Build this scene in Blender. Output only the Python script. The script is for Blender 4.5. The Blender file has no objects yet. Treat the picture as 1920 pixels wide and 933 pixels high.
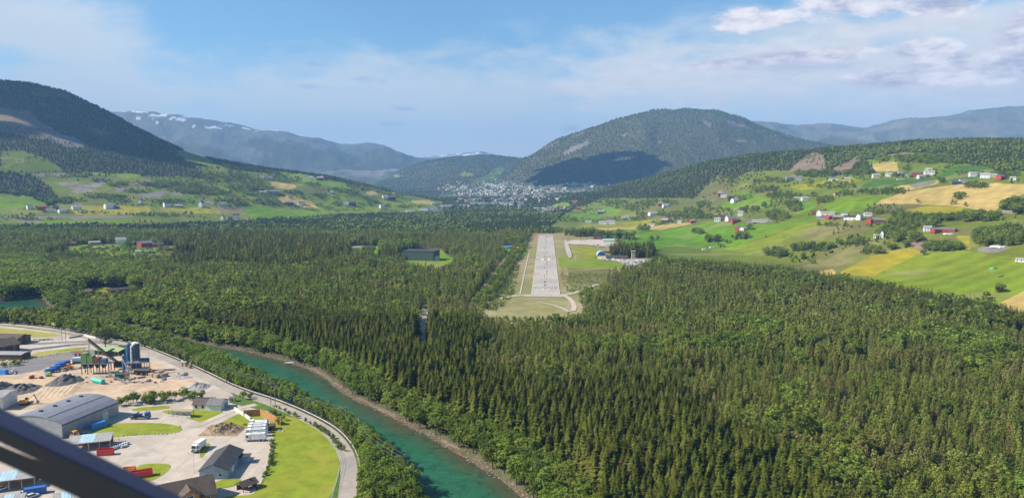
import bpy, bmesh, math, random
import numpy as np
from mathutils import Vector, Matrix
R = math.radians
random.seed(7)
rng = np.random.default_rng(11)
SC = bpy.context.scene
COL = SC.collection
# ------------------------------------------------------------------ camera, sky, sun, exposure
CAM_H = 115.0
FPX = 1400.0
PITCH = math.atan(129.5 / FPX)
cam_d = bpy.data.cameras.new('camera'); cam = bpy.data.objects.new('camera', cam_d); COL.objects.link(cam)
cam.location = (0, 0, CAM_H); cam.rotation_euler = (R(90) - PITCH, 0, 0)
cam_d.lens = FPX / 1920 * 36; cam_d.sensor_width = 36; cam_d.clip_start = 0.05; cam_d.clip_end = 60000
cam_d.dof.use_dof = True; cam_d.dof.focus_distance = 800; cam_d.dof.aperture_fstop = 7.0
SC.camera = cam
SUN_AZ, SUN_EL = R(262), R(40)          # azimuth clockwise from +Y
world = bpy.data.worlds.new('World'); SC.world = world; world.use_nodes = True
SC.view_settings.view_transform = 'Standard'; SC.view_settings.look = 'None'
SC.view_settings.exposure = 0.78; SC.view_settings.gamma = 1.0; SC.view_settings.use_curve_mapping = False
SKY_STRENGTH = 0.12
sun_d = bpy.data.lights.new('sun', 'SUN'); sun_d.energy = 5.0; sun_d.angle = R(0.55); sun_d.color = (1.0, 0.93, 0.80)
sun = bpy.data.objects.new('sun', sun_d); COL.objects.link(sun)
SDIR = Vector((math.sin(SUN_AZ) * math.cos(SUN_EL), math.cos(SUN_AZ) * math.cos(SUN_EL), math.sin(SUN_EL)))
sun.rotation_euler = SDIR.to_track_quat('Z', 'Y').to_euler()
sun.location = (-50, -50, 300)
SC.cycles.volume_bounces = 0
SC.cycles.max_bounces = 6; SC.cycles.diffuse_bounces = 3; SC.cycles.glossy_bounces = 2
SC.cycles.transparent_max_bounces = 8; SC.cycles.transmission_bounces = 2
SC.cycles.use_denoising = True

# ------------------------------------------------------------------ node helpers
class NT:
    def __init__(s, tree): s.t = tree; s.n = tree.nodes; s.l = tree.links
    def node(s, typ, **kw):
        n = s.n.new(typ)
        for k, v in kw.items():
            if k == 'ins':
                for i, x in v.items():
                    if hasattr(x, 'is_linked') or isinstance(x, bpy.types.NodeSocket): s.l.new(x, n.inputs[i])
                    else: n.inputs[i].default_value = x
            else: setattr(n, k, v)
        return n
    def math(s, op, a, b=None, c=None, clamp=False):
        n = s.n.new('ShaderNodeMath'); n.operation = op; n.use_clamp = clamp
        for i, x in enumerate((a, b, c)):
            if x is None: continue
            if isinstance(x, bpy.types.NodeSocket): s.l.new(x, n.inputs[i])
            else: n.inputs[i].default_value = x
        return n.outputs[0]
    def mix(s, fac, a, b, blend='MIX'):
        n = s.n.new('ShaderNodeMix'); n.data_type = 'RGBA'; n.blend_type = blend
        for sock, x in ((n.inputs[0], fac), (n.inputs[6], a), (n.inputs[7], b)):
            if isinstance(x, bpy.types.NodeSocket): s.l.new(x, sock)
            elif isinstance(x, (int, float)): sock.default_value = x
            else: sock.default_value = (*x[:3], 1)
        return n.outputs[2]
    def sstep(s, x, lo, hi):
        n = s.n.new('ShaderNodeMapRange'); n.interpolation_type = 'SMOOTHSTEP'
        s.l.new(x, n.inputs[0]); n.inputs[1].default_value = lo; n.inputs[2].default_value = hi
        return n.outputs[0]
    def noise(s, vec, scale, detail=4, rough=0.55, dist=0.0):
        n = s.n.new('ShaderNodeTexNoise'); n.inputs['Scale'].default_value = scale; n.inputs['Detail'].default_value = detail
        n.inputs['Roughness'].default_value = rough; n.inputs['Distortion'].default_value = dist
        if vec is not None: s.l.new(vec, n.inputs['Vector'])
        return n.outputs[0]

# sky: Nishita with a cloud layer laid out on the sky sphere (azimuth, elevation)
w = NT(world.node_tree); w.n.clear()
sky = w.node('ShaderNodeTexSky', sky_type='NISHITA', sun_disc=False, sun_elevation=SUN_EL, sun_rotation=SUN_AZ,
             altitude=800, air_density=1.0, dust_density=0.2, ozone_density=3.0)
tc = w.node('ShaderNodeTexCoord')
sep = w.node('ShaderNodeSeparateXYZ', ins={0: tc.outputs['Generated']})
X, Y, Z = sep.outputs
az = w.math('ARCTAN2', X, Y); el = w.math('ARCSINE', Z)
def pxaz(px): return math.atan((px - 960) / FPX)
def pyel(py, px=960): return math.atan((337 - py) / FPX * math.cos(pxaz(px)))
cv = w.node('ShaderNodeCombineXYZ', ins={0: az, 1: w.math('MULTIPLY', el, 2.6), 2: 0.0}).outputs[0]
warp = w.noise(cv, 5, 5, 0.6)
n1 = w.noise(cv, 9, 8, 0.62, 0.3)
n2 = w.noise(cv, 26, 6, 0.6)
n3 = w.noise(w.node('ShaderNodeCombineXYZ', ins={0: az, 1: w.math('MULTIPLY', el, 4.0), 2: 3.3}).outputs[0], 3.2, 5, 0.55)
def blob(px, py, rx, ry):
    dx = w.math('DIVIDE', w.math('SUBTRACT', az, pxaz(px)), rx / FPX)
    dy = w.math('DIVIDE', w.math('SUBTRACT', el, pyel(py, px)), ry / FPX)
    d = w.math('ADD', w.math('MULTIPLY', dx, dx), w.math('MULTIPLY', dy, dy))
    return w.math('SUBTRACT', 1.0, w.math('SQRT', d))
def field(blobs):
    m = None
    for b in blobs:
        v = blob(*b); m = v if m is None else w.math('MAXIMUM', m, v)
    return w.math('MAXIMUM', m, -1.5)
# thin bright veil along the horizon and the big band on the right
veil = field([(1500, 140, 560, 90), (1250, 175, 330, 90), (1750, 170, 500, 110), (1800, 100, 300, 60), (760, 215, 560, 95), (200, 180, 260, 60), (900, 260, 900, 60), (90, 60, 150, 60), (1900, 30, 260, 25), (620, 160, 120, 16)])
veil = w.math('ADD', veil, w.math('MULTIPLY', w.math('SUBTRACT', n1, 0.5), 2.4))
veil = w.math('MULTIPLY', w.sstep(veil, -0.45, 0.6), 0.78)
low = w.math('MULTIPLY', w.sstep(w.math('ADD', el, w.math('MULTIPLY', w.math('SUBTRACT', n3, 0.5), 0.12)), R(10.0), R(2.0)), 0.85)
veil = w.math('MAXIMUM', veil, low)
cum = field([(1392, 47, 62, 26), (1440, 45, 40, 16), (1712, 96, 42, 20), (1690, 103, 30, 12), (1620, 6, 140, 34), (1740, 22, 60, 20), (1760, 98, 30, 10), (1850, 130, 150, 32), (1905, 85, 60, 60), (1680, 150, 110, 22), (1500, 112, 150, 16), (1750, 120, 60, 22), (1380, 125, 110, 14)])
cumn = w.math('ADD', cum, w.math('MULTIPLY', w.math('SUBTRACT', n2, 0.5), 1.5))
cumn = w.math('ADD', cumn, w.math('MULTIPLY', w.math('SUBTRACT', n1, 0.5), 0.6))
cumd = w.math('MULTIPLY', w.sstep(cumn, -0.05, 0.45), 0.9)
grey = field([(684, 153, 36, 10), (760, 207, 32, 7), (582, 165, 26, 6), (740, 234, 36, 5), (595, 125, 22, 6), (1068, 243, 22, 9), (1500, 130, 140, 14)])
greyd = w.math('MULTIPLY', w.sstep(w.math('ADD', grey, w.math('MULTIPLY', w.math('SUBTRACT', n2, 0.5), 3.4)), 0.0, 1.1), 0.42)
band = field([(1330, 150, 330, 62), (1600, 135, 380, 60), (1850, 165, 330, 70), (1480, 105, 200, 40), (1120, 165, 130, 26), (1700, 60, 240, 22)])
band = w.math('ADD', band, w.math('MULTIPLY', w.math('SUBTRACT', w.noise(cv, 14, 9, 0.66, 0.5), 0.5), 2.6))
bandd = w.math('MULTIPLY', w.sstep(band, -0.1, 0.7), 0.85)
shade = w.sstep(w.math('ADD', n2, w.math('MULTIPLY', n1, 0.8)), 0.65, 1.1)
c = w.mix(0.0, sky.outputs[0], (1, 1, 1))
sc_sky = w.mix(1.0, sky.outputs[0], (SKY_STRENGTH * .60, SKY_STRENGTH * .74, SKY_STRENGTH * .74), 'MULTIPLY')
c1 = w.mix(veil, sc_sky, w.mix(n3, (0.44, 0.47, 0.465), (0.56, 0.555, 0.52)))
c1 = w.mix(bandd, c1, w.mix(n2, (0.40, 0.39, 0.40), (0.68, 0.65, 0.60)))
c2 = w.mix(cumd, c1, w.mix(shade, (0.30, 0.28, 0.33), (0.72, 0.65, 0.62)))
c3 = w.mix(greyd, c2, (0.17, 0.22, 0.33))
bg = w.node('ShaderNodeBackground', ins={0: c3, 1: 1.0})
w.node('ShaderNodeOutputWorld', ins={0: bg.outputs[0]})

# ------------------------------------------------------------------ materials
def new_mat(name):
    m = bpy.data.materials.new(name); m.use_nodes = True
    t = NT(m.node_tree); t.n.clear()
    return m, t
def finish(t, shader): t.node('ShaderNodeOutputMaterial', ins={0: shader})
MATS = {}
def mat(name, col, rough=0.7, var=0.22, scale=1.2, metal=0.0, streak=None, bump=0.0, spec=0.4):
    if name in MATS: return MATS[name]
    m, t = new_mat(name)
    tc = t.node('ShaderNodeTexCoord'); vec = tc.outputs['Object']
    if streak:
        mp = t.node('ShaderNodeMapping', ins={0: vec}); mp.inputs['Scale'].default_value = streak; vec = mp.outputs[0]
    n = t.noise(vec, scale, 6, 0.65)
    n2_ = t.noise(tc.outputs['Object'], scale * 9, 3, 0.6)
    f = t.math('ADD', t.math('MULTIPLY', n, 0.7), t.math('MULTIPLY', n2_, 0.3))
    lo = [x * (1 - var) for x in col]; hi = [min(1, x * (1 + var)) for x in col]
    colr = t.mix(t.sstep(f, 0.32, 0.68), lo, hi)
    b = t.node('ShaderNodeBsdfPrincipled', ins={'Base Color': colr, 'Roughness': rough, 'Metallic': metal, 'Specular IOR Level': spec})
    if bump:
        bn = t.node('ShaderNodeBump', ins={'Height': f, 'Strength': bump, 'Distance': 0.1}); t.l.new(bn.outputs[0], b.inputs['Normal'])
    finish(t, b.outputs[0]); MATS[name] = m
    return m
def corr(name, col, period=0.35, axis=0, rough=0.5, metal=0.0, var=0.15, dark=0.72):
    """boards, seams or corrugations as a wave across one object axis"""
    if name in MATS: return MATS[name]
    m, t = new_mat(name)
    tc = t.node('ShaderNodeTexCoord'); sp = t.node('ShaderNodeSeparateXYZ', ins={0: tc.outputs['Object']})
    s_ = sp.outputs[axis] if axis < 3 else t.math('ADD', sp.outputs[0], sp.outputs[1])
    wv = t.math('SINE', t.math('MULTIPLY', s_, 2 * math.pi / period))
    f = t.sstep(wv, 0.55, 1.0)
    n = t.noise(tc.outputs['Object'], 0.6, 6, 0.65)
    base = t.mix(t.sstep(n, 0.3, 0.7), [x * (1 - var) for x in col], [min(1, x * (1 + var)) for x in col])
    cc = t.mix(t.math('MULTIPLY', f, 1 - dark), base, (0, 0, 0))
    b = t.node('ShaderNodeBsdfPrincipled', ins={'Base Color': cc, 'Roughness': rough, 'Metallic': metal})
    finish(t, b.outputs[0]); MATS[name] = m
    return m
def M(k):
    if k in MATS: return MATS[k]
    T = {'white': ((.74, .73, .70), .6), 'cream': ((.62, .55, .38), .7), 'red': ((.36, .045, .03), .7), 'barn_red': ((.30, .05, .035), .75), 'grey_wall': ((.30, .32, .35), .7),
         'brown_wall': ((.13, .06, .04), .8), 'yellow_wall': ((.45, .30, .09), .7), 'orange_wood': ((.42, .20, .07), .7), 'tan': ((.40, .30, .20), .8),
         'roof_grey': ((.16, .155, .155), .8), 'roof_dark': ((.055, .052, .055), .75), 'roof_brown': ((.10, .07, .055), .8), 'roof_red': ((.27, .09, .06), .8), 'roof_light': ((.30, .29, .28), .6),
         'roof_green': ((.26, .34, .16), .7), 'glass': ((.02, .025, .03), .15), 'dark': ((.02, .02, .022), .6), 'tyre': ((.018, .018, .018), .9), 'rubber': ((.012, .014, .02), .55),
         'blue': ((.03, .13, .42), .45), 'bright_blue': ((.05, .22, .60), .45), 'dark_blue': ((.02, .05, .14), .5), 'dark_silo': ((.06, .085, .12), .5), 'silo_blue': ((.05, .12, .24), .5), 'teal': ((.07, .50, .38), .5), 'green_metal': ((.17, .32, .08), .6), 'dark_green': ((.03, .10, .05), .6),
         'orange': ((.75, .28, .03), .5), 'yellow': ((.75, .52, .03), .5), 'lime': ((.55, .75, .05), .5), 'bright_red': ((.60, .04, .03), .5), 'steel': ((.30, .30, .31), .5), 'rust': ((.20, .09, .05), .85),
         'concrete': ((.42, .39, .35), .85), 'light_concrete': ((.58, .56, .51), .85), 'wood': ((.30, .20, .12), .8), 'bark': ((.12, .085, .06), .9), 'galv': ((.50, .50, .48), .4), 'rock': ((.36, .33, .29), .9),
         'pine_bark': ((.26, .14, .08), .9), 'hangar_green': ((.26, .42, .28), .6), 'silver': ((.55, .57, .60), .35), 'plastic_white': ((.80, .80, .80), .4), 'sandpile': ((.52, .42, .32), .95), 'gravelpile': ((.12, .11, .105), .95), 'greypile': ((.34, .31, .29), .95),
         'pole': ((.20, .16, .12), .8), 'earth': ((.20, .14, .09), .95), 'brush': ((.34, .23, .14), .95), 'paint': ((.80, .78, .72), .7), 'paint_yellow': ((.72, .60, .25), .7), 'paint_mark': ((.62, .56, .40), .7)}
    col, ro = T[k]
    return mat(k, col, ro, scale=0.5 if 'roof' in k or 'pile' in k else 0.9, var=0.28)

# ------------------------------------------------------------------ projection of the view, terrain grid
cp, sp_ = math.cos(PITCH), math.sin(PITCH)
def ray(px, py):
    u = (np.asarray(px, float) - 960) / FPX; v = (np.asarray(py, float) - 466.5) / FPX
    dy = cp - v * sp_; dz = -sp_ - v * cp
    return u / dy, dz / dy                       # x/y and (z-H)/y
def g(px, py, z=0.0):
    a, e = ray(px, py); yy = (z - CAM_H) / e
    return float(a * yy), float(yy)
def proj(x, y, z):
    e = (z - CAM_H) / y; a = x / y
    # invert: e = (-s - v c)/(c - v s)
    v = (-sp_ - e * cp) / (cp - e * sp_)
    u = a * (cp - v * sp_)
    return u * FPX + 960, v * FPX + 466.5
def _h(ix, iy, seed):
    n = (ix.astype(np.int64) * 374761393 + iy.astype(np.int64) * 668265263 + seed * 1442695041) & 0xffffffff
    n = ((n ^ (n >> 13)) * 1274126177) & 0xffffffff
    return ((n ^ (n >> 16)) & 0xffff) / 65535.0
def vnoise(x, y, seed=0):
    ix = np.floor(x); iy = np.floor(y); fx = x - ix; fy = y - iy
    fx = fx * fx * (3 - 2 * fx); fy = fy * fy * (3 - 2 * fy)
    a = _h(ix, iy, seed); b = _h(ix + 1, iy, seed); c = _h(ix, iy + 1, seed); d = _h(ix + 1, iy + 1, seed)
    return (a * (1 - fx) + b * fx) * (1 - fy) + (c * (1 - fx) + d * fx) * fy
def fbm(x, y, L, octv=5, seed=0, gain=0.5):
    s = 0; amp = 1; tot = 0
    for o in range(octv):
        s = s + amp * vnoise(x / L, y / L, seed + o * 17); tot += amp; amp *= gain; L /= 2.03
    return s / tot

colsA = np.concatenate([np.linspace(-1.5, -0.76, 24)[:-1], np.linspace(-0.76, 0.76, 1180), np.linspace(0.76, 1.5, 24)[1:]])
def geo(a, b, r): n = int(math.log(b / a) / math.log(1 + r)); return np.geomspace(a, b, n, endpoint=False)
rowsY = np.concatenate([geo(40, 230, .06), geo(230, 900, .0036), geo(900, 4500, .0042), geo(4500, 17000, .008), [17000.]])
lnY = np.log(rowsY)
NC, NR = len(colsA), len(rowsY)
GA = colsA[:, None] * np.ones((1, NR)); GY = np.ones((NC, 1)) * rowsY[None, :]; GX = GA * GY

def layer_z(lines, back, wcr=250., crest_m=0.45):
    Yk, Zk = [], []
    for ln in lines:
        P = np.array(ln, float); a, e = ray(P[:, 0], P[:, 1]); o = np.argsort(a)
        Yk.append(np.interp(colsA, a[o], P[o, 2])); Zk.append(np.interp(colsA, a[o], CAM_H + (e * P[:, 2])[o]))
    K = len(Yk); Yk = np.array(Yk); Zk = np.array(Zk)
    S = (Zk[1:] - Zk[:-1]) / np.maximum(Yk[1:] - Yk[:-1], 1)
    m = [S[0] * 0.3] + [(S[i] + S[i + 1]) / 2 for i in range(K - 2)] + [S[-1] * crest_m]
    out = Zk[0][:, None] - 0.4 * (Yk[0][:, None] - GY)
    for k in range(K - 1):
        h = (Yk[k + 1] - Yk[k])[:, None]; t = (GY - Yk[k][:, None]) / h
        inside = (t >= 0) & (t <= 1)
        t2, t3 = t * t, t * t * t
        z = (2 * t3 - 3 * t2 + 1) * Zk[k][:, None] + (t3 - 2 * t2 + t) * h * m[k][:, None] + (-2 * t3 + 3 * t2) * Zk[k + 1][:, None] + (t3 - t2) * h * m[k + 1][:, None]
        out = np.where(inside, z, out)
    d = GY - Yk[-1][:, None]
    z = Zk[-1][:, None] - back * (np.sqrt(np.maximum(d, 0) ** 2 + wcr ** 2) - wcr)
    return np.where(d > 0, z, out)

def flat(py, Y, pxs=(-700, 2700)): return [(p, py, Y) for p in pxs]
def toe(pts): return [(px, 337 + (CAM_H + 2) * FPX / Yv * 1.0, Yv) for px, Yv in pts]
LAY = {}
# F: farmland hillside on the right
LAY['F'] = layer_z([
    toe([(900, 3300), (1040, 2900), (1150, 1900), (1250, 1450), (1400, 1100), (1600, 830), (1800, 640), (1960, 560), (2700, 470)]),
    [(900, 385, 3500), (1040, 392, 3050), (1150, 408, 2300), (1250, 415, 1850), (1400, 410, 1480), (1600, 430, 1120), (1800, 448, 950), (1960, 445, 850), (2700, 430, 700)],
    [(900, 375, 3700), (1040, 374, 3300), (1150, 375, 2800), (1250, 368, 2400), (1400, 350, 2000), (1600, 343, 1600), (1800, 335, 1400), (1960, 333, 1250), (2700, 320, 1000)],
    [(900, 372, 3900), (1040, 366, 3700), (1120, 360, 3500), (1165, 347, 3300), (1260, 321, 3000), (1330, 306, 2850), (1400, 295, 2700), (1480, 287, 2550), (1560, 277, 2400), (1640, 273, 2300), (1720, 268, 2200), (1800, 266, 2100), (1920, 264, 1950), (2700, 230, 1700)]], 0.12)
# G: left mountain and its farmland foot
LAY['G'] = layer_z([
    toe([(-700, 1150), (0, 1500), (300, 1650), (480, 1900), (650, 2300), (820, 2750), (900, 3100)]),
    [(-700, 395, 1450), (0, 396, 1800), (300, 396, 2000), (480, 395, 2250), (650, 390, 2600), (820, 388, 2950), (900, 382, 3300)],
    [(-700, 325, 1800), (0, 332, 2200), (300, 338, 2450), (420, 340, 2500), (480, 345, 2600), (650, 352, 2850), (820, 379, 3150), (900, 378, 3500)],
    [(-700, 60, 3300), (-300, 110, 3300), (0, 149, 3300), (60, 155, 3300), (120, 172, 3300), (180, 203, 3300), (250, 239, 3250), (300, 263, 3200), (350, 285, 3150), (400, 298, 3100), (470, 308, 3100), (550, 321, 3100), (620, 332, 3150), (680, 347, 3200), (720, 358, 3250), (760, 367, 3300), (820, 376, 3400), (900, 375, 3700)]], 0.2)
# D: big hill in the middle
LAY['D'] = layer_z([
    toe([(880, 4600), (1000, 4200), (1200, 4000), (1900, 3900), (2700, 3900)]),
    [(880, 362, 5000), (940, 358, 4800), (1000, 350, 4700), (1200, 335, 4600), (1400, 325, 4600), (1640, 320, 4600), (2700, 330, 4600)],
    [(880, 362, 5600), (930, 345, 5700), (975, 298, 5900), (1000, 288, 5900), (1050, 263, 5950), (1100, 244, 6000), (1160, 224, 6000), (1220, 211, 6000), (1290, 206, 6000), (1340, 209, 6000), (1400, 225, 6000), (1440, 240, 6000), (1500, 257, 5900), (1560, 270, 5800), (1640, 287, 5700), (1800, 310, 5600), (2700, 360, 5600)]], 0.35)
# C: lower hill with the town at its foot
LAY['C'] = layer_z([
    toe([(640, 5600), (760, 5200), (1000, 4600), (1200, 5200)]),
    [(640, 362, 6000), (730, 357, 5900), (850, 352, 5500), (1000, 346, 5200), (1200, 350, 5600)],
    [(640, 358, 7200), (700, 350, 7200), (730, 336, 7300), (760, 319, 7400), (800, 301, 7500), (850, 293, 7500), (900, 292, 7500), (950, 297, 7500), (1010, 303, 7400), (1200, 320, 7400)]], 0.3)
LAY['A'] = layer_z([
    toe([(-700, 5600), (400, 5800), (800, 7000), (1100, 8800)]),
    [(-700, 330, 7000), (400, 330, 7400), (800, 345, 8800), (1100, 352, 10500)],
    [(-700, 170, 9500), (0, 180, 9500), (190, 201, 9500), (260, 208, 9500), (350, 221, 9600), (420, 231, 9700), (520, 244, 9800), (560, 250, 9900), (600, 254, 10000), (640, 266, 10100), (690, 272, 10300), (730, 276, 10400), (790, 289, 10600), (820, 296, 10800), (870, 318, 11000), (1100, 345, 11500)]], 0.2)
LAY['B'] = layer_z([
    toe([(600, 11500), (1200, 11500)]),
    [(600, 300, 15000), (780, 293, 15000), (820, 291, 15000), (870, 285, 15000), (900, 282, 15000), (920, 286, 15000), (945, 296, 15000), (1000, 305, 15000), (1200, 320, 15000)]], 0.3)
LAY['E'] = layer_z([
    toe([(1100, 6600), (1500, 6000), (2700, 5600)]),
    [(1100, 335, 7600), (1500, 310, 7400), (1700, 285, 7200), (1920, 280, 7000), (2700, 270, 6600)],
    [(1100, 320, 9000), (1300, 250, 9000), (1400, 223, 9000), (1450, 220, 9000), (1520, 218, 9000), (1560, 221, 9000), (1620, 231, 9000), (1670, 233, 8900), (1700, 227, 8800), (1760, 219, 8700), (1820, 207, 8600), (1870, 198, 8600), (1920, 196, 8600), (2200, 180, 8600), (2700, 200, 8600)]], 0.3)
NAMP = {'F': (16, 260), 'G': (40, 420), 'D': (80, 800), 'C': (80, 800), 'A': (190, 1500), 'B': (60, 2000), 'E': (200, 1500)}
names = list(LAY)
GZ = np.zeros((NC, NR)); GL = np.zeros((NC, NR), int)
for i, k in enumerate(names):
    amp, L = NAMP[k]
    n = fbm(GX, GY, L, 6, 31 * i + 5, 0.48) - 0.5
    if k in 'DCAE': n = n * .45 + (.22 - np.abs(fbm(GX, GY * .6, L * .9, 6, 31 * i + 9, 0.52) - .5) * 2.2) * (1 if k in 'AE' else .8)
    z = LAY[k]; z = z + n * amp * np.clip(z / 70., 0, 1)
    GL = np.where(z > np.maximum(GZ, 0.3), i + 1, GL); GZ = np.maximum(GZ, z)
GZ += (fbm(GX, GY, 160, 3, 77) - 0.5) * 3.0 * np.clip((GY - 800) / 500, 0, 1)
del LAY
def LID(k): return names.index(k) + 1
# river
def W(pts, z=0.0): return np.array([g(p[0], p[1], z) for p in pts])
bank_far = W([(1060, 1010), (1010, 960), (985, 933), (960, 915), (920, 885), (860, 850), (800, 815), (750, 790), (700, 765), (640, 735), (600, 700), (540, 678), (470, 660), (400, 648), (340, 636), (255, 614), (180, 598), (125, 586), (92, 574), (80, 557), (40, 560), (0, 566), (-150, 583), (-500, 600)], -2)
bank_near = W([(820, 1010), (793, 960), (775, 925), (748, 888), (715, 852), (668, 808), (605, 782), (520, 745), (430, 698), (380, 672), (300, 648), (215, 626), (160, 611), (115, 602), (60, 599), (0, 600), (-150, 602), (-500, 612)], -2)
river = np.vstack([bank_far, bank_near[::-1]])
def smooth_poly(P, it=2, closed=True):
    for _ in range(it):
        Q = []
        n = len(P)
        for i in range(n if closed else n - 1):
            a, b = P[i], P[(i + 1) % n]; Q += [a * .75 + b * .25, a * .25 + b * .75]
        if not closed: Q = [P[0]] + Q + [P[-1]]
        P = np.array(Q)
    return P
river = smooth_poly(river, 2)
def inpoly(x, y, P):
    x = np.asarray(x, float); y = np.asarray(y, float); P = np.asarray(P, float)
    out = np.zeros(x.shape, bool)
    bb = (x >= P[:, 0].min()) & (x <= P[:, 0].max()) & (y >= P[:, 1].min()) & (y <= P[:, 1].max())
    if not bb.any(): return out
    xs, ys = x[bb], y[bb]; r = np.zeros(xs.shape, bool)
    j = len(P) - 1
    for i in range(len(P)):
        xi, yi = P[i]; xj, yj = P[j]
        if yi != yj:
            r ^= ((yi > ys) != (yj > ys)) & (xs < (xj - xi) * (ys - yi) / (yj - yi) + xi)
        j = i
    out[bb] = r
    return out
def dist_poly(x, y, P, closed=True):
    d = np.full(np.shape(x), 1e9)
    n = len(P)
    for i in range(n if closed else n - 1):
        ax, ay = P[i]; bx, by = P[(i + 1) % n]; dx, dy = bx - ax, by - ay; L2 = dx * dx + dy * dy + 1e-9
        t = np.clip(((x - ax) * dx + (y - ay) * dy) / L2, 0, 1)
        d = np.minimum(d, (x - ax - t * dx) ** 2 + (y - ay - t * dy) ** 2)
    return np.sqrt(d)
rs = (rowsY > 180) & (rowsY < 900)
sx, sy = GX[:, rs], GY[:, rs]
near_r = dist_poly(sx, sy, river); ins = inpoly(sx, sy, river)
GRD = np.full((NC, NR), 999.); GRD[:, rs] = np.where(ins, -near_r, near_r)      # signed distance to river edge (edge = water line)
dd = GRD + (fbm(GX, GY, 9, 3, 5) - .5) * 4
bank = np.where(dd < 0, -2.0 - 2.2 * (1 - np.exp(np.minimum(dd, 0) / 7)), -2.0 * (1 - np.clip(dd / 5., 0, 1)) ** 1.6)
GZ = np.where((GRD < 40) & (GZ < 3), np.minimum(bank, 0), GZ)

def gidx(x, y):
    a = np.clip(x / y, colsA[0], colsA[-1]); ly = np.clip(np.log(y), lnY[0], lnY[-1])
    ci = np.interp(a, colsA, np.arange(NC)); ri = np.interp(ly, lnY, np.arange(NR))
    return ci, ri
def HZ(x, y):
    ci, ri = gidx(np.asarray(x, float), np.asarray(y, float))
    c0 = np.minimum(ci.astype(int), NC - 2); r0 = np.minimum(ri.astype(int), NR - 2); fc = ci - c0; fr = ri - r0
    return (GZ[c0, r0] * (1 - fc) + GZ[c0 + 1, r0] * fc) * (1 - fr) + (GZ[c0, r0 + 1] * (1 - fc) + GZ[c0 + 1, r0 + 1] * fc) * fr
GE = (GZ - CAM_H) / GY
def hit(px, py, ymin=240):
    """first terrain point seen along the ray through (px,py)"""
    a, e = ray(px, py)
    ci = int(np.clip(round(float(np.interp(a, colsA, np.arange(NC)))), 0, NC - 1))
    r = np.nonzero((GE[ci] >= e) & (rowsY > ymin))[0]
    if len(r) == 0: return None
    r = r[0]; y = rowsY[r]
    if r > 0:
        e0, e1 = GE[ci, r - 1], GE[ci, r]
        if e1 > e0: y = rowsY[r - 1] + (rowsY[r] - rowsY[r - 1]) * (e - e0) / (e1 - e0)
    x = a * y
    return float(x), float(y), float(HZ(x, y))
GPX, GPY = proj(GX, GY, GZ)
# visibility with an allowance for trees and a small step aside
runmax = np.maximum.accumulate(np.where(GY > 240, GE, -9), axis=1)
GVIS = (GZ + 30 - CAM_H) / GY >= runmax - 0.002
# ------------------------------------------------------------------ land cover
CL = dict(floor=0, meadow=1, bright=2, ygreen=3, straw=4, olive=5, forest=6, logged=7, gravel=8, heather=9, snow=10, dry=11, town=12, brush=13, rock=14, dgreen=15, lgreen=16)
CC = np.array([(.035, .05, .02), (.118, .150, .015), (.105, .195, .006), (.23, .215, .015), (.40, .29, .095), (.125, .13, .035), (.085, .085, .042), (.20, .145, .10), (.19, .17, .145), (.125, .135, .115),
               (.60, .60, .62), (.24, .20, .085), (.10, .12, .07), (.06, .085, .03), (.17, .155, .14), (.055, .12, .015), (.145, .20, .012)])
cls = np.full((NC, NR), CL['forest'])
lay = {k: GL == LID(k) for k in names}
cls[(GL == 0) & (GY > 2750)] = CL['town']
cls[(GL == 0) & (GY > 6000)] = CL['forest']; cls[lay['A']] = CL['heather']; cls[lay['B']] = CL['heather']; cls[lay['E']] = CL['heather']
JX = GPX + (fbm(GX, GY, 60, 3, 91) - .5) * 14 * np.clip(1500 / GY, 0, 1); JY = GPY + (fbm(GX, GY, 45, 3, 92) - .5) * 6 * np.clip(1500 / GY, 0, 1)
def paint(k, c, P, jit=True, ly=None, ymax=None):
    m = inpoly(JX if jit else GPX, JY if jit else GPY, P)
    if ly: m &= np.isin(GL, [0 if q == '0' else LID(q) for q in ly])
    if ymax: m &= GY < ymax
    cls[m] = CL[c]
FL = ['F', '0']
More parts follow.
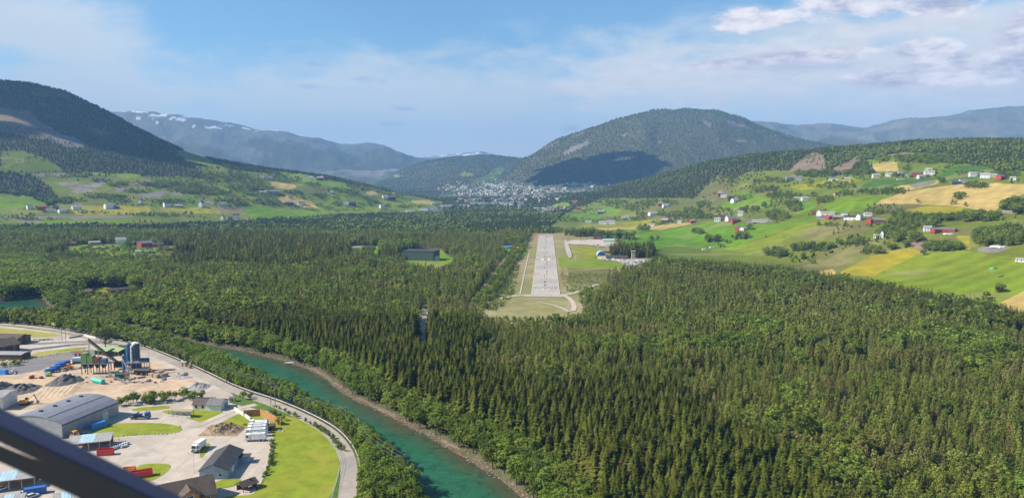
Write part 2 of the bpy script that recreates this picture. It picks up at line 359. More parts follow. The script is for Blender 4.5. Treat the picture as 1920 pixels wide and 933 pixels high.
# --- right hillside
paint('', 'meadow', [(1030, 425), (1060, 400), (1130, 372), (1200, 372), (1300, 372), (1345, 352), (1400, 322), (1500, 318), (1560, 333), (1640, 318), (1700, 300), (1780, 296), (1870, 322), (1960, 320), (1960, 620), (1700, 560), (1480, 520), (1210, 495), (1180, 450), (1040, 440)], ly=FL, ymax=4200)
for c, P in [
    ('olive', [(1480, 505), (1560, 462), (1640, 455), (1700, 462), (1600, 500), (1560, 525)]),
    ('olive', [(1300, 372), (1345, 330), (1375, 335), (1370, 368), (1340, 400), (1290, 398)]),
    ('olive', [(1180, 380), (1300, 372), (1340, 400), (1330, 415), (1200, 415)]),
    ('bright', [(1060, 440), (1180, 430), (1300, 425), (1345, 415), (1420, 420), (1450, 420), (1500, 406), (1540, 402), (1530, 412), (1480, 425), (1440, 442), (1380, 460), (1330, 462), (1250, 463), (1200, 470), (1150, 450)]),
    ('lgreen', [(1330, 467), (1380, 460), (1440, 445), (1500, 420), (1560, 408), (1545, 420), (1500, 438), (1440, 462), (1430, 480), (1340, 478)]),
    ('straw', [(1090, 433), (1180, 429), (1240, 431), (1300, 421), (1292, 416), (1228, 424), (1100, 428)]),
    ('ygreen', [(1080, 428), (1100, 420), (1230, 412), (1225, 424), (1100, 428)]),
    ('bright', [(1060, 405), (1150, 388), (1170, 395), (1120, 412), (1050, 412)]),
    ('bright', [(1350, 385), (1395, 358), (1440, 372), (1450, 385), (1400, 395), (1350, 397)]),
    ('meadow', [(1440, 372), (1500, 380), (1490, 395), (1440, 390)]),
    ('bright', [(1500, 380), (1530, 378), (1530, 402), (1490, 402)]),
    ('olive', [(1495, 443), (1560, 413), (1640, 417), (1622, 440), (1575, 446), (1500, 446)]),
    ('ygreen', [(1480, 350), (1530, 342), (1600, 333), (1620, 338), (1560, 350), (1500, 356)]),
    ('dgreen', [(1585, 358), (1640, 338), (1700, 332), (1770, 336), (1740, 345), (1690, 352), (1640, 357)]),
    ('bright', [(1545, 388), (1560, 372), (1640, 366), (1672, 364), (1650, 380), (1612, 395), (1555, 400)]),
    ('straw', [(1636, 383), (1690, 360), (1740, 352), (1810, 345), (1870, 343), (1925, 346), (1925, 360), (1885, 382), (1865, 397), (1800, 388), (1740, 384)]),
    ('straw', [(1670, 352), (1720, 342), (1760, 340), (1755, 347), (1700, 355)]),
    ('olive', [(1615, 393), (1640, 383), (1740, 385), (1690, 398), (1620, 396)]),
    ('ygreen', [(1680, 396), (1740, 386), (1815, 390), (1800, 398), (1760, 404), (1720, 398)]),
    ('lgreen', [(1610, 305), (1700, 286), (1768, 290), (1745, 302), (1690, 306)]),
    ('straw', [(1628, 306), (1685, 305), (1683, 322), (1640, 322)]),
    ('dgreen', [(1755, 336), (1775, 318), (1800, 311), (1850, 312), (1865, 322), (1840, 336), (1790, 340)]),
    ('meadow', [(1585, 508), (1600, 480), (1640, 470), (1690, 462), (1735, 470), (1665, 518)]),
    ('ygreen', [(1575, 512), (1625, 482), (1700, 464), (1730, 470), (1640, 520)]),
    ('lgreen', [(1625, 525), (1720, 474), (1800, 470), (1870, 480), (1960, 490), (1960, 560), (1870, 575), (1760, 550)]),
    ('straw', [(1530, 512), (1560, 505), (1570, 512), (1540, 520)]),
    ('straw', [(1850, 575), (1900, 553), (1960, 530), (1960, 600)]),
    ('olive', [(1780, 430), (1860, 420), (1870, 440), (1800, 450)]),
    ('olive', [(1740, 448), (1790, 440), (1810, 465), (1740, 470)]),
    ('ygreen', [(1795, 440), (1820, 440), (1815, 470), (1800, 465)]),
    ('logged', [(1706, 447), (1735, 452), (1728, 475), (1700, 455)]),
    ('gravel', [(1830, 465), (1885, 455), (1895, 465), (1860, 475), (1830, 472)]),
    ('gravel', [(1700, 345), (1750, 338), (1755, 345), (1715, 352)]),
    ('gravel', [(1395, 412), (1440, 408), (1450, 415), (1400, 418)]),
]: paint('', c, P, ly=FL, ymax=4200)
for P in [[(1478, 322), (1495, 305), (1522, 284), (1548, 292), (1550, 318), (1500, 325)], [(1562, 322), (1585, 305), (1612, 290), (1610, 305), (1592, 322), (1575, 330)], [(1560, 315), (1600, 300), (1605, 312), (1570, 325)], [(1660, 290), (1700, 284), (1700, 290), (1668, 296)]]:
    paint('', 'logged', P, ly=['F'])
# --- left slopes
GLy = ['G', '0']
paint('', 'meadow', [(-600, 330), (0, 325), (110, 322), (200, 332), (330, 330), (400, 338), (330, 290), (370, 285), (450, 312), (560, 318), (640, 335), (720, 357), (830, 378), (830, 400), (480, 408), (480, 415), (250, 422), (-600, 430)], ly=GLy, ymax=4200)
for c, P in [
    ('forest', [(330, 262), (450, 290), (560, 312), (620, 325), (625, 336), (560, 334), (500, 326), (430, 318), (400, 306), (345, 290)]),
    ('forest', [(560, 322), (620, 325), (700, 345), (685, 350), (620, 338), (560, 334)]),
    ('meadow', [(0, 328), (0, 284), (40, 282), (85, 298), (118, 320)]),
    ('forest', [(-600, 345), (0, 322), (60, 330), (92, 350), (112, 378), (90, 385), (60, 370), (0, 362), (-600, 380)]),
    ('bright', [(-600, 395), (0, 368), (40, 366), (75, 378), (95, 388), (0, 396)]),
    ('lgreen', [(0, 396), (70, 392), (80, 400), (0, 402)]),
    ('ygreen', [(95, 396), (150, 386), (280, 384), (280, 402), (150, 402)]),
    ('bright', [(60, 420), (90, 414), (250, 412), (245, 418), (130, 421)]),
    ('ygreen', [(300, 388), (420, 388), (415, 400), (310, 400)]),
    ('logged', [(390, 386), (450, 384), (462, 394), (420, 398)]),
    ('lgreen', [(160, 322), (262, 328), (256, 334), (200, 330), (150, 326)]),
    ('lgreen', [(330, 282), (360, 282), (410, 308), (400, 316), (350, 300)]),
    ('lgreen', [(400, 355), (470, 350), (480, 372), (430, 376), (405, 368)]),
    ('bright', [(470, 385), (500, 392), (560, 400), (570, 407), (500, 412), (475, 405)]),
    ('lgreen', [(525, 322), (570, 327), (598, 335), (590, 342), (560, 340), (530, 330)]),
    ('bright', [(600, 340), (640, 342), (662, 352), (650, 358), (610, 352)]),
    ('lgreen', [(570, 368), (620, 366), (680, 375), (725, 390), (700, 402), (620, 405), (590, 392)]),
    ('bright', [(450, 378), (500, 390), (620, 398), (640, 404), (560, 409), (470, 412)]),
    ('straw', [(515, 372), (540, 366), (580, 376), (600, 390), (570, 388), (530, 380)]),
    ('straw', [(505, 340), (545, 345), (560, 352), (540, 356), (515, 350)]),
    ('olive', [(550, 352), (600, 350), (615, 360), (580, 364), (555, 358)]),
    ('straw', [(685, 360), (700, 356), (712, 365), (690, 366)]),
    ('lgreen', [(690, 372), (760, 376), (820, 384), (800, 392), (740, 390)]),
    ('straw', [(770, 376), (800, 374), (820, 380), (800, 384), (775, 381)]),
    ('gravel', [(55, 328), (95, 322), (124, 324), (128, 330), (80, 336)]),
    ('gravel', [(100, 343), (200, 338), (212, 333), (218, 338), (190, 350), (110, 348)]),
    ('gravel', [(122, 352), (150, 350), (200, 356), (252, 342), (286, 336), (288, 340), (258, 348), (220, 360), (140, 361)]),
    ('gravel', [(160, 372), (250, 366), (300, 360), (345, 362), (340, 368), (260, 372), (170, 376)]),
    ('gravel', [(368, 372), (380, 366), (395, 370), (402, 384), (380, 384)]),
    ('logged', [(-60, 210), (0, 202), (55, 208), (70, 225), (95, 240), (120, 255), (80, 262), (0, 248), (-60, 250)]),
    ('rock', [(90, 248), (140, 258), (165, 276), (130, 278), (90, 262)]),
]: paint('', c, P, ly=GLy, ymax=4200)
cls[(cls == CL['gravel']) & lay['G'] & (fbm(GX, GY, 45, 4, 71) > .49)] = CL['olive']
# --- middle: patches round the town and on the hills
for c, P in [('dgreen', [(880, 345), (910, 330), (925, 318), (940, 312), (948, 318), (930, 335), (905, 350)]), ('meadow', [(860, 325), (880, 322), (890, 330), (865, 333)]),
             ('meadow', [(985, 352), (1020, 348), (1035, 352), (1000, 358)]), ('lgreen', [(1030, 352), (1075, 350), (1095, 358), (1060, 362), (1035, 360)]),
             ('lgreen', [(700, 322), (740, 326), (760, 332), (720, 334)]), ('lgreen', [(1030, 385), (1060, 378), (1075, 386), (1040, 392)])]:
    paint('', c, P, ly=['C', 'D', '0', 'F', 'A'])
paint('', 'town', [(820, 372), (830, 356), (890, 345), (930, 336), (1000, 345), (1080, 345), (1130, 340), (1130, 352), (1050, 372), (960, 385), (830, 396)], ly=['C', 'D', '0'])
paint('', 'rock', [(1055, 285), (1075, 275), (1102, 265), (1105, 270), (1080, 284), (1060, 292)], ly=['D'])
rk = fbm(GX, GY, 160, 5, 401); cls[lay['D'] & (rk > .73) & (GZ > 260)] = CL['rock']
rk2 = fbm(GX, GY, 300, 5, 402); cls[lay['E'] & (rk2 > .60)] = CL['rock']; cls[lay['E'] & (GZ < 480) & (rk2 < .5)] = CL['forest']
paint('', 'forest', [(1430, 300), (1560, 255), (1700, 275), (1960, 250), (1960, 285), (1560, 290)], ly=['E'])
snow = fbm(GX, GY * .8, 95, 4, 403) * .55 + fbm(GX, GY, 420, 3, 406) * .45
cls[lay['A'] & (GZ > 730 + 300 * np.clip((GX + 5000) / 6000, -1, 1) * 0) & (snow > .585) & (GPY < 256)] = CL['snow']
cls[lay['B'] & (snow > .5) & (GZ > 560)] = CL['snow']
cls[lay['A'] & (GZ + (fbm(GX, GY, 500, 5, 404) - .5) * 900 < 520)] = CL['forest']
# --- valley floor openings
clearing = [(868, 583), (890, 555), (920, 515), (946, 482), (978, 455), (1000, 437), (1045, 436), (1110, 440), (1160, 440), (1150, 455), (1228, 480), (1226, 506), (1185, 514), (1140, 530), (1118, 562), (1108, 590), (1085, 612), (1000, 620), (910, 612)]
paint('', 'dry', clearing, ly=['0', 'F'])
paint('', 'olive', [(905, 560), (945, 510), (985, 470), (980, 510), (960, 560)], ly=['0'])
paint('', 'olive', [(1050, 500), (1160, 505), (1120, 560), (1060, 545)], ly=['0'])
0 and paint('', 'olive', [(900, 600), (1000, 560), (1080, 590), (1060, 615), (960, 615)], ly=['0'])
paint('', 'lgreen', [(1045, 483), (1100, 470), (1180, 490), (1178, 502), (1120, 502), (1050, 500)], ly=['0'], jit=False)
paint('', 'ygreen', [(1068, 462), (1120, 462), (1125, 472), (1110, 484), (1072, 484)], ly=['0'], jit=False)
paint('', 'dry', [(950, 545), (965, 500), (985, 480), (988, 490), (975, 545)], ly=['0'])
paint('', 'dry', [(1053, 500), (1062, 500), (1070, 540), (1060, 545)], ly=['0'])
openings = [[(122, 464), (150, 458), (240, 456), (250, 480), (205, 484), (130, 476)], [(245, 460), (335, 460), (325, 484), (250, 486)], [(152, 545), (175, 540), (245, 540), (248, 556), (215, 572), (152, 568)], [(750, 470), (830, 468), (850, 488), (840, 506), (765, 504)], [(655, 460), (712, 460), (712, 482), (655, 482)], [(938, 460), (990, 460), (985, 480), (938, 478)]]
for P in openings: paint('', 'lgreen', P, ly=['0', 'G'])
site = [(-900, 600), (-100, 603), (0, 606), (60, 612), (122, 622), (150, 628), (185, 637), (240, 645), (290, 663), (330, 680), (380, 703), (420, 722), (455, 738), (500, 750), (560, 772), (620, 805), (660, 840), (676, 870), (676, 933), (676, 1200), (-900, 1200)]
siteW = W(site)
m = inpoly(GX, GY, siteW) & (GL == 0); cls[m] = CL['meadow']
cls[(GRD < .3 + 1.6 * (fbm(GX, GY, 25, 3, 505) > .5)) & (GRD > -1) & (GRD < 900) & (GY < 480)] = CL['logged']
# north strip road (motorway) on the left
paint('', 'gravel', [(-600, 404), (0, 403), (130, 405), (250, 404), (250, 408), (130, 410), (0, 409), (-600, 410)], ly=GLy, jit=False)
paint('', 'gravel', [(30, 413), (70, 412), (82, 417), (35, 417)], ly=GLy, jit=False)

col = CC[cls]
tone = 0.72 + 0.56 * fbm(GX, GY, 90, 5, 55)
tone2 = 0.85 + 0.3 * fbm(GX, GY, 14, 3, 56)
col = col * (tone * tone2)[..., None]
hue = (fbm(GX, GY, 240, 4, 57) - .5) * 0.5
fieldm = np.isin(cls, [1, 2, 3, 5, 15, 16, 11])
col[..., 0] *= np.where(fieldm, 1 + hue * 1.3, 1); col[..., 2] *= np.where(fieldm, 1 + hue, 1)
mott = fbm(GX, GY, 30, 4, 58)
th = np.array([0, .5, .9, -.6, 1.1, .2, 0, 0, 0, 0, 0, .3, 0, 0, 0, -.4, .75])[cls] + np.round(fbm(GX, GY, 420, 2, 59) * 6) * .35
stripe = np.sin((GX * np.cos(th) + GY * np.sin(th)) / (1.6 + GY / 700) + 2.5 * fbm(GX, GY, 120, 3, 60) * 2)
amp_ = np.where(np.isin(cls, [2, 3, 4, 16, 15]), .11, 0) * np.clip(fbm(GX, GY, 150, 3, 66) * 2.4 - .5, 0, 1)
col = col * (1 + stripe * amp_)[..., None]
worn = np.clip((fbm(GX, GY, 50, 5, 67) - .60) * 7, 0, .6) * np.isin(cls, [1, 2, 3, 16, 15, 5])
col = col * (1 - worn[..., None]) + np.array((.22, .20, .075)) * worn[..., None]
dryf = np.clip((mott - .5) * 3, 0, 1)[..., None] * (cls == CL['dry'])[..., None]
col = col * (1 - dryf) + np.array((.33, .27, .17)) * dryf
bedf = (GRD < 1.0)
col[bedf] = np.array((.10, .075, .045))
NV = NC * NR
co = np.stack([GX, GY, GZ], -1).reshape(-1, 3)
ii = (np.arange(NC - 1)[:, None] * NR + np.arange(NR - 1)[None, :]).ravel()
quads = np.stack([ii, ii + NR, ii + NR + 1, ii + 1], 1)
def np_mesh(name, verts, faces, k, smooth=False, colors=None, mat_idx=None):
    me = bpy.data.meshes.new(name)
    n = len(faces); me.vertices.add(len(verts)); me.vertices.foreach_set('co', np.asarray(verts, np.float32).ravel())
    me.loops.add(n * k); me.loops.foreach_set('vertex_index', np.asarray(faces, np.int32).ravel())
    me.polygons.add(n); me.polygons.foreach_set('loop_start', np.arange(0, n * k, k, dtype=np.int32))
    if mat_idx is not None: me.polygons.foreach_set('material_index', np.asarray(mat_idx, np.int32))
    me.polygons.foreach_set('use_smooth', np.full(n, smooth))
    if colors is not None:
        ca = me.color_attributes.new('col', 'FLOAT_COLOR', 'POINT')
        cc = np.ones((len(verts), 4), np.float32); cc[:, :3] = colors; ca.data.foreach_set('color', cc.ravel())
    me.update(calc_edges=True)
    return me
def tag(o, label=None, cat=None, group=None, kind=None):
    if label: o['label'] = label
    if cat: o['category'] = cat
    if group: o['group'] = group
    if kind: o['kind'] = kind
    return o
def link(name, me, material=None, parent=None, loc=(0, 0, 0), rz=0):
    o = bpy.data.objects.new(name, me); COL.objects.link(o)
    if material is not None:
        for mm in (material if isinstance(material, (list, tuple)) else [material]): me.materials.append(mm)
    if parent: o.parent = parent
    o.location = loc; o.rotation_euler = (0, 0, rz)
    return o
m_ground, t = new_mat('ground_cover')
at = t.node('ShaderNodeAttribute', attribute_name='col')
geo_ = t.node('ShaderNodeNewGeometry')
na = t.noise(geo_.outputs['Position'], 0.35, 6, 0.7); nb = t.noise(geo_.outputs['Position'], 0.045, 6, 0.65)
f = t.math('ADD', t.math('MULTIPLY', na, 0.5), t.math('MULTIPLY', nb, 0.5))
mulv = t.node('ShaderNodeMapRange', ins={0: f, 1: 0.3, 2: 0.7, 3: 0.66, 4: 1.34}).outputs[0]
cm = t.node('ShaderNodeVectorMath', operation='SCALE', ins={0: at.outputs['Color'], 3: mulv})
bn = t.node('ShaderNodeBump', ins={'Height': na, 'Strength': 0.5, 'Distance': 0.6})
b = t.node('ShaderNodeBsdfPrincipled', ins={'Base Color': cm.outputs[0], 'Roughness': 0.95, 'Specular IOR Level': 0.1, 'Normal': bn.outputs[0]})
finish(t, b.outputs[0])
ground = link('ground', np_mesh('ground', co, quads, 4, True, col.reshape(-1, 3)), m_ground)
tag(ground, 'valley floor with meadows, fields and the wooded hills and mountains round it', 'ground', kind='structure')
del co, quads, JX, JY
# ------------------------------------------------------------------ river water
def poly_sheet(name, pts, z, material, label=None, cat=None, kind='structure', drape=False):
    bm = bmesh.new(); vs = [bm.verts.new((p[0], p[1], z)) for p in pts]
    f = bm.faces.new(vs); bmesh.ops.triangulate(bm, faces=[f])
    for f in bm.faces:
        if f.normal.z < 0: f.normal_flip()
    me = bpy.data.meshes.new(name); bm.to_mesh(me); bm.free()
    o = link(name, me, material); tag(o, label, cat, None, kind); return o
mw, t = new_mat('river_water')
ge = t.node('ShaderNodeNewGeometry'); at = t.node('ShaderNodeAttribute', attribute_name='col')
mp = t.node('ShaderNodeMapping', ins={0: ge.outputs['Position']}); mp.inputs['Rotation'].default_value = (0, 0, R(-58)); mp.inputs['Scale'].default_value = (0.35, 1.3, 1)
n_ = t.noise(mp.outputs[0], 0.22, 6, 0.7, 0.8)
n2_ = t.noise(mp.outputs[0], 1.6, 4, 0.7)
blot = t.sstep(t.noise(ge.outputs['Position'], 0.22, 8, 0.78, 0.6), 0.48, 0.60)
cc_ = t.mix(t.math('MULTIPLY', blot, 0.65), at.outputs['Color'], (.010, .055, .032))
cc_ = t.mix(t.math('MULTIPLY', t.sstep(n_, 0.52, 0.72), 0.35), cc_, (.05, .20, .12))
bn = t.node('ShaderNodeBump', ins={'Height': n2_, 'Strength': 0.7, 'Distance': 0.2})
b = t.node('ShaderNodeBsdfPrincipled', ins={'Base Color': cc_, 'Roughness': 0.28, 'IOR': 1.33, 'Specular IOR Level': 0.14, 'Normal': bn.outputs[0]})
finish(t, b.outputs[0])
cs = np.nonzero((colsA > -1.5) & (colsA < 0.3))[0]; rr = np.nonzero(rs)[0]
rx = GX[np.ix_(cs, rr)]; ry = GY[np.ix_(cs, rr)]; rd = GRD[np.ix_(cs, rr)]
idx = np.full(rx.shape, -1); keep = rd < 1.6; idx[keep] = np.arange(keep.sum())
q = np.stack([idx[:-1, :-1], idx[1:, :-1], idx[1:, 1:], idx[:-1, 1:]], -1).reshape(-1, 4); q = q[(q >= 0).all(1)]
xx, yy, ddv = rx[keep], ry[keep], -rd[keep]
dfar = dist_poly(xx, yy, smooth_poly(bank_far, 2, False), False) + (fbm(xx, yy, 14, 3, 9) - .5) * 8
dnear = dist_poly(xx, yy, smooth_poly(bank_near, 2, False), False) + (fbm(xx, yy, 12, 3, 10) - .5) * 6
depth = np.clip((np.minimum(dfar / 13, dnear / 9)), 0, 1)[:, None]
gg = np.clip((yy - 250) / 500, 0, 1)[:, None]
deep = np.array((.024, .115, .055)) * (1 - gg) + np.array((.016, .064, .038)) * gg
wc = np.array((.075, .062, .035)) * (1 - depth) + deep * depth
water = link('water', np_mesh('water', np.stack([xx, yy, np.full(xx.shape, -2.0)], -1), q, 4, True, wc), mw)
tag(water, 'turquoise green river winding between wooded banks', 'river', kind='structure')

# ------------------------------------------------------------------ trees
def leaf_mat(name, c1, c2, c3, trans=0.3, attr=False):
    m, t = new_mat(name)
    oi = t.node('ShaderNodeObjectInfo'); ge = t.node('ShaderNodeNewGeometry')
    if attr:
        base = t.node('ShaderNodeAttribute', attribute_name='col').outputs['Color']
    else:
        base = t.mix(t.sstep(oi.outputs['Random'], 0.0, 0.85), c1, c2)
        base = t.mix(t.sstep(oi.outputs['Random'], 0.84, 1.0), base, c3)
        st = t.noise(oi.outputs['Location'], 0.018, 3, 0.6)
        base = t.mix(t.math('MULTIPLY', t.sstep(st, 0.42, 0.62), 0.5), base, c2)
        st2_ = t.noise(oi.outputs['Location'], 0.011, 4, 0.65); base = t.mix(t.math('MULTIPLY', t.sstep(st2_, 0.50, 0.62), 0.55), base, c3)
        hv = t.node('ShaderNodeHueSaturation', ins={0: .5, 1: 1.0, 4: base}); t.l.new(t.node('ShaderNodeMapRange', ins={0: t.math('FRACT', t.math('MULTIPLY', oi.outputs['Random'], 17.3)), 1: 0.0, 2: 1.0, 3: .68, 4: 1.38}).outputs[0], hv.inputs[2]); base = hv.outputs[0]
    rnd = ge.outputs['Random Per Island']
    v = t.node('ShaderNodeMapRange', ins={0: rnd, 1: 0.0, 2: 1.0, 3: 0.62, 4: 1.38}).outputs[0]
    if not attr: base = t.node('ShaderNodeVectorMath', operation='SCALE', ins={0: base, 3: v}).outputs[0]
    d = t.node('ShaderNodeBsdfDiffuse', ins={0: base}); tr = t.node('ShaderNodeBsdfTranslucent', ins={0: base})
    mx = t.node('ShaderNodeMixShader', ins={0: trans, 1: d.outputs[0], 2: tr.outputs[0]})
    finish(t, mx.outputs[0]); return m
ML = {'spruce': leaf_mat('spruce_needles', (.080, .104, .018), (.135, .155, .026), (.18, .165, .036), .46),
      'pine': leaf_mat('pine_needles', (.205, .250, .050), (.265, .300, .060), (.31, .265, .10), .5),
      'broad': leaf_mat('leaves', (.155, .225, .036), (.215, .280, .048), (.28, .30, .065), .5)}
m_far = leaf_mat('far_foliage', 0, 0, 0, .25, True)
def trunk_arrays(h, r, lean=0.0, seg=5):
    v, f = [], []
    for i, (z, rr_) in enumerate(((0, r), (h * .5, r * .7), (h, r * .2))):
        for k in range(seg):
            a = 2 * math.pi * k / seg; v.append((math.cos(a) * rr_ + lean * z, math.sin(a) * rr_, z))
    for i in range(2):
        for k in range(seg):
            a, b = i * seg + k, i * seg + (k + 1) % seg
            f.append((a, b, b + seg)); f.append((a, b + seg, a + seg))
    return v, f
def spruce_tris(seed, tiers, nb, wide=1.0):
    r_ = random.Random(seed); v, f = [], []
    R0 = 0.20 * wide
    for i in range(tiers):
        fr = (i + .5 * r_.random()) / tiers; z = 0.10 + 0.87 * fr
        rad = R0 * (1 - fr) ** 0.8 * r_.uniform(.8, 1.15) + 0.008
        off = r_.random() * 6.28
        for k in range(nb):
            a = off + 6.283 * k / nb + r_.uniform(-.25, .25); rl = rad * r_.uniform(.7, 1.25); w_ = rl * r_.uniform(.26, .42) * (9 / nb) ** .5 + .004
            ca, sa = math.cos(a), math.sin(a); dr = rl * r_.uniform(.25, .55)
            n = len(v)
            v += [(0, 0, z + .012), (ca * rl * .6 - sa * w_, sa * rl * .6 + ca * w_, z - dr * .45), (ca * rl * .6 + sa * w_, sa * rl * .6 - ca * w_, z - dr * .45), (ca * rl, sa * rl, z - dr * .8), (ca * rl * .62, sa * rl * .62, z - dr * .15)]
            f += [(n, n + 1, n + 4), (n, n + 4, n + 2), (n + 4, n + 1, n + 3), (n + 4, n + 3, n + 2)]
    n = len(v); v += [(0, 0, 1.0), (.012, 0, .93), (-.008, .01, .93), (-.008, -.01, .93)]; f += [(n, n + 1, n + 2), (n, n + 2, n + 3), (n, n + 3, n + 1)]
    return v, f
def clump_tris(seed, centers, per, size, spread, flat_=.6):
    r_ = random.Random(seed); v, f = [], []
    for (cx, cy, cz) in centers:
        for _ in range(per):
            d = Vector((r_.gauss(0, 1), r_.gauss(0, 1), r_.gauss(0, 1))).normalized()
            p = Vector((cx, cy, cz)) + Vector((d.x * spread, d.y * spread, d.z * spread * flat_)) * r_.uniform(.5, 1)
            nrm = (d + Vector((0, 0, .55)) + Vector((r_.gauss(0, .4), r_.gauss(0, .4), r_.gauss(0, .4)))).normalized()
            t1 = nrm.cross(Vector((r_.random(), r_.random(), .2))).normalized(); t2 = nrm.cross(t1)
            s = size * r_.uniform(.6, 1.3); n = len(v)
            v += [tuple(p + t1 * s), tuple(p - t1 * s * .6 + t2 * s * .8), tuple(p - t1 * s * .5 - t2 * s * .8)]; f.append((n, n + 1, n + 2))
    return v, f
def pine_centers(seed, n):
    r_ = random.Random(seed); out = []
    for i in range(n):
        fr = (i + r_.random()) / n; z = 0.18 + 0.80 * fr; rad = 0.015 + 0.14 * (1 - fr) ** .8 * min(1, .5 + 2.2 * fr)
        a = i * 2.4 + r_.uniform(-.5, .5); rr_ = rad * r_.uniform(.35, 1.15)
        out.append((math.cos(a) * rr_, math.sin(a) * rr_, z + r_.uniform(-.02, .02)))
    return out
def broad_centers(seed, n, lobes=5):
    r_ = random.Random(seed); L = []
    for i in range(lobes):
        a = 6.283 * i / lobes + r_.uniform(-.5, .5); z = r_.uniform(.38, .74); L.append((math.cos(a) * .16, math.sin(a) * .16, z, r_.uniform(.15, .2)))
    L.append((r_.uniform(-.05, .05), r_.uniform(-.05, .05), .78, .19)); L.append((0, 0, .5, .22))
    out = []
    for i in range(n):
        lx, ly, lz, lr = L[i % len(L)]
        d = Vector((r_.gauss(0, 1), r_.gauss(0, 1), r_.gauss(0, 1) + .35)).normalized() * lr * r_.uniform(.6, 1.05)
        out.append((lx + d.x, ly + d.y, max(.12, lz + d.z)))
    return out
def limbs(v, f, centers, k, r=.008, z0=.3):
    for (x, y, z) in centers[::k]:
        n = len(v); zb = max(z0, z - .16)
        v += [(r, 0, zb), (-r, r, zb), (-r, -r, zb), (x, y, z)]; f += [(n, n + 1, n + 3), (n + 1, n + 2, n + 3), (n + 2, n, n + 3)]
def proto(kind, seed, lod):
    if kind == 'spruce':
        cv_, cf = spruce_tris(seed, *((26, 9) if lod == 0 else (13, 6)), wide=random.Random(seed).uniform(.9, 1.2))
        tv, tf = trunk_arrays(.9, .012)
    elif kind == 'pine':
        cen = pine_centers(seed, 60 if lod == 0 else 26)
        cv_, cf = clump_tris(seed, cen, 12 if lod == 0 else 6, .020 if lod == 0 else .040, .036 if lod == 0 else .046, 1.0)
        tv, tf = trunk_arrays(.92, .014, random.Random(seed).uniform(-.03, .03)); limbs(tv, tf, cen, 3)
    else:
        cen = broad_centers(seed, 84 if lod == 0 else 34)
        cv_, cf = clump_tris(seed, cen, 13 if lod == 0 else 8, .032 if lod == 0 else .055, .065 if lod == 0 else .08, .8)
        tv, tf = trunk_arrays(.7, .020); limbs(tv, tf, cen, 8, .011, .18)
    return tv, tf, cv_, cf
BARK = {'spruce': M('bark'), 'pine': M('pine_bark'), 'broad': M('bark')}
KN = {'spruce': 'spruce_tree', 'pine': 'pine_tree', 'broad': 'broadleaf_tree'}
PM = {}
proto_col = bpy.data.collections.new('tree_models')
pidx = 0; PIDX = {}
for kind in ('spruce', 'pine', 'broad'):
    for lod in (0, 1):
        for s_ in range(4):
            tv, tf, cv_, cf = proto(kind, s_ * 13 + 3, lod)
            if lod == 0:
                PM[(kind, s_)] = (np_mesh('trunk', tv, tf, 3), np_mesh('crown', cv_, cf, 3))
                PM[(kind, s_)][0].materials.append(BARK[kind]); PM[(kind, s_)][1].materials.append(ML[kind])
            allv = tv + cv_; allf = tf + [tuple(i + len(tv) for i in x) for x in cf]
            me = np_mesh('tree_model', allv, allf, 3, mat_idx=[0] * len(tf) + [1] * len(cf)); me.materials.append(BARK[kind]); me.materials.append(ML[kind])
            po = bpy.data.objects.new('model_%03d' % pidx, me); proto_col.objects.link(po); PIDX[(kind, lod, s_)] = pidx; pidx += 1

roadW = smooth_poly(W([(650, 1010), (650, 933), (656, 885), (650, 850), (625, 815), (590, 792), (545, 770), (500, 752), (458, 739), (420, 724), (380, 703), (330, 680), (290, 663), (262, 652), (225, 642), (185, 637), (150, 627), (120, 621), (60, 612), (0, 607), (-120, 604)]), 2, False)
fieldA = clearing_w = W(clearing)
openW = [W(P) for P in openings]
pathW = W([(776, 690), (779, 620), (788, 580), (803, 580), (805, 620), (806, 690)])
TX, TY, TZ, TK, TH, = [], [], [], [], []
def add_trees(x, y, z, k, h):
    TX.append(x); TY.append(y); TZ.append(z); TK.append(k); TH.append(h)
def grid_pts(y0, y1, cell, amax=0.80):
    xs = np.arange(-amax * y1, amax * y1, cell); ys = np.arange(y0, y1, cell)
    gx, gy = np.meshgrid(xs, ys); gx = gx.ravel(); gy = gy.ravel()
    ix, iy = np.round(gx / cell), np.round(gy / cell)
    gx = gx + (_h(ix, iy, 3) - .5) * cell * .95; gy = gy + (_h(ix, iy, 4) - .5) * cell * .95
    k = np.abs(gx / gy) < amax; return gx[k], gy[k]
def cell_at(x, y):
    ci, ri = gidx(x, y); return np.clip(np.round(ci).astype(int), 0, NC - 1), np.clip(np.round(ri).astype(int), 0, NR - 1)
K_S, K_P, K_B = 0, 1, 2
spruceW = [W([(300, 455), (430, 440), (640, 455), (665, 475), (560, 512), (330, 500)]), W([(1143, 480), (1225, 480), (1225, 470), (1140, 468)]), W([(820, 395), (1000, 398), (1000, 430), (800, 420), (620, 410), (650, 402)])]
edgeR = W([(1205, 495), (1480, 522), (1700, 565), (1930, 610)])
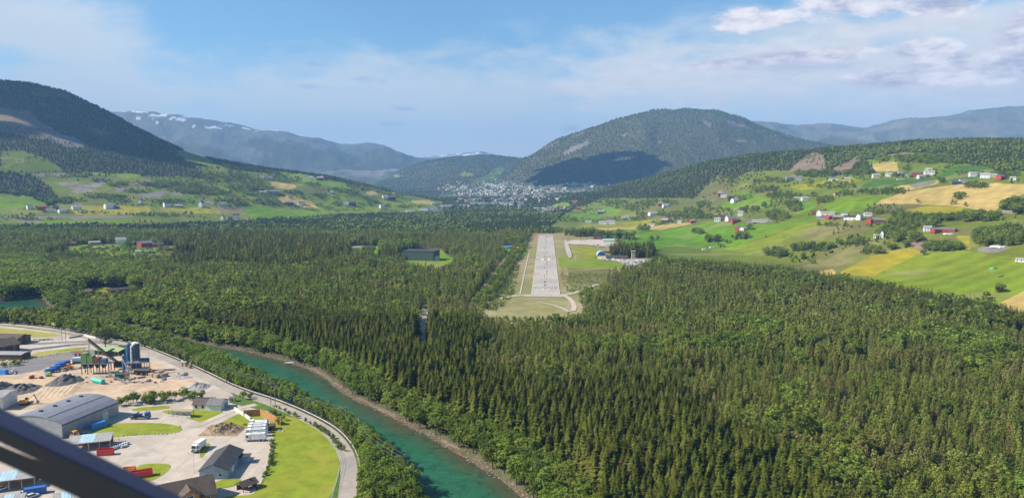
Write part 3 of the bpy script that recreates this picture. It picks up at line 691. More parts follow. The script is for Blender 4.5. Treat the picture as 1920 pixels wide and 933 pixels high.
def floor_trees(y0, y1, cell, hs=1.0):
    x, y = grid_pts(y0, y1, cell)
    ci, ri = cell_at(x, y)
    ok = (cls[ci, ri] == CL['forest']) & GVIS[ci, ri] & (GZ[ci, ri] < 60)
    d = GRD[ci, ri]; ok &= d > .9
    ok &= dist_poly(x, y, roadW, False) > 6.5 if y0 < 900 else True
    ok &= ~inpoly(x, y, pathW)
    ok &= ~(GL[ci, ri] == LID('A'))
    x, y, d = x[ok], y[ok], d[ok]; z = HZ(x, y)
    u = _h(np.round(x * 7), np.round(y * 7), 8); u2 = _h(np.round(x * 7), np.round(y * 7), 9)
    u3 = _h(np.round(x * 7), np.round(y * 7), 12); st = fbm(x, y, 130, 3, 61); st2 = fbm(x, y, 60, 3, 62); ps, py_ = proj(x, y, z)
    k = np.where(u < .90, K_P, np.where(u < .96, K_S, K_B))
    h = np.where(st > .5, 7.2, 10.2) + 5 * u2 ** 2 + 8 * (st2 - .5) + 3 * (u3 > .93)
    # stands of one age and kind
    left = (ps < 780)
    kk = np.where(u < .48, K_S, np.where(u < .90, K_P, K_B)); k = np.where(left, kk, k); h = np.where(left, 11 + 5 * u2 + 6 * (st2 - .5), h)
    bro = (st2 > .74); k = np.where(bro & (u < .7), K_B, k)
    band = (d < 105 + (st - .5) * 120) & (y < 760) & (x > -330)
    k = np.where(band, np.where(u < .93, K_S, K_B), k); h = np.where(band, np.where(u < .93, 16, 8) + 5 * u2 + 6 * (st2 - .5), h)
    shore = d < 7 + 16 * st2
    k = np.where(shore & (u < .88), K_B, k); h = np.where(shore, 8 + 5 * u2, h)
    nearside = shore & inpoly(x, y, np.vstack([bank_near, roadW[::-1]]))
    nside = inpoly(x, y, np.vstack([W([(820, 1010), (793, 960), (775, 925), (748, 888), (715, 852), (668, 808), (605, 782), (520, 745), (430, 698), (380, 672), (300, 648), (215, 626), (160, 611), (115, 602), (60, 599), (0, 600)]), roadW[::-1]]))
    k = np.where(nside & (u < .93), K_B, k); h = np.where(nside, 5.5 + 3.5 * u2, h)
    for i_, P in enumerate(spruceW):
        m_ = inpoly(x, y, P); k = np.where(m_, K_S, k); k = np.where(m_ & (u > .88), K_P, k); h = np.where(m_, 12 + 9 * u2, h)
    dr = dist_poly(x, y, edgeR, False); m_ = (dr < 45 + 60 * (st - .35)) & (ps > 1190); k = np.where(m_, np.where(u < .93, K_S, K_B), k); h = np.where(m_, 13.5 + 4 * u2, h)
    m_ = inpoly(ps, py_, [(1760, 640), (1860, 640), (1900, 690), (1840, 740), (1780, 700)]) & (st2 > .4); k = np.where(m_, K_B, k)
    m_ = inpoly(ps, py_, [(0, 490), (240, 490), (280, 530), (240, 560), (0, 560)]); k = np.where(m_ & (u < .85), K_B, k); h = np.where(m_, 13 + 4 * u2, h)
    m_ = inpoly(ps, py_, [(100, 600), (420, 620), (560, 600), (400, 540), (230, 560), (60, 560)]); k = np.where(m_ & (u < .3), K_B, k)
    # trees do not stand where buildings and gravel are
    gap = fbm(x, y, 34, 4, 63); thin = ~band & (gap > .62) & (u3 < .62); k = np.where(thin, -1, k)
    for P in ([(90, 474), (370, 474), (370, 512), (90, 512)], [(130, 552), (270, 546), (280, 600), (130, 606)], [(700, 480), (860, 480), (860, 512), (700, 512)]):
        m_ = inpoly(ps, py_, P); h = np.where(m_, h * .55, h)
    keep = k >= 0
    add_trees(x[keep], y[keep], z[keep], k[keep], (h * hs)[keep])
floor_trees(225, 620, 3.5)
floor_trees(620, 1000, 4.3)
floor_trees(1000, 1600, 6.0)
NEAR_LIMIT = None
# groups of broadleaf trees and hedges in the fields (drawn where they stand on the slopes)
clumps = [(1310, 437, 14, 3, 9, 13), (1337, 452, 15, 4, 16, 13), (1387, 446, 17, 4, 16, 12), (1365, 456, 5, 2, 3, 8), (1406, 431, 4, 2, 3, 14), (1227, 450, 9, 2, 6, 9), (1206, 430, 12, 4, 14, 12),
 (1454, 478, 22, 6, 26, 12), (1501, 468, 20, 4, 20, 11), (1527, 466, 42, 5, 46, 10), (1637, 474, 24, 4, 22, 9), (1670, 466, 10, 3, 8, 9), (1699, 462, 6, 3, 5, 10), (1768, 466, 38, 6, 60, 9), (1684, 452, 9, 4, 10, 12), (1717, 450, 12, 5, 14, 12),
 (1524, 494, 4, 1, 2, 8), (1506, 485, 4, 2, 4, 8), (1713, 422, 48, 10, 90, 10), (1670, 438, 28, 10, 60, 10), (1830, 410, 46, 7, 60, 11), (1845, 450, 20, 12, 34, 12), (1892, 446, 34, 16, 80, 12), (1902, 392, 26, 12, 60, 12),
 (1797, 370, 12, 6, 16, 9), (1830, 351, 22, 5, 26, 9), (1764, 342, 7, 3, 6, 10), (1722, 381, 2, 1, 1, 10), (1786, 384, 7, 2, 3, 8), (1810, 387, 2, 1, 2, 7), (1655, 362, 50, 4, 55, 9), (1590, 364, 16, 4, 18, 9), (1546, 376, 16, 5, 24, 9), (1524, 369, 7, 4, 8, 9), (1518, 344, 7, 4, 8, 9),
 (1434, 357, 26, 6, 40, 11), (1471, 368, 36, 5, 46, 10), (1457, 407, 19, 9, 38, 12), (1487, 389, 16, 9, 26, 12), (1432, 388, 5, 2, 4, 11), (1407, 396, 20, 5, 24, 10), (1295, 402, 26, 10, 60, 11), (1328, 410, 15, 4, 18, 10), (1267, 406, 22, 5, 34, 10), (1245, 404, 14, 3, 16, 10), (1320, 386, 14, 7, 26, 10), (1203, 404, 9, 4, 12, 10), (1351, 396, 22, 4, 20, 8), (1225, 421, 7, 3, 6, 9),
 (1147, 446, 30, 2, 26, 17), (1090, 441, 30, 3, 40, 17), (1180, 448, 10, 3, 8, 15), (1160, 385, 30, 6, 40, 10), (1190, 392, 24, 5, 30, 10), (1110, 398, 26, 5, 26, 9), (1060, 412, 24, 4, 26, 10), (1180, 412, 34, 3, 26, 9), (1100, 415, 30, 3, 16, 9), (1140, 378, 40, 4, 40, 10), (1230, 382, 40, 6, 60, 11), (1355, 340, 22, 6, 24, 11), (1390, 372, 20, 4, 16, 8), (1570, 345, 30, 3, 24, 8), (1610, 325, 30, 5, 60, 10), (1530, 328, 46, 6, 100, 10), (1740, 300, 40, 8, 90, 11), (1700, 318, 12, 3, 10, 9), (1790, 306, 20, 4, 30, 10), (1690, 330, 40, 3, 26, 8), (1890, 330, 24, 4, 24, 9), (1860, 440, 30, 5, 26, 10), (1700, 408, 30, 4, 30, 9), (1660, 400, 40, 3, 24, 8), (1875, 547, 6, 2, 7, 8), (1850, 559, 3, 2, 2, 8), (1730, 478, 3, 1, 2, 8), (1595, 458, 30, 4, 26, 9), (1560, 424, 30, 2, 12, 7),
 (498, 380, 26, 4, 34, 11), (520, 385, 13, 4, 14, 11), (545, 384, 8, 3, 8, 10), (598, 386, 7, 3, 7, 11), (617, 391, 8, 3, 8, 10), (633, 383, 13, 3, 14, 11), (547, 362, 21, 4, 30, 11), (597, 366, 15, 3, 20, 11), (637, 358, 26, 4, 34, 11), (662, 364, 10, 3, 12, 11), (679, 371, 8, 3, 9, 11), (699, 378, 14, 2, 14, 11), (726, 386, 8, 3, 8, 10), (753, 389, 16, 2, 14, 10), (493, 355, 20, 4, 26, 11), (544, 338, 26, 5, 42, 11), (582, 346, 16, 3, 18, 11), (525, 330, 26, 4, 30, 11), (671, 349, 22, 3, 30, 10), (699, 357, 22, 3, 30, 10), (740, 368, 24, 3, 30, 10),
 (117, 378, 20, 5, 34, 11), (93, 380, 8, 6, 16, 12), (26, 366, 4, 2, 3, 13), (185, 339, 22, 3, 20, 9), (219, 347, 22, 4, 28, 9), (257, 359, 26, 4, 30, 9), (202, 370, 36, 3, 34, 9), (308, 347, 42, 5, 60, 10), (360, 357, 32, 8, 80, 11), (456, 353, 32, 5, 50, 11), (452, 333, 13, 10, 24, 11), (325, 380, 42, 4, 50, 10), (223, 377, 22, 3, 22, 10), (137, 377, 26, 3, 24, 10), (130, 398, 6, 3, 5, 10), (452, 384, 16, 4, 24, 11), (394, 360, 26, 7, 56, 11), (250, 386, 60, 2, 22, 8), (300, 404, 60, 2, 40, 9), (30, 408, 40, 1.5, 20, 8), (180, 400, 50, 1.5, 18, 8), (420, 376, 20, 4, 24, 10), (410, 335, 30, 8, 50, 11), (150, 330, 40, 3, 24, 9),
 (60, 412, 60, 1, 20, 7), (400, 330, 55, 16, 110, 11), (350, 352, 60, 10, 80, 10), (470, 343, 24, 11, 50, 11), (440, 366, 40, 7, 50, 10), (285, 345, 40, 6, 36, 9), (500, 366, 30, 5, 30, 10), (620, 372, 40, 3, 24, 9), (560, 372, 24, 2, 12, 9), (690, 384, 30, 2, 14, 9), (780, 388, 30, 2, 20, 10), (640, 395, 60, 2, 24, 9), (1700, 300, 60, 6, 70, 11), (1560, 352, 50, 3, 30, 9), (1450, 340, 40, 5, 50, 10), (1820, 326, 30, 3, 16, 8), (1760, 412, 30, 5, 40, 10), (200, 470, 60, 6, 34, 8), (300, 474, 40, 7, 26, 9), (200, 562, 44, 5, 14, 8), (236, 466, 5, 3, 5, 13), (265, 486, 60, 3, 26, 8), (170, 480, 50, 3, 24, 8)]
for (px, py, rx_, ry_, n, h0) in clumps:
    for _ in range(int(n * 1.5)):
        for tr in range(4):
            a, rr_ = random.random() * 6.283, math.sqrt(random.random())
            p = hit(px + math.cos(a) * rx_ * rr_, py + math.sin(a) * ry_ * rr_)
            if p and p[1] < 4300: break
        if not p: continue
        add_trees(np.array([p[0]]), np.array([p[1]]), np.array([p[2]]), np.array([K_B if random.random() < .88 else K_S]), np.array([h0 * random.uniform(.65, 1.15)]))
# scrub in the runway clearing and along its left edge
def scatter(P, n, kk, h0, h1, sc=1):
    P = W(P); x0, y0 = P.min(0); x1, y1 = P.max(0); c_ = 0
    while c_ < n:
        x = rng.uniform(x0, x1, 400); y = rng.uniform(y0, y1, 400); m_ = inpoly(x, y, P); x, y = x[m_][:n - c_], y[m_][:n - c_]
        c_ += len(x); add_trees(x, y, HZ(x, y), np.full(len(x), kk), rng.uniform(h0, h1, len(x)))
scatter([(880, 585), (905, 550), (935, 510), (960, 470), (985, 445), (995, 440), (985, 470), (965, 500), (940, 540), (912, 580)], 650, K_B, 2.5, 9)
scatter([(905, 600), (1000, 600), (1090, 600), (1080, 625), (900, 622)], 260, K_B, 1.5, 5)
scatter([(1048, 512), (1160, 512), (1120, 560), (1062, 545)], 420, K_B, .8, 2.2)
scatter([(900, 575), (930, 545), (960, 500), (975, 500), (960, 560), (930, 585)], 420, K_B, .8, 3.5)
scatter([(1085, 550), (1112, 545), (1110, 575), (1090, 575)], 40, K_B, 4, 8)
scatter([(1000, 438), (1000, 432), (900, 425), (1050, 428), (1060, 436)], 260, K_B, 4, 9)
scatter([(1146, 484), (1226, 484), (1226, 466), (1140, 470)], 160, K_S, 14, 20)
# hedge by the yard, bushes on the site
hedge = W([(222, 762), (300, 757), (370, 752), (372, 746), (300, 750), (222, 756)])
scatter([(215, 764), (300, 757), (385, 748), (372, 741), (300, 750), (222, 756)], 42, K_B, 3.5, 6.5)
scatter([(0, 688), (20, 690), (48, 682), (46, 676), (0, 678)], 16, K_B, 2.2, 3.6)
scatter([(645, 846), (630, 822), (596, 800), (560, 786), (524, 768), (508, 762), (530, 768), (570, 788), (618, 822), (636, 850)], 70, K_B, 1.2, 3)
scatter([(505, 772), (530, 778), (535, 798), (515, 796)], 14, K_B, 2, 5)
scatter([(508, 830), (514, 830), (512, 870), (500, 893), (494, 893), (504, 868)], 34, K_B, 1.2, 2.6)
nb = smooth_poly(W([(826, 1010), (799, 960), (781, 925), (753, 888), (720, 852), (675, 810), (612, 784), (524, 748), (432, 700), (384, 674), (302, 650), (215, 628), (160, 613), (115, 604), (60, 601), (0, 602), (-150, 604)]), 2, False)
def strip_trees(n, kk, h0, h1, ylo, yhi, gap=4.5):
    P = np.vstack([nb, roadW[::-1]]); P = P[(P[:, 1] > ylo - 40) & (P[:, 1] < yhi + 40)]; c_ = 0
    x = rng.uniform(P[:, 0].min(), P[:, 0].max(), n * 60); y = rng.uniform(ylo, yhi, n * 60)
    m_ = inpoly(x, y, np.vstack([nb, roadW[::-1]])); x, y = x[m_], y[m_]
    m_ = dist_poly(x, y, roadW, False) > gap; x, y = x[m_][:n], y[m_][:n]
    print('strip', len(x)); add_trees(x, y, HZ(x, y), np.full(len(x), kk), rng.uniform(h0, h1, len(x)))
strip_trees(330, K_B, 6, 10.5, 235, 400, 5.5); strip_trees(330, K_B, 5.5, 9, 400, 520); strip_trees(750, K_B, 6, 11, 500, 625); strip_trees(110, K_S, 9, 15, 540, 625)
scatter([(440, 745), (470, 742), (476, 748), (450, 752)], 6, K_B, 2, 6)
TX, TY, TZ, TK, TH = [np.concatenate(a) for a in (TX, TY, TZ, TK, TH)]
# nothing grows on the gravelled yard paths
D3 = np.sqrt(TX ** 2 + TY ** 2 + (TZ - CAM_H) ** 2)
ppx, ppy = proj(TX, TY, TZ); _, ppt = proj(TX, TY, TZ + TH)
infr = (ppx > -20) & (ppx < 1940) & (ppt < 925)
lab = {K_S: ('tall narrow dark green spruce standing in the forest by the river', 'spruce trees of the forest'),
       K_P: ('grey green pine with a rounded crown standing in the pine forest', 'pine trees of the forest'),
       K_B: ('bushy mid green broadleaf tree on the river bank or by road and yard', 'broadleaf trees along river and road')}
individual = np.zeros(len(TX), bool)
for kk, kind in ((K_S, 'spruce'), (K_P, 'pine'), (K_B, 'broad')):
    cand = np.nonzero(infr & (TK == kk))[0]; score = D3[cand] / TH[cand]; order = cand[np.argsort(score)][:295]
    individual[order] = True
    for i in order:
        root = bpy.data.objects.new(KN[kind], None); COL.objects.link(root); root.empty_display_size = .5
        h = float(TH[i]); wd = h * random.uniform(.9, 1.25) * (1.05 if kind == 'pine' else 1.0)
        root.location = (TX[i], TY[i], TZ[i] - .15); root.rotation_euler = (0, 0, random.random() * 6.28); root.scale = (wd, wd, h)
        l_, gname = lab[kk]; tag(root, l_, 'tree', gname)
        tm, cmm = PM[(kind, random.randrange(4))]
        for nm, me in (('trunk', tm), ('crown', cmm)):
            o = bpy.data.objects.new(nm, me); COL.objects.link(o); o.parent = root
rest = ~individual
x, y, z, k, h = TX[rest], TY[rest], TZ[rest] - .15, TK[rest], TH[rest]; d = D3[rest]
lod = (d > 560).astype(int); pid = k * 8 + lod * 4 + rng.integers(0, 4, len(x))
me = bpy.data.meshes.new('forest'); me.vertices.add(len(x)); me.vertices.foreach_set('co', np.stack([x, y, z], 1).astype(np.float32).ravel())
for nm, ty, arr in (('pid', 'INT', pid.astype(np.int32)), ('hgt', 'FLOAT', h.astype(np.float32)), ('wid', 'FLOAT', (h * rng.uniform(.85, 1.3, len(x)) * (1 + .22 * lod * (k != 1)) * np.where(k == 1, 1.08, 1.0)).astype(np.float32)), ('rot', 'FLOAT', rng.uniform(0, 6.28, len(x)).astype(np.float32))):
    at_ = me.attributes.new(nm, ty, 'POINT'); at_.data.foreach_set('value', arr)
forest = link('forest', me); tag(forest, 'dense mixed forest of pine, spruce and broadleaf trees filling the valley floor', 'forest', kind='stuff')
ng = bpy.data.node_groups.new('forest_nodes', 'GeometryNodeTree')
ng.interface.new_socket('Geometry', in_out='INPUT', socket_type='NodeSocketGeometry'); ng.interface.new_socket('Geometry', in_out='OUTPUT', socket_type='NodeSocketGeometry')
N = ng.nodes; gi = N.new('NodeGroupInput'); go = N.new('NodeGroupOutput'); ip = N.new('GeometryNodeInstanceOnPoints')
ci_ = N.new('GeometryNodeCollectionInfo'); ci_.inputs[0].default_value = proto_col; ci_.inputs['Separate Children'].default_value = True; ci_.inputs['Reset Children'].default_value = True
def named(nm, ty):
    n = N.new('GeometryNodeInputNamedAttribute'); n.data_type = ty; n.inputs[0].default_value = nm; return n.outputs[0]
ng.links.new(gi.outputs[0], ip.inputs['Points']); ng.links.new(ci_.outputs[0], ip.inputs['Instance']); ip.inputs['Pick Instance'].default_value = True
ng.links.new(named('pid', 'INT'), ip.inputs['Instance Index'])
cr = N.new('ShaderNodeCombineXYZ'); ng.links.new(named('rot', 'FLOAT'), cr.inputs[2]); ng.links.new(cr.outputs[0], ip.inputs['Rotation'])
cs_ = N.new('ShaderNodeCombineXYZ'); wn = named('wid', 'FLOAT'); ng.links.new(wn, cs_.inputs[0]); ng.links.new(wn, cs_.inputs[1]); ng.links.new(named('hgt', 'FLOAT'), cs_.inputs[2]); ng.links.new(cs_.outputs[0], ip.inputs['Scale'])
ng.links.new(ip.outputs[0], go.inputs[0])
md = forest.modifiers.new('grow', 'NODES'); md.node_group = ng
print('forest instances', len(x), 'individual', individual.sum())

# far woods: one mesh of small crowns on the slopes and the far plain
def lp_spruce(seed):
    r_ = random.Random(seed); v, f = [], []
    for i, (z0, z1, rad) in enumerate(((.05, .55, .24), (.32, .78, .17), (.58, 1.0, .11))):
        n = len(v); s = 5
        for k_ in range(s):
            a = 6.283 * k_ / s + r_.random(); v.append((math.cos(a) * rad * r_.uniform(.7, 1.3), math.sin(a) * rad * r_.uniform(.7, 1.3), z0 + r_.uniform(-.06, .06)))
        v.append((r_.uniform(-.02, .02), 0, z1))
        for k_ in range(s): f.append((n + k_, n + (k_ + 1) % s, n + s))
    return np.array(v), np.array(f)
def lp_broad(seed):
    bm = bmesh.new(); bmesh.ops.create_icosphere(bm, subdivisions=1, radius=1); r_ = random.Random(seed)
    v = np.array([(q.co.x * .36 * r_.uniform(.6, 1.25), q.co.y * .36 * r_.uniform(.6, 1.25), .55 + q.co.z * .45 * r_.uniform(.7, 1.1)) for q in bm.verts]); bm.verts.index_update()
    f = np.array([[q.index for q in fa.verts] for fa in bm.faces]); bm.free(); return v, f
FAR = [lp_spruce(i) for i in range(3)] + [lp_broad(i) for i in range(4)]
def far_batch(name, x, y, z, h, kind, colr, label):
    vs, fs, cs2, off = [], [], [], 0
    var = np.where(kind == 0, rng.integers(0, 3, len(x)), 3 + rng.integers(0, 4, len(x)))
    for vi in range(7):
        m_ = var == vi; n = m_.sum()
        if not n: continue
        v, f = FAR[vi]; a = rng.uniform(0, 6.28, n); c_, s_ = np.cos(a), np.sin(a); wd = h[m_] * rng.uniform(.8, 1.25, n)
        X_ = (v[None, :, 0] * c_[:, None] - v[None, :, 1] * s_[:, None]) * wd[:, None] + x[m_][:, None]
        Y_ = (v[None, :, 0] * s_[:, None] + v[None, :, 1] * c_[:, None]) * wd[:, None] + y[m_][:, None]
        Z_ = v[None, :, 2] * h[m_][:, None] + z[m_][:, None]
        vs.append(np.stack([X_, Y_, Z_], -1).reshape(-1, 3)); fs.append((f[None] + (np.arange(n) * len(v))[:, None, None]).reshape(-1, 3) + off); off += n * len(v)
        cs2.append(np.repeat(colr[m_], len(v), 0))
    o = link(name, np_mesh(name, np.concatenate(vs), np.concatenate(fs), 3, False, np.concatenate(cs2)), m_far)
    tag(o, label, 'forest', kind='stuff'); print(name, len(x)); return o
def far_pts(y0, y1, cell, cond, amax=.74):
    x, y = grid_pts(y0, y1, cell, amax); ci, ri = cell_at(x, y)
    ok = (cls[ci, ri] == CL['forest']) & GVIS[ci, ri] & cond(ci, ri); return x[ok], y[ok], ci[ok], ri[ok]
CS, CB, CP = np.array((.065, .082, .024)), np.array((.125, .160, .034)), np.array((.06, .085, .036))
def tree_cols(x, y, fr_s, dark=1.0, seed=70):
    u = rng.random(len(x)); st = fbm(x, y, 200, 3, seed); kind = (u > fr_s + (st - .5) * 1.2).astype(int)
    c_ = np.where(kind[:, None] == 0, CS, CB) * rng.uniform(.72, 1.3, len(x))[:, None] * dark
    return kind, c_
for nm, y0, y1, cell, ls, fr_s, h0, dk, lb in [
    ('woods', 1600, 2900, 6.8, ('0',), .75, 11.5, 1.15, 'far part of the flat valley forest reaching to the town'),
    ('hillside_woods', 1000, 2100, 6.3, ('F', 'G'), .65, 9.5, 1.0, 'woods on the lower slopes on both sides of the valley'),
    ('ridge_woods', 2100, 4400, 9.5, ('F', 'G'), .8, 11, .9, 'dark spruce woods on the ridges and the left mountain'),
    ('mountain_woods', 3900, 7600, 20, ('D', 'C', '0'), .5, 14, .9, 'woods covering the blue green hills behind the town')]:
    ids = [0 if q == '0' else LID(q) for q in ls]
    x, y, ci, ri = far_pts(y0, y1, cell, lambda a, b_: np.isin(GL[a, b_], ids))
    kind, c_ = tree_cols(x, y, fr_s, dk)
    far_batch(nm, x, y, HZ(x, y) - 1, h0 * rng.uniform(.6, 1.2, len(x)), kind, c_, lb)
# loose trees: between the houses of the town, on heaths, on rough slopes
x, y = grid_pts(2600, 6800, 24, .6); ci, ri = cell_at(x, y)
ok = np.isin(cls[ci, ri], [CL['town']]) & GVIS[ci, ri] & (fbm(x, y, 120, 3, 88) > .36); x, y = x[ok], y[ok]
kind, c_ = tree_cols(x, y, .3); far_batch('town_trees', x, y, HZ(x, y) - 1, 13 * rng.uniform(.6, 1.3, len(x)), kind, c_, 'trees scattered between the houses of the far town')
x, y = grid_pts(1000, 3300, 13, .74); ci, ri = cell_at(x, y)
ok = np.isin(cls[ci, ri], [CL['olive'], CL['logged'], CL['rock'], CL['meadow']]) & GVIS[ci, ri] & (fbm(x, y, 70, 3, 89) > .575) & np.isin(GL[ci, ri], [LID('F'), LID('G')]); x, y = x[ok], y[ok]
kind, c_ = tree_cols(x, y, .15); far_batch('slope_scrub', x, y, HZ(x, y) - .5, 6 * rng.uniform(.5, 1.4, len(x)), kind, c_, 'loose scrub and small trees on the rough slopes')
# ------------------------------------------------------------------ sheets: yard, roads, runway
class MB:
    """collects simple solids and links them as ONE mesh object"""
    def __init__(s): s.v, s.f, s.mi = [], [], []
    def add(s, v, f, mi=0):
        n = len(s.v); s.v += [tuple(p) for p in v]; s.f += [tuple(i + n for i in x) for x in f]; s.mi += [mi] * len(f); return s
    def box(s, cx, cy, cz, sx, sy, sz, rz=0, mi=0, ry=0, bevel=0, top=1.0):
        M_ = Matrix.Translation((cx, cy, cz)) @ Matrix.Rotation(rz, 4, 'Z') @ Matrix.Rotation(ry, 4, 'Y')
        P = [M_ @ Vector((x * sx / 2 * (top if z > 0 else 1), y * sy / 2 * (top if z > 0 else 1), z * sz / 2)) for z in (-1, 1) for x, y in ((-1, -1), (1, -1), (1, 1), (-1, 1))]
        return s.add(P, [(0, 3, 2, 1), (4, 5, 6, 7), (0, 1, 5, 4), (1, 2, 6, 5), (2, 3, 7, 6), (3, 0, 4, 7)], mi)
    def cyl(s, p0, p1, r0, r1=None, seg=12, mi=0, caps=True):
        p0, p1 = Vector(p0), Vector(p1); r1 = r0 if r1 is None else r1; d = (p1 - p0).normalized()
        a = d.orthogonal().normalized(); b_ = d.cross(a); v = []
        for p, r_ in ((p0, r0), (p1, r1)):
            for k in range(seg):
                t_ = 2 * math.pi * k / seg; v.append(p + (a * math.cos(t_) + b_ * math.sin(t_)) * r_)
        f = [(k, (k + 1) % seg, (k + 1) % seg + seg, k + seg) for k in range(seg)]
        if caps: f += [tuple(range(seg))[::-1], tuple(range(seg, 2 * seg))]
        return s.add(v, f, mi)
    def prism(s, prof, y0, y1, mi=0):
        n = len(prof); v = [(x, y0, z) for x, z in prof] + [(x, y1, z) for x, z in prof]
        return s.add(v, [tuple(range(n)), tuple(range(2 * n - 1, n - 1, -1))] + [(i, i + n, (i + 1) % n + n, (i + 1) % n) for i in range(n)], mi)
    def prismx(s, prof, x0, x1, mi=0):
        n = len(prof); v = [(x0, y, z) for y, z in prof] + [(x1, y, z) for y, z in prof]
        return s.add(v, [tuple(range(n)), tuple(range(2 * n - 1, n - 1, -1))] + [(i, i + n, (i + 1) % n + n, (i + 1) % n) for i in range(n)], mi)
    def build(s, name, material, parent=None, loc=(0, 0, 0), rz=0):
        me = bpy.data.meshes.new(name); me.from_pydata(s.v, [], s.f); me.validate()
        if any(s.mi): me.polygons.foreach_set('material_index', s.mi[:len(me.polygons)])
        me.update(); bm = bmesh.new(); bm.from_mesh(me); bmesh.ops.recalc_face_normals(bm, faces=bm.faces); bm.to_mesh(me); bm.free()
        return link(name, me, material, parent, loc, rz)
def empty(name, loc, rz=0, label=None, cat=None, group=None):
    o = bpy.data.objects.new(name, None); COL.objects.link(o); o.location = loc; o.rotation_euler = (0, 0, rz); o.empty_display_size = 1
    return tag(o, label, cat, group)
def copy_thing(r, loc, rz=None, label=None, group=None, scale=None):
    def cpy(o, par):
        c_ = o.copy(); COL.objects.link(c_)
        if par is not None:
            c_.parent = par; c_.matrix_parent_inverse = o.matrix_parent_inverse
        for ch in o.children: cpy(ch, c_)
        return c_
    c_ = cpy(r, None); c_.location = loc
    if rz is not None: c_.rotation_euler = (0, 0, rz)
    if scale: c_.scale = (scale,) * 3 if isinstance(scale, (int, float)) else scale
    if label: c_['label'] = label
    if group: c_['group'] = group
    return c_
def smat(name, col, var=.2, scale=.25, fine=2.0, tint=None, rough=.93, track=0.0):
    m, t = new_mat(name); ge = t.node('ShaderNodeNewGeometry')
    a = t.noise(ge.outputs['Position'], scale, 7, .68, .4); b_ = t.noise(ge.outputs['Position'], fine, 4, .65)
    f = t.math('ADD', t.math('MULTIPLY', a, .65), t.math('MULTIPLY', b_, .35))
    c_ = t.mix(t.sstep(f, .3, .7), [x * (1 - var) for x in col], [x * (1 + var) for x in col])
    if tint is not None:
        big = t.noise(ge.outputs['Position'], scale * .28, 6, .7, .8); c_ = t.mix(t.math('MULTIPLY', t.sstep(big, .46, .62), .7), c_, tint)
    if track:
        mp = t.node('ShaderNodeMapping', ins={0: ge.outputs['Position']}); mp.inputs['Rotation'].default_value = (0, 0, R(track)); mp.inputs['Scale'].default_value = (1, .06, 1)
        tr_ = t.noise(mp.outputs[0], .5, 6, .7); c_ = t.mix(t.math('MULTIPLY', t.sstep(tr_, .5, .68), .45), c_, [x * .6 for x in col])
    bn = t.node('ShaderNodeBump', ins={'Height': f, 'Strength': .4, 'Distance': .3})
    b = t.node('ShaderNodeBsdfPrincipled', ins={'Base Color': c_, 'Roughness': rough, 'Specular IOR Level': .15, 'Normal': bn.outputs[0]}); finish(t, b.outputs[0]); return m
S_gravel = smat('yard_gravel', (.48, .405, .335), .16, .12, 1.5, (.36, .30, .25), track=25)
S_sand = smat('sand', (.53, .39, .265), .2, .15, 1.0, (.34, .24, .17), track=62)
S_dark = smat('asphalt_yard', (.20, .185, .18), .16, .1, 1.2, (.27, .23, .20), track=62)
S_grass = smat('lawn', (.20, .24, .018), .3, .16, 2.2, (.28, .26, .035))
S_grass2 = smat('lawn_dark', (.085, .15, .025), .3, .2, 2.2, (.14, .18, .04))
S_grassdry = smat('lawn_dry', (.30, .28, .06), .25, .2, 2.2, (.38, .30, .12))
S_road = smat('road_asphalt', (.37, .32, .275), .1, .1, 2.0, (.25, .23, .22))
S_runway = smat('runway_asphalt', (.42, .375, .33), .10, .05, .8, (.30, .27, .25), track=-5)
S_path = smat('gravel_path', (.46, .40, .32), .15, .3, 2.0)
def smoothW(pts, it=2, closed=True): return smooth_poly(W(pts), it, closed)
def sheet(name, pts, z, m_, label=None, it=2): return poly_sheet(name, smoothW(pts, it), z, m_, label, None)
def strip(name, P, width, z, m_, label=None, kerb=False, thing=None):
    P = np.asarray(P, float); n = len(P); T = np.gradient(P, axis=0); T /= np.linalg.norm(T, axis=1)[:, None]; Nn = np.stack([-T[:, 1], T[:, 0]], 1)
    wv = np.broadcast_to(width, (n,)); Lf = P + Nn * wv[:, None] / 2; Rt = P - Nn * wv[:, None] / 2
    zz = np.full((n, 1), z) if np.isscalar(z) else np.asarray(z)[:, None]
    v = np.concatenate([np.hstack([Rt, zz]), np.hstack([Lf, zz])]); f = [(i, i + 1, n + i + 1, n + i) for i in range(n - 1)]
    o = link(name, np_mesh(name, v, f, 4), m_); tag(o, label, None, None, 'structure'); return o
sheet('yard', [(-60, 668), (0, 660), (60, 640), (0, 628), (-60, 624), (-60, 608), (0, 610), (60, 616), (122, 625), (185, 640), (262, 655), (330, 684), (420, 726), (440, 742), (445, 760), (500, 758), (540, 770), (520, 800), (505, 850), (495, 900), (470, 925), (420, 960), (300, 1050), (-100, 1100), (-100, 700)], .05, S_gravel, 'pale gravel yard of the works', 1)
sheet('lawn', [(505, 775), (560, 782), (610, 812), (640, 855), (632, 905), (600, 1000), (400, 1010), (380, 945), (436, 926), (470, 928), (497, 905), (507, 870), (516, 830), (505, 800)], .09, S_grass, 'bright green mown lawn inside the road bend', 2)
sheet('roadside_grass', [(610, 800), (645, 835), (662, 870), (640, 905), (634, 960), (600, 960), (633, 905), (641, 856), (612, 812), (560, 782), (505, 775), (500, 760), (560, 774)], .13, S_grass2, 'long dark grass between lawn and road', 1)
sheet('grass_island', [(180, 798), (200, 793), (300, 792), (338, 798), (342, 806), (330, 812), (240, 816), (180, 824), (160, 822)], .10, S_grass, 'oval grass island edged with stones', 2)
sheet('grass_triangle', [(298, 770), (330, 768), (380, 766), (415, 768), (420, 774), (385, 795), (360, 786), (320, 777)], .10, S_grass, 'triangular grass patch by the white house', 1)
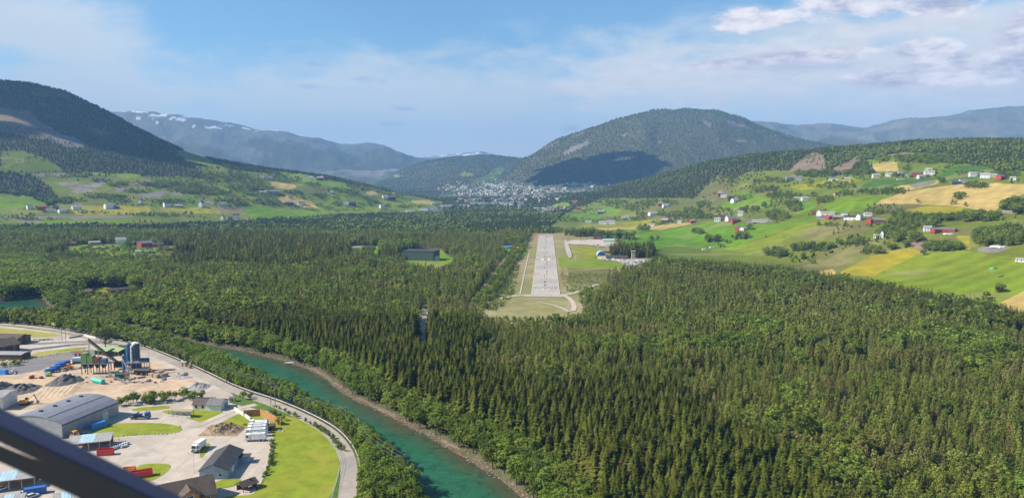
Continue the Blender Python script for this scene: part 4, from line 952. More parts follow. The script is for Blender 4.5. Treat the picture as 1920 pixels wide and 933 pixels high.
sheet('grass_bank', [(455, 772), (480, 768), (500, 790), (480, 805), (450, 800), (400, 800), (440, 778)], .10, S_grass, 'grass bank by the bulk bays', 1)
sheet('grass_verge', [(245, 765), (320, 759), (315, 767), (250, 771)], .11, S_grass, 'grass verge under the hedge', 1)
sheet('grass_plot', [(450, 742), (480, 748), (540, 766), (530, 776), (500, 770), (440, 758), (425, 752)], .10, S_grass2, 'grass plot beside the road fence', 1)
sheet('grass_tongue', [(255, 872), (285, 868), (318, 869), (322, 876), (300, 895), (270, 905), (250, 900)], .10, S_grass, 'tongue of grass behind the red container', 1)
sheet('grass_strip', [(380, 833), (396, 829), (390, 845), (376, 860), (374, 850)], .10, S_grass, 'narrow grass strip by the grey blue building', 1)
sheet('forecourt_grass', [(400, 905), (420, 897), (450, 896), (455, 905), (430, 914), (405, 915)], .10, S_grass, 'grass by the picnic shelter', 1)
sheet('sand_yard', [(-60, 720), (0, 698), (60, 690), (130, 668), (200, 660), (262, 668), (330, 694), (392, 727), (360, 742), (215, 750), (225, 775), (120, 760), (20, 770), (-60, 775)], .09, S_sand, 'sand and gravel ground round the asphalt plant', 2)
sheet('asphalt_ground', [(-40, 690), (30, 680), (80, 668), (150, 658), (200, 652), (190, 664), (120, 676), (60, 700), (-40, 705)], .13, S_dark, 'dark paved storage ground', 1)
sheet('dry_grass', [(20, 684), (80, 668), (150, 656), (160, 650), (100, 656), (60, 662), (50, 676)], .11, S_grassdry, 'dry grass strip between the roads', 1)
sheet('meadow_strip', [(-60, 612), (0, 614), (60, 620), (112, 626), (118, 630), (60, 633), (0, 626), (-60, 622)], .10, S_grassdry, 'yellow grass beside the main road', 1)
sheet('verge_strip', [(108, 656), (160, 650), (165, 653), (112, 659)], .15, S_grass, 'green strip by the barrier row', 1)
road = strip('road', roadW, 6.6, .17, S_road, 'pale asphalt road curving along the river')
strip('side_road', smoothW([(-60, 640), (20, 641), (60, 645), (130, 641), (175, 640), (215, 645)], 2, False), 6, .15, S_dark, 'dark side road past the parking ground')
strip('driveway', smoothW([(362, 800), (390, 790), (420, 776), (440, 768), (470, 760), (480, 758)], 2, False), 4.2, .16, S_gravel, 'gravel drive to the white house')
strip('forest_track', smoothW([(790, 668), (789, 640), (790, 610), (796, 585), (800, 570)], 2, False), 6.5, .12, S_path, 'pale gravel track through the pine forest')
# the runway
A0, A1 = np.array(g(1023, 552.5)), np.array(g(1023.5, 440.3)); rdir = (A1 - A0) / np.linalg.norm(A1 - A0); rn = np.array([-rdir[1], rdir[0]]); RL = np.linalg.norm(A1 - A0)
def rstrip(name, s0, s1, off, wd, z, m_, label=None):
    n = max(2, int((s1 - s0) / 20) + 2); ss = np.linspace(s0, s1, n); P = A0 + np.outer(ss, rdir) + rn * off
    return strip(name, P, wd, z + HZ(P[:, 0], P[:, 1]).clip(-1, 3) + .25, m_, label)
rstrip('runway', 0, RL, 0, 29, .15, S_runway, 'long grey asphalt runway')
rstrip('runway_apron', -14, 1, 0, 44, .06, S_runway, 'worn turning area before the runway start')

mk = MB()
def mark(s0, s1, off, wd, z=.30):
    ss = np.linspace(s0, s1, 6); P = A0 + np.outer(ss, rdir) + rn * off; zz = HZ(P[:, 0], P[:, 1]).clip(-1, 3) + .25
    v = [(*(P[i] - rn * wd / 2), zz[i] + z) for i in range(6)] + [(*(P[i] + rn * wd / 2), zz[i] + z) for i in range(6)]
    mk.add(v, [(i, i + 1, i + 7, i + 6) for i in range(5)])
for i in range(10): mark(2 + i * RL / 10, 2 + (i + 1) * RL / 10 - 2, 14.2, .6); mark(2 + i * RL / 10, 2 + (i + 1) * RL / 10 - 2, -14.2, .6)
s_ = 100
while s_ < RL - 40: mark(s_, s_ + 18, 0, .7); s_ += 34
mk.build('runway_markings', M('paint_mark'))['kind'] = 'structure'
mk = MB()
for off in (-3, 3): mark(34, 40, off, 3.2, .33)
for off in (-4.6, 4.6): mark(318, 338, off, 3.6, .33)
mark(RL - 12, RL - 7, 0, 6, .33)
mk.build('runway_blocks', M('paint_yellow'))['kind'] = 'structure'
mk = MB()
r_ = random.Random(5)
for s_ in range(60, int(RL) - 20, 26): mark(s_, s_ + r_.uniform(8, 16), r_.uniform(-1.6, 1.6), r_.uniform(1.2, 2.6), .28)
for s_ in (46, 330, 370, 520, 610): mark(s_, s_ + 3, 0, 27, .275)
mk.build('runway_patches', mat('patch', (.15, .145, .15), .9))['kind'] = 'structure'
for nm, pts, wd in [('loop_track', [(905, 571), (930, 562), (955, 556), (985, 553), (1060, 553), (1075, 550), (1095, 543), (1120, 533)], 5), ('loop_track', [(1062, 556), (1072, 563), (1078, 575), (1074, 583)], 4.5), ('loop_track', [(1007, 566), (1030, 570), (1050, 576), (1068, 585)], 3), ('loop_track', [(880, 553), (910, 553), (960, 554), (985, 554)], 3), ('loop_track', [(993, 470), (986, 500), (975, 552)], 1.4)]:
    P = smoothW(pts, 2, False); strip(nm, P, wd, HZ(P[:, 0], P[:, 1]).clip(-1, 3) + .362 + .007 * len(bpy.data.objects) % .03, S_path, 'pale dirt track round the runway end')
def drape(name, pts, m_, label, lift=.5):
    P = smoothW(pts, 1); bm = bmesh.new(); vs = [bm.verts.new((p[0], p[1], 0)) for p in P]; f = bm.faces.new(vs); bmesh.ops.triangulate(bm, faces=[f])
    for v in bm.verts: v.co.z = float(np.clip(HZ(v.co.x, v.co.y), -1, 6)) + lift
    for f in bm.faces:
        if f.normal.z < 0: f.normal_flip()
    me = bpy.data.meshes.new(name); bm.to_mesh(me); bm.free(); o = link(name, me, m_); return tag(o, label, None, None, 'structure')
drape('apron', [(1060, 454), (1075, 449), (1140, 449), (1165, 452), (1160, 464), (1120, 462), (1095, 459), (1066, 459)], S_gravel, 'pale airfield apron before the hangars', .8)
drape('taxiway', [(1057, 450), (1063, 450), (1067, 462), (1074, 483), (1065, 485), (1060, 468)], S_runway, 'narrow grey taxiway beside the runway', .9)
drape('car_park', [(1120, 480), (1160, 485), (1205, 485), (1212, 492), (1185, 500), (1160, 490), (1120, 488)], S_gravel, 'pale car park by the airfield club', .7)

# ------------------------------------------------------------------ buildings
def base_rect(p1, p2, width, side=1):
    a, b_ = np.array(g(*p1)), np.array(g(*p2)); d = b_ - a; L = np.linalg.norm(d); d /= L; n = np.array([-d[1], d[0]]) * side
    c_ = (a + b_) / 2 + n * width / 2; return c_[0], c_[1], math.atan2(d[1], d[0]), L
def walls_mb(L, Wd, h, rh):
    m = MB(); m.prismx([(-Wd / 2, 0), (Wd / 2, 0), (Wd / 2, h), (0, h + rh), (-Wd / 2, h)], -L / 2, L / 2); return m
def roof_mb(L, Wd, h, rh, ov=.5, th=.22, y0=0):
    m = MB(); sl = rh / (Wd / 2); e = ov; z0 = h - e * sl + .04
    m.prismx([(-Wd / 2 - e + y0, z0), (y0, h + rh + .04), (Wd / 2 + e + y0, z0), (Wd / 2 + e + y0, z0 + th), (y0, h + rh + th + .06), (-Wd / 2 - e + y0, z0 + th)], -L / 2 - e, L / 2 + e); return m
def windows(root, L, Wd, h, nx, ny=1, sz=(1.1, 1.2), sides='fb', ends=True, frame='white', z0=None):
    """window frames stand proud of the wall, a pane in each"""
    proto_w = None
    rows = [1.6] if h < 4.5 else [1.6, 4.3]
    spots = []
    for zz in rows:
        for i in range(nx):
            x = -L / 2 + L * (i + .5) / nx
            if 'f' in sides: spots.append((x, -Wd / 2, zz, 0))
            if 'b' in sides: spots.append((x, Wd / 2, zz, math.pi))
        if ends:
            for yy_ in (-Wd / 4, Wd / 4): spots.append((L / 2, yy_, zz, math.pi / 2)); spots.append((-L / 2, yy_, zz, -math.pi / 2))
    for (x, y, zz, rz) in spots:
        if proto_w is None:
            f = MB().box(0, -.03, 0, sz[0] + .24, .10, sz[1] + .24).build('window', M(frame), root); p = MB().box(0, -.05, 0, sz[0], .12, sz[1]).build('pane', M('glass'), f); proto_w = (f, p)
        else:
            f = proto_w[0].copy(); COL.objects.link(f); p = proto_w[1].copy(); COL.objects.link(p); p.parent = f
        f.location = (x, y, zz); f.rotation_euler = (0, 0, rz)
def house(name, label, cat, x, y, z, rz, L, Wd, h, rh, wall, roof, group=None, win=0, chim=False, door=None, ov=.5):
    root = empty(name, (x, y, z), rz, label, cat, group)
    walls_mb(L, Wd, h, rh).build('wall', M(wall) if isinstance(wall, str) else wall, root)
    rf = roof_mb(L, Wd, h, rh, ov).build('roof', M(roof) if isinstance(roof, str) else roof, root)
    if chim: MB().box(L * .18, 0, h + rh + .3, .7, .7, 1.6).build('chimney', M('concrete'), rf)
    if win: windows(root, L, Wd, h, win)
    if door: MB().box(door[0], -Wd / 2 - .04, door[2] / 2, door[1], .12, door[2]).build('door', M(door[3]), root)
    return root
# arched warehouse
wl = corr('ribbed_steel', (.33, .34, .36), .5, 3, .45, .3); rl = corr('seamed_roof', (.255, .25, .275), 1.0, 1, .5, .2)
cx, cy, rz, L = base_rect((112, 822), (218, 777), 26, 1)
wh = empty('warehouse', (cx, cy, 0), rz, 'large grey steel warehouse with an arched roof beside the sand yard', 'warehouse')
h_ = 6.4
arch = [(-14.5, 0), (14.5, 0), (14.5, h_), (11.5, h_ + 1.3), (7, h_ + 2.5), (2.5, h_ + 3.1), (-2.5, h_ + 3.1), (-7, h_ + 2.5), (-11.5, h_ + 1.3), (-14.5, h_)]
MB().prismx(arch, -L / 2, L / 2).build('wall', wl, wh)
top = [(-14.8, h_ - .1)] + arch[9:1:-1][1:-1] + [(14.8, h_ - .1)]
top = [(-14.8, h_)] + [(y_, z_ + .05) for y_, z_ in arch[8:2:-1]] + [(14.8, h_)]
rp = top + [(y_, z_ + .3) for y_, z_ in top[::-1]]
rf = MB().prismx(rp, -L / 2 - .3, L / 2 + .3).build('roof', rl, wh)
for i in range(4): MB().box(-L / 2 + L * (i + .7) / 4.4, 1.5, h_ + 3.7, .9, 1.6, .7).build('roof_vent', M('dark'), rf)
for yy_ in (-7, 4.8): MB().box(0, yy_, h_ + 2.55 + (.35 if yy_ > 0 else .33), L, .35, .12).build('roof_seam', M('roof_dark'), rf)
for i, xx_ in enumerate((L / 2 - 9, L / 2 - 4.2)):
    dr = MB().box(xx_, -14.55, 2.2, 3.6, .2, 4.2).build('door', M('light_concrete' if i == 0 else 'steel'), wh)
MB().box(0, -14.6, h_ - .25, L, .25, .3).build('gutter', M('roof_dark'), wh)
# grey blue building, picnic shelter, brown house, white house
bw = corr('blue_boards', (.30, .38, .46), .25, 2, .7, 0)
cx, cy, rz, L = base_rect((428, 896), (455, 859), 10.6, 1)
gb = house('garage_building', 'grey blue boarded building with a dark grey pitched roof and side porch', 'building', cx, cy, 0, rz, L + 1, 10.6, 3.5, 2.3, bw, 'roof_dark', door=(-4, 3, 2.6, 'white'))
MB().box(6.5, -7.2, 1.3, 3.6, 3.6, 2.6).build('porch', bw, gb)
MB().box(6.5, -7.4, 2.75, 4.4, 4.2, .2).build('porch_roof', M('roof_dark'), gb)
for yy_ in (-2.5, 2.5): f = MB().box(-L / 2 - .55, yy_, 1.7, .12, 1.3, 1.1).build('window', M('white'), gb); MB().box(-L / 2 - .6, yy_, 1.7, .12, 1.1, .9).build('pane', M('glass'), f)
for sgn in (-1, 1): MB().box(-L / 2 - 1.02, sgn * 3, 4.45, .12, 6.6, .28, 0, 0).build('barge_board', M('white'), gb).rotation_euler = (-sgn * math.atan(2.3 / 5.3), 0, 0)
for o in [o for o in gb.children if o.name.startswith('barge_board')]: bpy.data.objects.remove(o)
x, y = g(463, 916); ph = empty('picnic_shelter', (x, y, 0), R(52), 'small open picnic shelter with a dark pitched roof on the lawn edge', 'shelter')
roof_mb(6.2, 4.6, 2.3, 1.3, .4, .18).build('roof', M('roof_brown'), ph)
for sx_ in (-2.8, 0, 2.8):
    for sy_ in (-2.1, 2.1): MB().box(sx_, sy_, 1.2, .18, .18, 2.4).build('post', M('brown_wall'), ph)
MB().box(-1.2, 2.15, .9, 3.2, .12, 1.8).build('side_wall', M('brown_wall'), ph); MB().box(2.85, 0, .9, .12, 4.2, 1.8).build('end_wall', M('brown_wall'), ph)
t_ = MB().box(-.5, 0, .72, 2, .8, .08).build('table', M('wood'), ph); MB().box(-.5, 0, .35, .5, .5, .66).build('table_leg', M('wood'), t_); MB().box(1, -.5, 2.9 + .6, .5, .5, .9).build('chimney', M('dark'), ph)
poly_sheet('shelter_paving', smoothW([(436, 925), (452, 916), (476, 914), (482, 920), (468, 928), (440, 929)], 1), .13, S_gravel, 'paved ground under the picnic shelter')
x, y = g(350, 938); bh = house('lodge', 'brown roofed house with a gabled orange wood dormer at the photo bottom', 'house', x, y, 0, R(33), 17, 12, 3.4, 4.4, 'orange_wood', 'roof_brown', win=4, chim=False, ov=.9)
dm = MB(); dm.prism([(-3, 2.6), (3, 2.6), (3, 4.6), (0, 6.6), (-3, 4.6)], -8.0, 0); dm.build('dormer', M('orange_wood'), bh)
rr_ = MB(); rr_.prism([(-3.6, 4.3), (0, 6.75), (3.6, 4.3), (3.6, 4.55), (0, 7.0), (-3.6, 4.55)], -8.8, -1.2); rr_.build('dormer_roof', M('roof_brown'), bh)
f = MB().box(0, -8.05, 4.0, 2.4, .12, 1.6).build('window', M('white'), bh); MB().box(0, -8.12, 4.0, 2.1, .1, 1.3).build('pane', M('glass'), f)
MB().box(-8.5, -5.6, 2.2, 5, 5, .25).build('porch_roof', M('roof_grey'), bh)
cx, cy, rz, L = base_rect((361, 768), (412, 769), 8.5, 1)
wh2 = house('bungalow', 'low white bungalow with a grey two part roof and chimney beside the road', 'house', cx, cy, 0, rz, L, 8, 2.7, 1.9, 'white', 'roof_brown', win=4, chim=True)
rf2 = roof_mb(L * .5, 9.6, 2.9, 2.0, .5).build('side_roof', M('roof_grey'), wh2); rf2.location = (L * .3, -.4, 0)
w2 = walls_mb(L * .5, 9.4, 2.9, 1.95).build('side_wall', M('white'), wh2); w2.location = (L * .3, -.4, 0)
MB().box(L / 2 + .9, 1, 1.2, .1, 2.8, 2.3).build('garage_door', M('grey_wall'), wh2)
x, y = g(436, 752); house('garden_shed', 'tiny white shed beside the bungalow', 'shed', x, y, 0, R(10), 3, 2.4, 1.9, .6, 'light_concrete', 'roof_grey', door=(0, .9, 1.6, 'wood'), ov=.2)
# tank shelter
x, y = g(340, 780); ts = empty('tank_shelter', (x, y, 0), R(-8), 'flat brown roof on posts over white tanks in front of the bungalow', 'shelter')
MB().box(0, 0, 3.2, 12.5, 3.6, .25).build('roof', M('tan'), ts)
for sx_ in (-5.6, 0, 5.6):
    for sy_ in (-1.5, 1.5): MB().box(sx_, sy_, 1.55, .18, .18, 3.1).build('post', M('wood'), ts)
MB().box(0, -1.9, .55, 12, .25, 1.1).build('low_wall', M('light_concrete'), ts)
for i in range(3):
    tk = empty('gas_tank', (x - 3.2 + i * 3.2, y + .2, 0), R(-8), 'white horizontal gas tank under the flat shelter roof', 'tank', 'white tanks under the shelter')
    MB().cyl((-1.3, 0, 1.3), (1.3, 0, 1.3), .75, mi=0).build('tank_shell', M('plastic_white'), tk)
    for s_ in (-.8, .8): MB().box(s_, 0, .3, .25, 1.1, .6).build('cradle', M('steel'), tk)
# bulk bays with orange walls
def wall_seg(m, p, q_, h, th=.35, z=0):
    a, b_ = Vector((*p, 0)), Vector((*q_, 0)); d = b_ - a; m.box((a.x + b_.x) / 2, (a.y + b_.y) / 2, z + h / 2, d.length, th, h, math.atan2(d.y, d.x))
pts = [g(455, 780), g(470, 786), g(487, 786), g(487, 772)]
m = MB(); B = [g(457, 781), g(488, 779), g(527, 797)]
for i in range(2): wall_seg(m, B[i], B[i + 1], 3.4)
m.build('bay_wall', M('orange_wood')); tag(bpy.context.scene.objects[-1] if False else COL.objects[-1], 'orange brown timber wall bent round the storage bay', 'wall')
m = MB(); B = [g(440, 768), g(452, 776), g(470, 788)]
for i in range(2): wall_seg(m, B[i], B[i + 1], 1.6, .6)
m.build('concrete_wall', M('light_concrete')); tag(COL.objects[-1], 'low pale concrete wall running down from the drive to the bay', 'wall')
for (px, py, c_, lb, rzz) in [(493, 797, 'roof_grey', 'grey flat roofed shed in front of the orange bay wall', 20), (506, 805, 'roof_brown', 'brown roofed red shed behind the parked lorries', 20)]:
    x, y = g(px, py); house('shed', lb, 'shed', x, y, 0, R(rzz), 4.5, 3.6, 2.2, .5, 'rust', c_, ov=.3, door=(0, 1.2, 1.8, 'dark'))
# brush pile
def heap(name, px, py, rx_, ry_, h, mm, label, cat, seed=1, rz=0, rough_=.25, n=26):
    x, y = g(px, py); bm = bmesh.new(); r_ = random.Random(seed); v = {}
    for i in range(n + 1):
        for j in range(n + 1):
            u_, w_ = i / n * 2 - 1, j / n * 2 - 1; rr_ = math.sqrt(u_ * u_ + w_ * w_)
            k_ = float(fbm(np.array([u_ * 5 + seed * 9]), np.array([w_ * 5]), 1, 4, seed)[0])
            z = h * max(0, 1 - rr_ ** 1.15) * (1 - rough_ + rough_ * 2 * k_) * (1.15 if k_ > .55 else 1) - .03
            v[i, j] = bm.verts.new((u_ * rx_, w_ * ry_, max(z, -.03)))
    for i in range(n):
        for j in range(n): bm.faces.new((v[i, j], v[i + 1, j], v[i + 1, j + 1], v[i, j + 1]))
    me = bpy.data.meshes.new(name); bm.to_mesh(me); bm.free(); o = link(name, me, M(mm) if isinstance(mm, str) else mm, None, (x, y, .1), rz); return tag(o, label, cat)
mbr = smat('brushwood', (.33, .23, .15), .5, 1.2, 5, (.18, .14, .08))
heap('brush_pile', 420, 806, 9, 8, 2.8, mbr, 'heap of brown branches and roots by the drive', 'brush pile', 3, 0, .8)
m = MB(); r_ = random.Random(3); bx, by = g(420, 806)
for i in range(240):
    a, q_ = r_.random() * 6.28, r_.random() ** .6; px_, py_2 = bx + math.cos(a) * 7.5 * q_, by + math.sin(a) * 6.5 * q_; z = 2.5 * (1 - q_) + .2
    d = Vector((r_.gauss(0, 1), r_.gauss(0, 1), r_.gauss(0, .4))).normalized() * r_.uniform(.6, 1.8); m.cyl((px_ - d.x, py_2 - d.y, z - d.z + .4), (px_ + d.x, py_2 + d.y, z + d.z + .4), r_.uniform(.04, .12), .03, 4)
o = m.build('branches', M('brush')); tag(o, 'loose branches lying over the brown brush heap', 'branches')
heap('gravel_heap', 122, 717, 9, 11, 4.2, 'gravelpile', 'dark gravel heap in the middle of the sand yard', 'gravel heap', 5)
heap('gravel_heap', 38, 731, 10, 11, 3.0, 'gravelpile', 'dark grey rubble heap behind the yellow excavator', 'gravel heap', 6, 0, .6)
heap('gravel_heap', 4, 727, 5, 8, 3.4, 'gravelpile', 'dark heap cut off by the left picture edge', 'gravel heap', 7)
heap('gravel_heap', 369, 726, 7, 8, 2.6, 'greypile', 'pale grey gravel heap near the hedge and road', 'gravel heap', 8)
heap('gravel_heap', 336, 708, 8, 4, 1.5, 'greypile', 'long low pale heap beside the riverside yard road', 'gravel heap', 9)
m = MB()
for i in range(7):
    px_ = 150 - i * 11; p, q_ = g(px_, 716 + i * 1.5), g(px_ - 26, 742 + i * 2.2)
    d = Vector((q_[0] - p[0], q_[1] - p[1], 0)); Ls = d.length; an = math.atan2(d.y, d.x)
    M_ = Matrix.Translation((p[0], p[1], .05)) @ Matrix.Rotation(an, 4, 'Z'); hh = .75 - i * .05
    P = [M_ @ Vector(q) for q in ((0, -3.6, 0), (0, 3.6, 0), (Ls, 3.6, 0), (Ls, -3.6, 0), (Ls * .1, 0, hh), (Ls * .9, 0, hh * .8))]
    o = MB().add(P, [(0, 1, 4), (1, 2, 5, 4), (2, 3, 5), (3, 0, 4, 5)]).build('sand_ridge', S_sand); tag(o, 'long pale sand ridge behind the grey warehouse', 'sand ridge', 'sand ridges behind the warehouse')
# ------------------------------------------------------------------ vehicles
def wheels(root, spots, r_=.5, wd=.35):
    for (x, y) in spots:
        w_ = MB().cyl((x, y - wd / 2, r_), (x, y + wd / 2, r_), r_, seg=12).build('wheel', M('tyre'), root); MB().cyl((x, y - wd / 2 - .03, r_), (x, y + wd / 2 + .03, r_), r_ * .5, seg=8).build('rim', M('silver'), w_)
def cab(root, x0, c_, h=2.6, wd=2.4, L=2.1):
    cb = MB().prism([(x0, .8), (x0 + L, .8), (x0 + L, 1.9), (x0 + L - .35, .8 + h), (x0, .8 + h)], -wd / 2, wd / 2).build('cab', M(c_), root)
    MB().add([(x0 + L + .01, -wd / 2 + .15, 1.95), (x0 + L + .01, wd / 2 - .15, 1.95), (x0 + L - .27, wd / 2 - .2, .8 + h - .25), (x0 + L - .27, -wd / 2 + .2, .8 + h - .25)], [(0, 1, 2, 3)]).build('windscreen', M('glass'), cb)
    for s_ in (-1, 1): MB().box(x0 + L * .55, s_ * (wd / 2 + .01), 2.35, L * .5, .04, .8).build('side_window', M('glass'), cb)
    for s_ in (-.8, .8): MB().box(x0 + L + .03, s_, 1.05, .08, .4, .25).build('headlight', M('silver'), cb)
    MB().box(x0 + L + .04, 0, .75, .15, wd, .4).build('bumper', M('dark'), cb)
    MB().box(x0 + L + .02, 0, 1.45, .06, 1.5, .45).build('grille', M('dark'), cb)
def truck(name, label, px, py, ang, c_, body, group=None, L=9.0, cat='truck', bc='white'):
    x, y = g(px, py); root = empty(name, (x, y, .1), ang, label, cat, group)
    MB().box(-.6, 0, .85, L - 1.2, .9, .3).build('chassis', M('dark'), root); cab(root, L / 2 - 2.2, c_)
    wheels(root, [(L / 2 - 1.3, 1.05), (L / 2 - 1.3, -1.05), (-L / 2 + 1.2, 1.05), (-L / 2 + 1.2, -1.05), (-L / 2 + 2.6, 1.05), (-L / 2 + 2.6, -1.05)])
    if body == 'refuse':
        b0 = -L / 2 + 1.4; MB().prism([(b0, 1.1), (L / 2 - 2.5, 1.1), (L / 2 - 2.5, 3.4), (L / 2 - 3, 3.6), (b0, 3.6)], -1.22, 1.22).build('body', M(bc), root)
        MB().prism([(b0 - 1.7, 1.2), (b0 - .02, .9), (b0 - .02, 3.7), (b0 - .9, 3.6), (b0 - 1.7, 2.2)], -1.2, 1.2).build('hopper', M(bc), root); MB().box(-.3, -1.25, 2.4, 4.4, .06, 1.3).build('side_panel', M('silver'), root)
        MB().box(-.2, 0, 3.68, 4.8, .5, .12).build('roof_rail', M('steel'), root)
    elif body == 'tank':
        MB().cyl((-L / 2 + .8, 0, 2.3), (L / 2 - 2.8, 0, 2.3), 1.15, seg=16).build('tank', M(bc), root); MB().box(-.8, 0, 3.5, 4.5, .6, .1).build('walkway', M('steel'), root)
        MB().box(-L / 2 + .5, 0, 2.0, .5, 1.6, 1.6).build('pump', M('grey_wall'), root)
    elif body == 'skip':
        MB().box(-.9, 0, 1.2, 5.2, 2.3, .3).build('deck', M(bc), root)
        for s_ in (-1.0, 1.0): MB().prism([(-3.6, 1.3), (-2.9, 1.3), (-.5, 3.2), (-.9, 3.5)], s_ - .15, s_ + .15).build('lift_arm', M(bc), root)
        MB().prism([(-2.6, 1.4), (.6, 1.4), (1.2, 2.6), (-3.2, 2.6)], -.85, .85).build('skip', M('dark_blue'), root)
    elif body == 'tractor':
        MB().box(-2.3, 0, 1.2, 1.6, 1.4, .2).build('coupling', M('steel'), root); MB().box(L / 2 - 2.6, 0, 1.5, .8, 2.2, 1.2).build('fuel_tank', M('silver'), root)
    elif body == 'box':
        MB().box(-1.2, 0, 2.4, L - 2.6, 2.45, 2.7).build('body', M(bc), root)
    return root
lorr = [(480, 826, 'lowest white refuse lorry of the parked row nearest the camera', 'refuse'), (481, 817, 'second white lorry from the front of the parked row', 'refuse'), (482, 811, 'third white lorry in the middle of the parked row', 'refuse'), (484, 806, 'fourth white lorry of the parked row', 'refuse'), (486, 800, 'rearmost white tank lorry of the parked row with a raised pump', 'tank')]
for px, py, lb, bd in lorr: truck('lorry', lb, px, py, R(184), 'white', bd, 'white lorries parked in a row')
truck('lorry', 'single white lorry parked on the gravel by the grey blue building', 373, 843, R(-97), 'white', 'box', L=8.5)
truck('skip_lorry', 'dark blue skip lorry on the yard by the warehouse', 263, 785, R(4), 'blue', 'skip', L=9.5, bc='dark_blue')
truck('tractor_unit', 'orange yellow truck cab against the warehouse wall', 148, 818, R(-115), 'orange', 'tractor', L=7)
def container(label, px, py, ang, c_, L=6.1, open_=False, h=2.6, group=None, z=.1):
    x, y = g(px, py); root = empty('container', (x, y, z), ang, label, 'container', group); mm = corr('corrugated_' + c_, tuple(MATS[c_].node_tree.nodes and CB_[c_]), .4, 3, .5)
    if open_:
        m = MB(); m.box(0, 0, .15, L, 2.4, .2); m.box(0, -1.2, h / 2, L, .12, h); m.box(0, 1.2, h / 2, L, .12, h); m.box(-L / 2, 0, h / 2 + .003, .12, 2.5, h); m.box(L / 2, 0, h / 2 + .003, .12, 2.5, h); m.build('body', mm, root)
        for s_ in (-1, 1): MB().box(0, s_ * 1.2, h + .06, L + .2, .22, .14).build('top_rail', M(c_), root)
    else:
        MB().box(0, 0, h / 2, L, 2.44, h).build('body', mm, root); MB().box(0, 0, h + .04, L - .1, 2.35, .06).build('roof', M(c_), root)
    for s_ in (-.6, .6): MB().box(L / 2 + .07, s_, h / 2, .06, 1.1, h - .3).build('door', M(c_), root)
    return root
for k_ in ('blue', 'bright_blue', 'bright_red', 'teal', 'orange', 'dark_green', 'green_metal', 'plastic_white'): M(k_)
CB_ = {'blue': (.03, .13, .42), 'bright_blue': (.05, .24, .62), 'bright_red': (.62, .05, .03), 'dark_green': (.03, .10, .05), 'green_metal': (.17, .32, .08), 'plastic_white': (.8, .8, .8), 'orange': (.75, .28, .03), 'teal': (.07, .5, .38)}
container('bright blue container at the warehouse side beside the grass island', 184, 802, R(60), 'bright_blue', 7)
container('open bright red container on the yard near the photo bottom', 266, 893, R(28), 'bright_red', 7.5, True, 2.4)
container('open orange skip half behind the bright red container', 242, 884, R(10), 'orange', 4.5, True, 1.6)
container('dark red open container left of the white crates', 198, 852, R(12), 'bright_red', 6, True, 2.4)
container('blue container cut by the left photo edge', 5, 701, R(-10), 'bright_blue', 6)
for i, (px, py) in enumerate([(95, 698), (104, 693), (113, 688), (121, 684)]):
    container(['nearest deep blue container of the row beside the dark paving', 'second deep blue container of the row', 'third deep blue container of the row', 'farthest deep blue container of the row behind the orange loader'][i], px, py, R(58), 'blue', 6, False, 2.4, 'deep blue containers in a row')
container('white container with green base left of the green silo frame', 150, 680, R(12), 'plastic_white', 8, False, 2.2, z=1.4)
container('green container under the white one by the silo frame', 150, 681, R(12), 'dark_green', 8, False, 1.25)
container('blue container under a sloping roof at the lower left', 66, 925, R(25), 'blue', 7, False, 2.4)
# excavator
x, y = g(46, 758); ex = empty('excavator', (x, y, .1), R(15), 'orange yellow excavator with a raised bent arm on the sand', 'excavator')
for s_ in (-1.1, 1.1): MB().box(0, s_, .45, 4.2, .6, .85, top=.85).build('track', M('tyre'), ex)
MB().box(-.3, 0, 1.55, 3.6, 2.7, 1.2, bevel=0).build('body', M('orange'), ex); cb = MB().box(.9, .75, 2.6, 1.5, 1.1, 1.5, top=.85).build('cab', M('dark'), ex); MB().box(1.62, .75, 2.65, .06, .9, 1.0).build('windscreen', M('glass'), cb)
MB().cyl((1.2, -.3, 1.9), (4.6, -.3, 5.0), .3, .25, 6).build('boom', M('orange'), ex); st_ = MB().cyl((4.6, -.3, 5.2), (6.0, -.3, 1.9), .26, .18, 6).build('stick', M('dark'), ex); MB().prism([(5.6, .3), (6.6, .3), (6.9, 1.2), (5.8, 2.0)], -.9, .4).build('bucket', M('steel'), ex); MB().box(-2.0, 0, 1.5, .6, 2.6, 1.3).build('counterweight', M('dark'), ex)
# wheel loader
x, y = g(128, 693); wl_ = empty('wheel_loader', (x, y, .1), R(200), 'orange wheel loader beside the deep blue containers', 'loader')
MB().box(-1.2, 0, 1.6, 3.2, 2.2, 1.3).build('body', M('orange'), wl_); MB().box(1.2, 0, 1.3, 1.8, 1.6, .9).build('front_frame', M('orange'), wl_)
cb = MB().box(0, 0, 2.9, 1.6, 1.6, 1.5, top=.9).build('cab', M('orange'), wl_); MB().box(.82, 0, 2.95, .06, 1.3, 1.0).build('windscreen', M('glass'), cb)
wheels(wl_, [(1.4, 1.2), (1.4, -1.2), (-1.6, 1.2), (-1.6, -1.2)], .8, .6)
for s_ in (-.7, .7): MB().cyl((1.6, s_, 1.9), (3.6, s_, .9), .15, .15, 6).build('lift_arm', M('orange'), wl_)
MB().prism([(3.4, .2), (4.7, .2), (4.4, .5), (3.8, 1.6), (3.4, 1.5)], -1.4, 1.4).build('bucket', M('steel'), wl_)
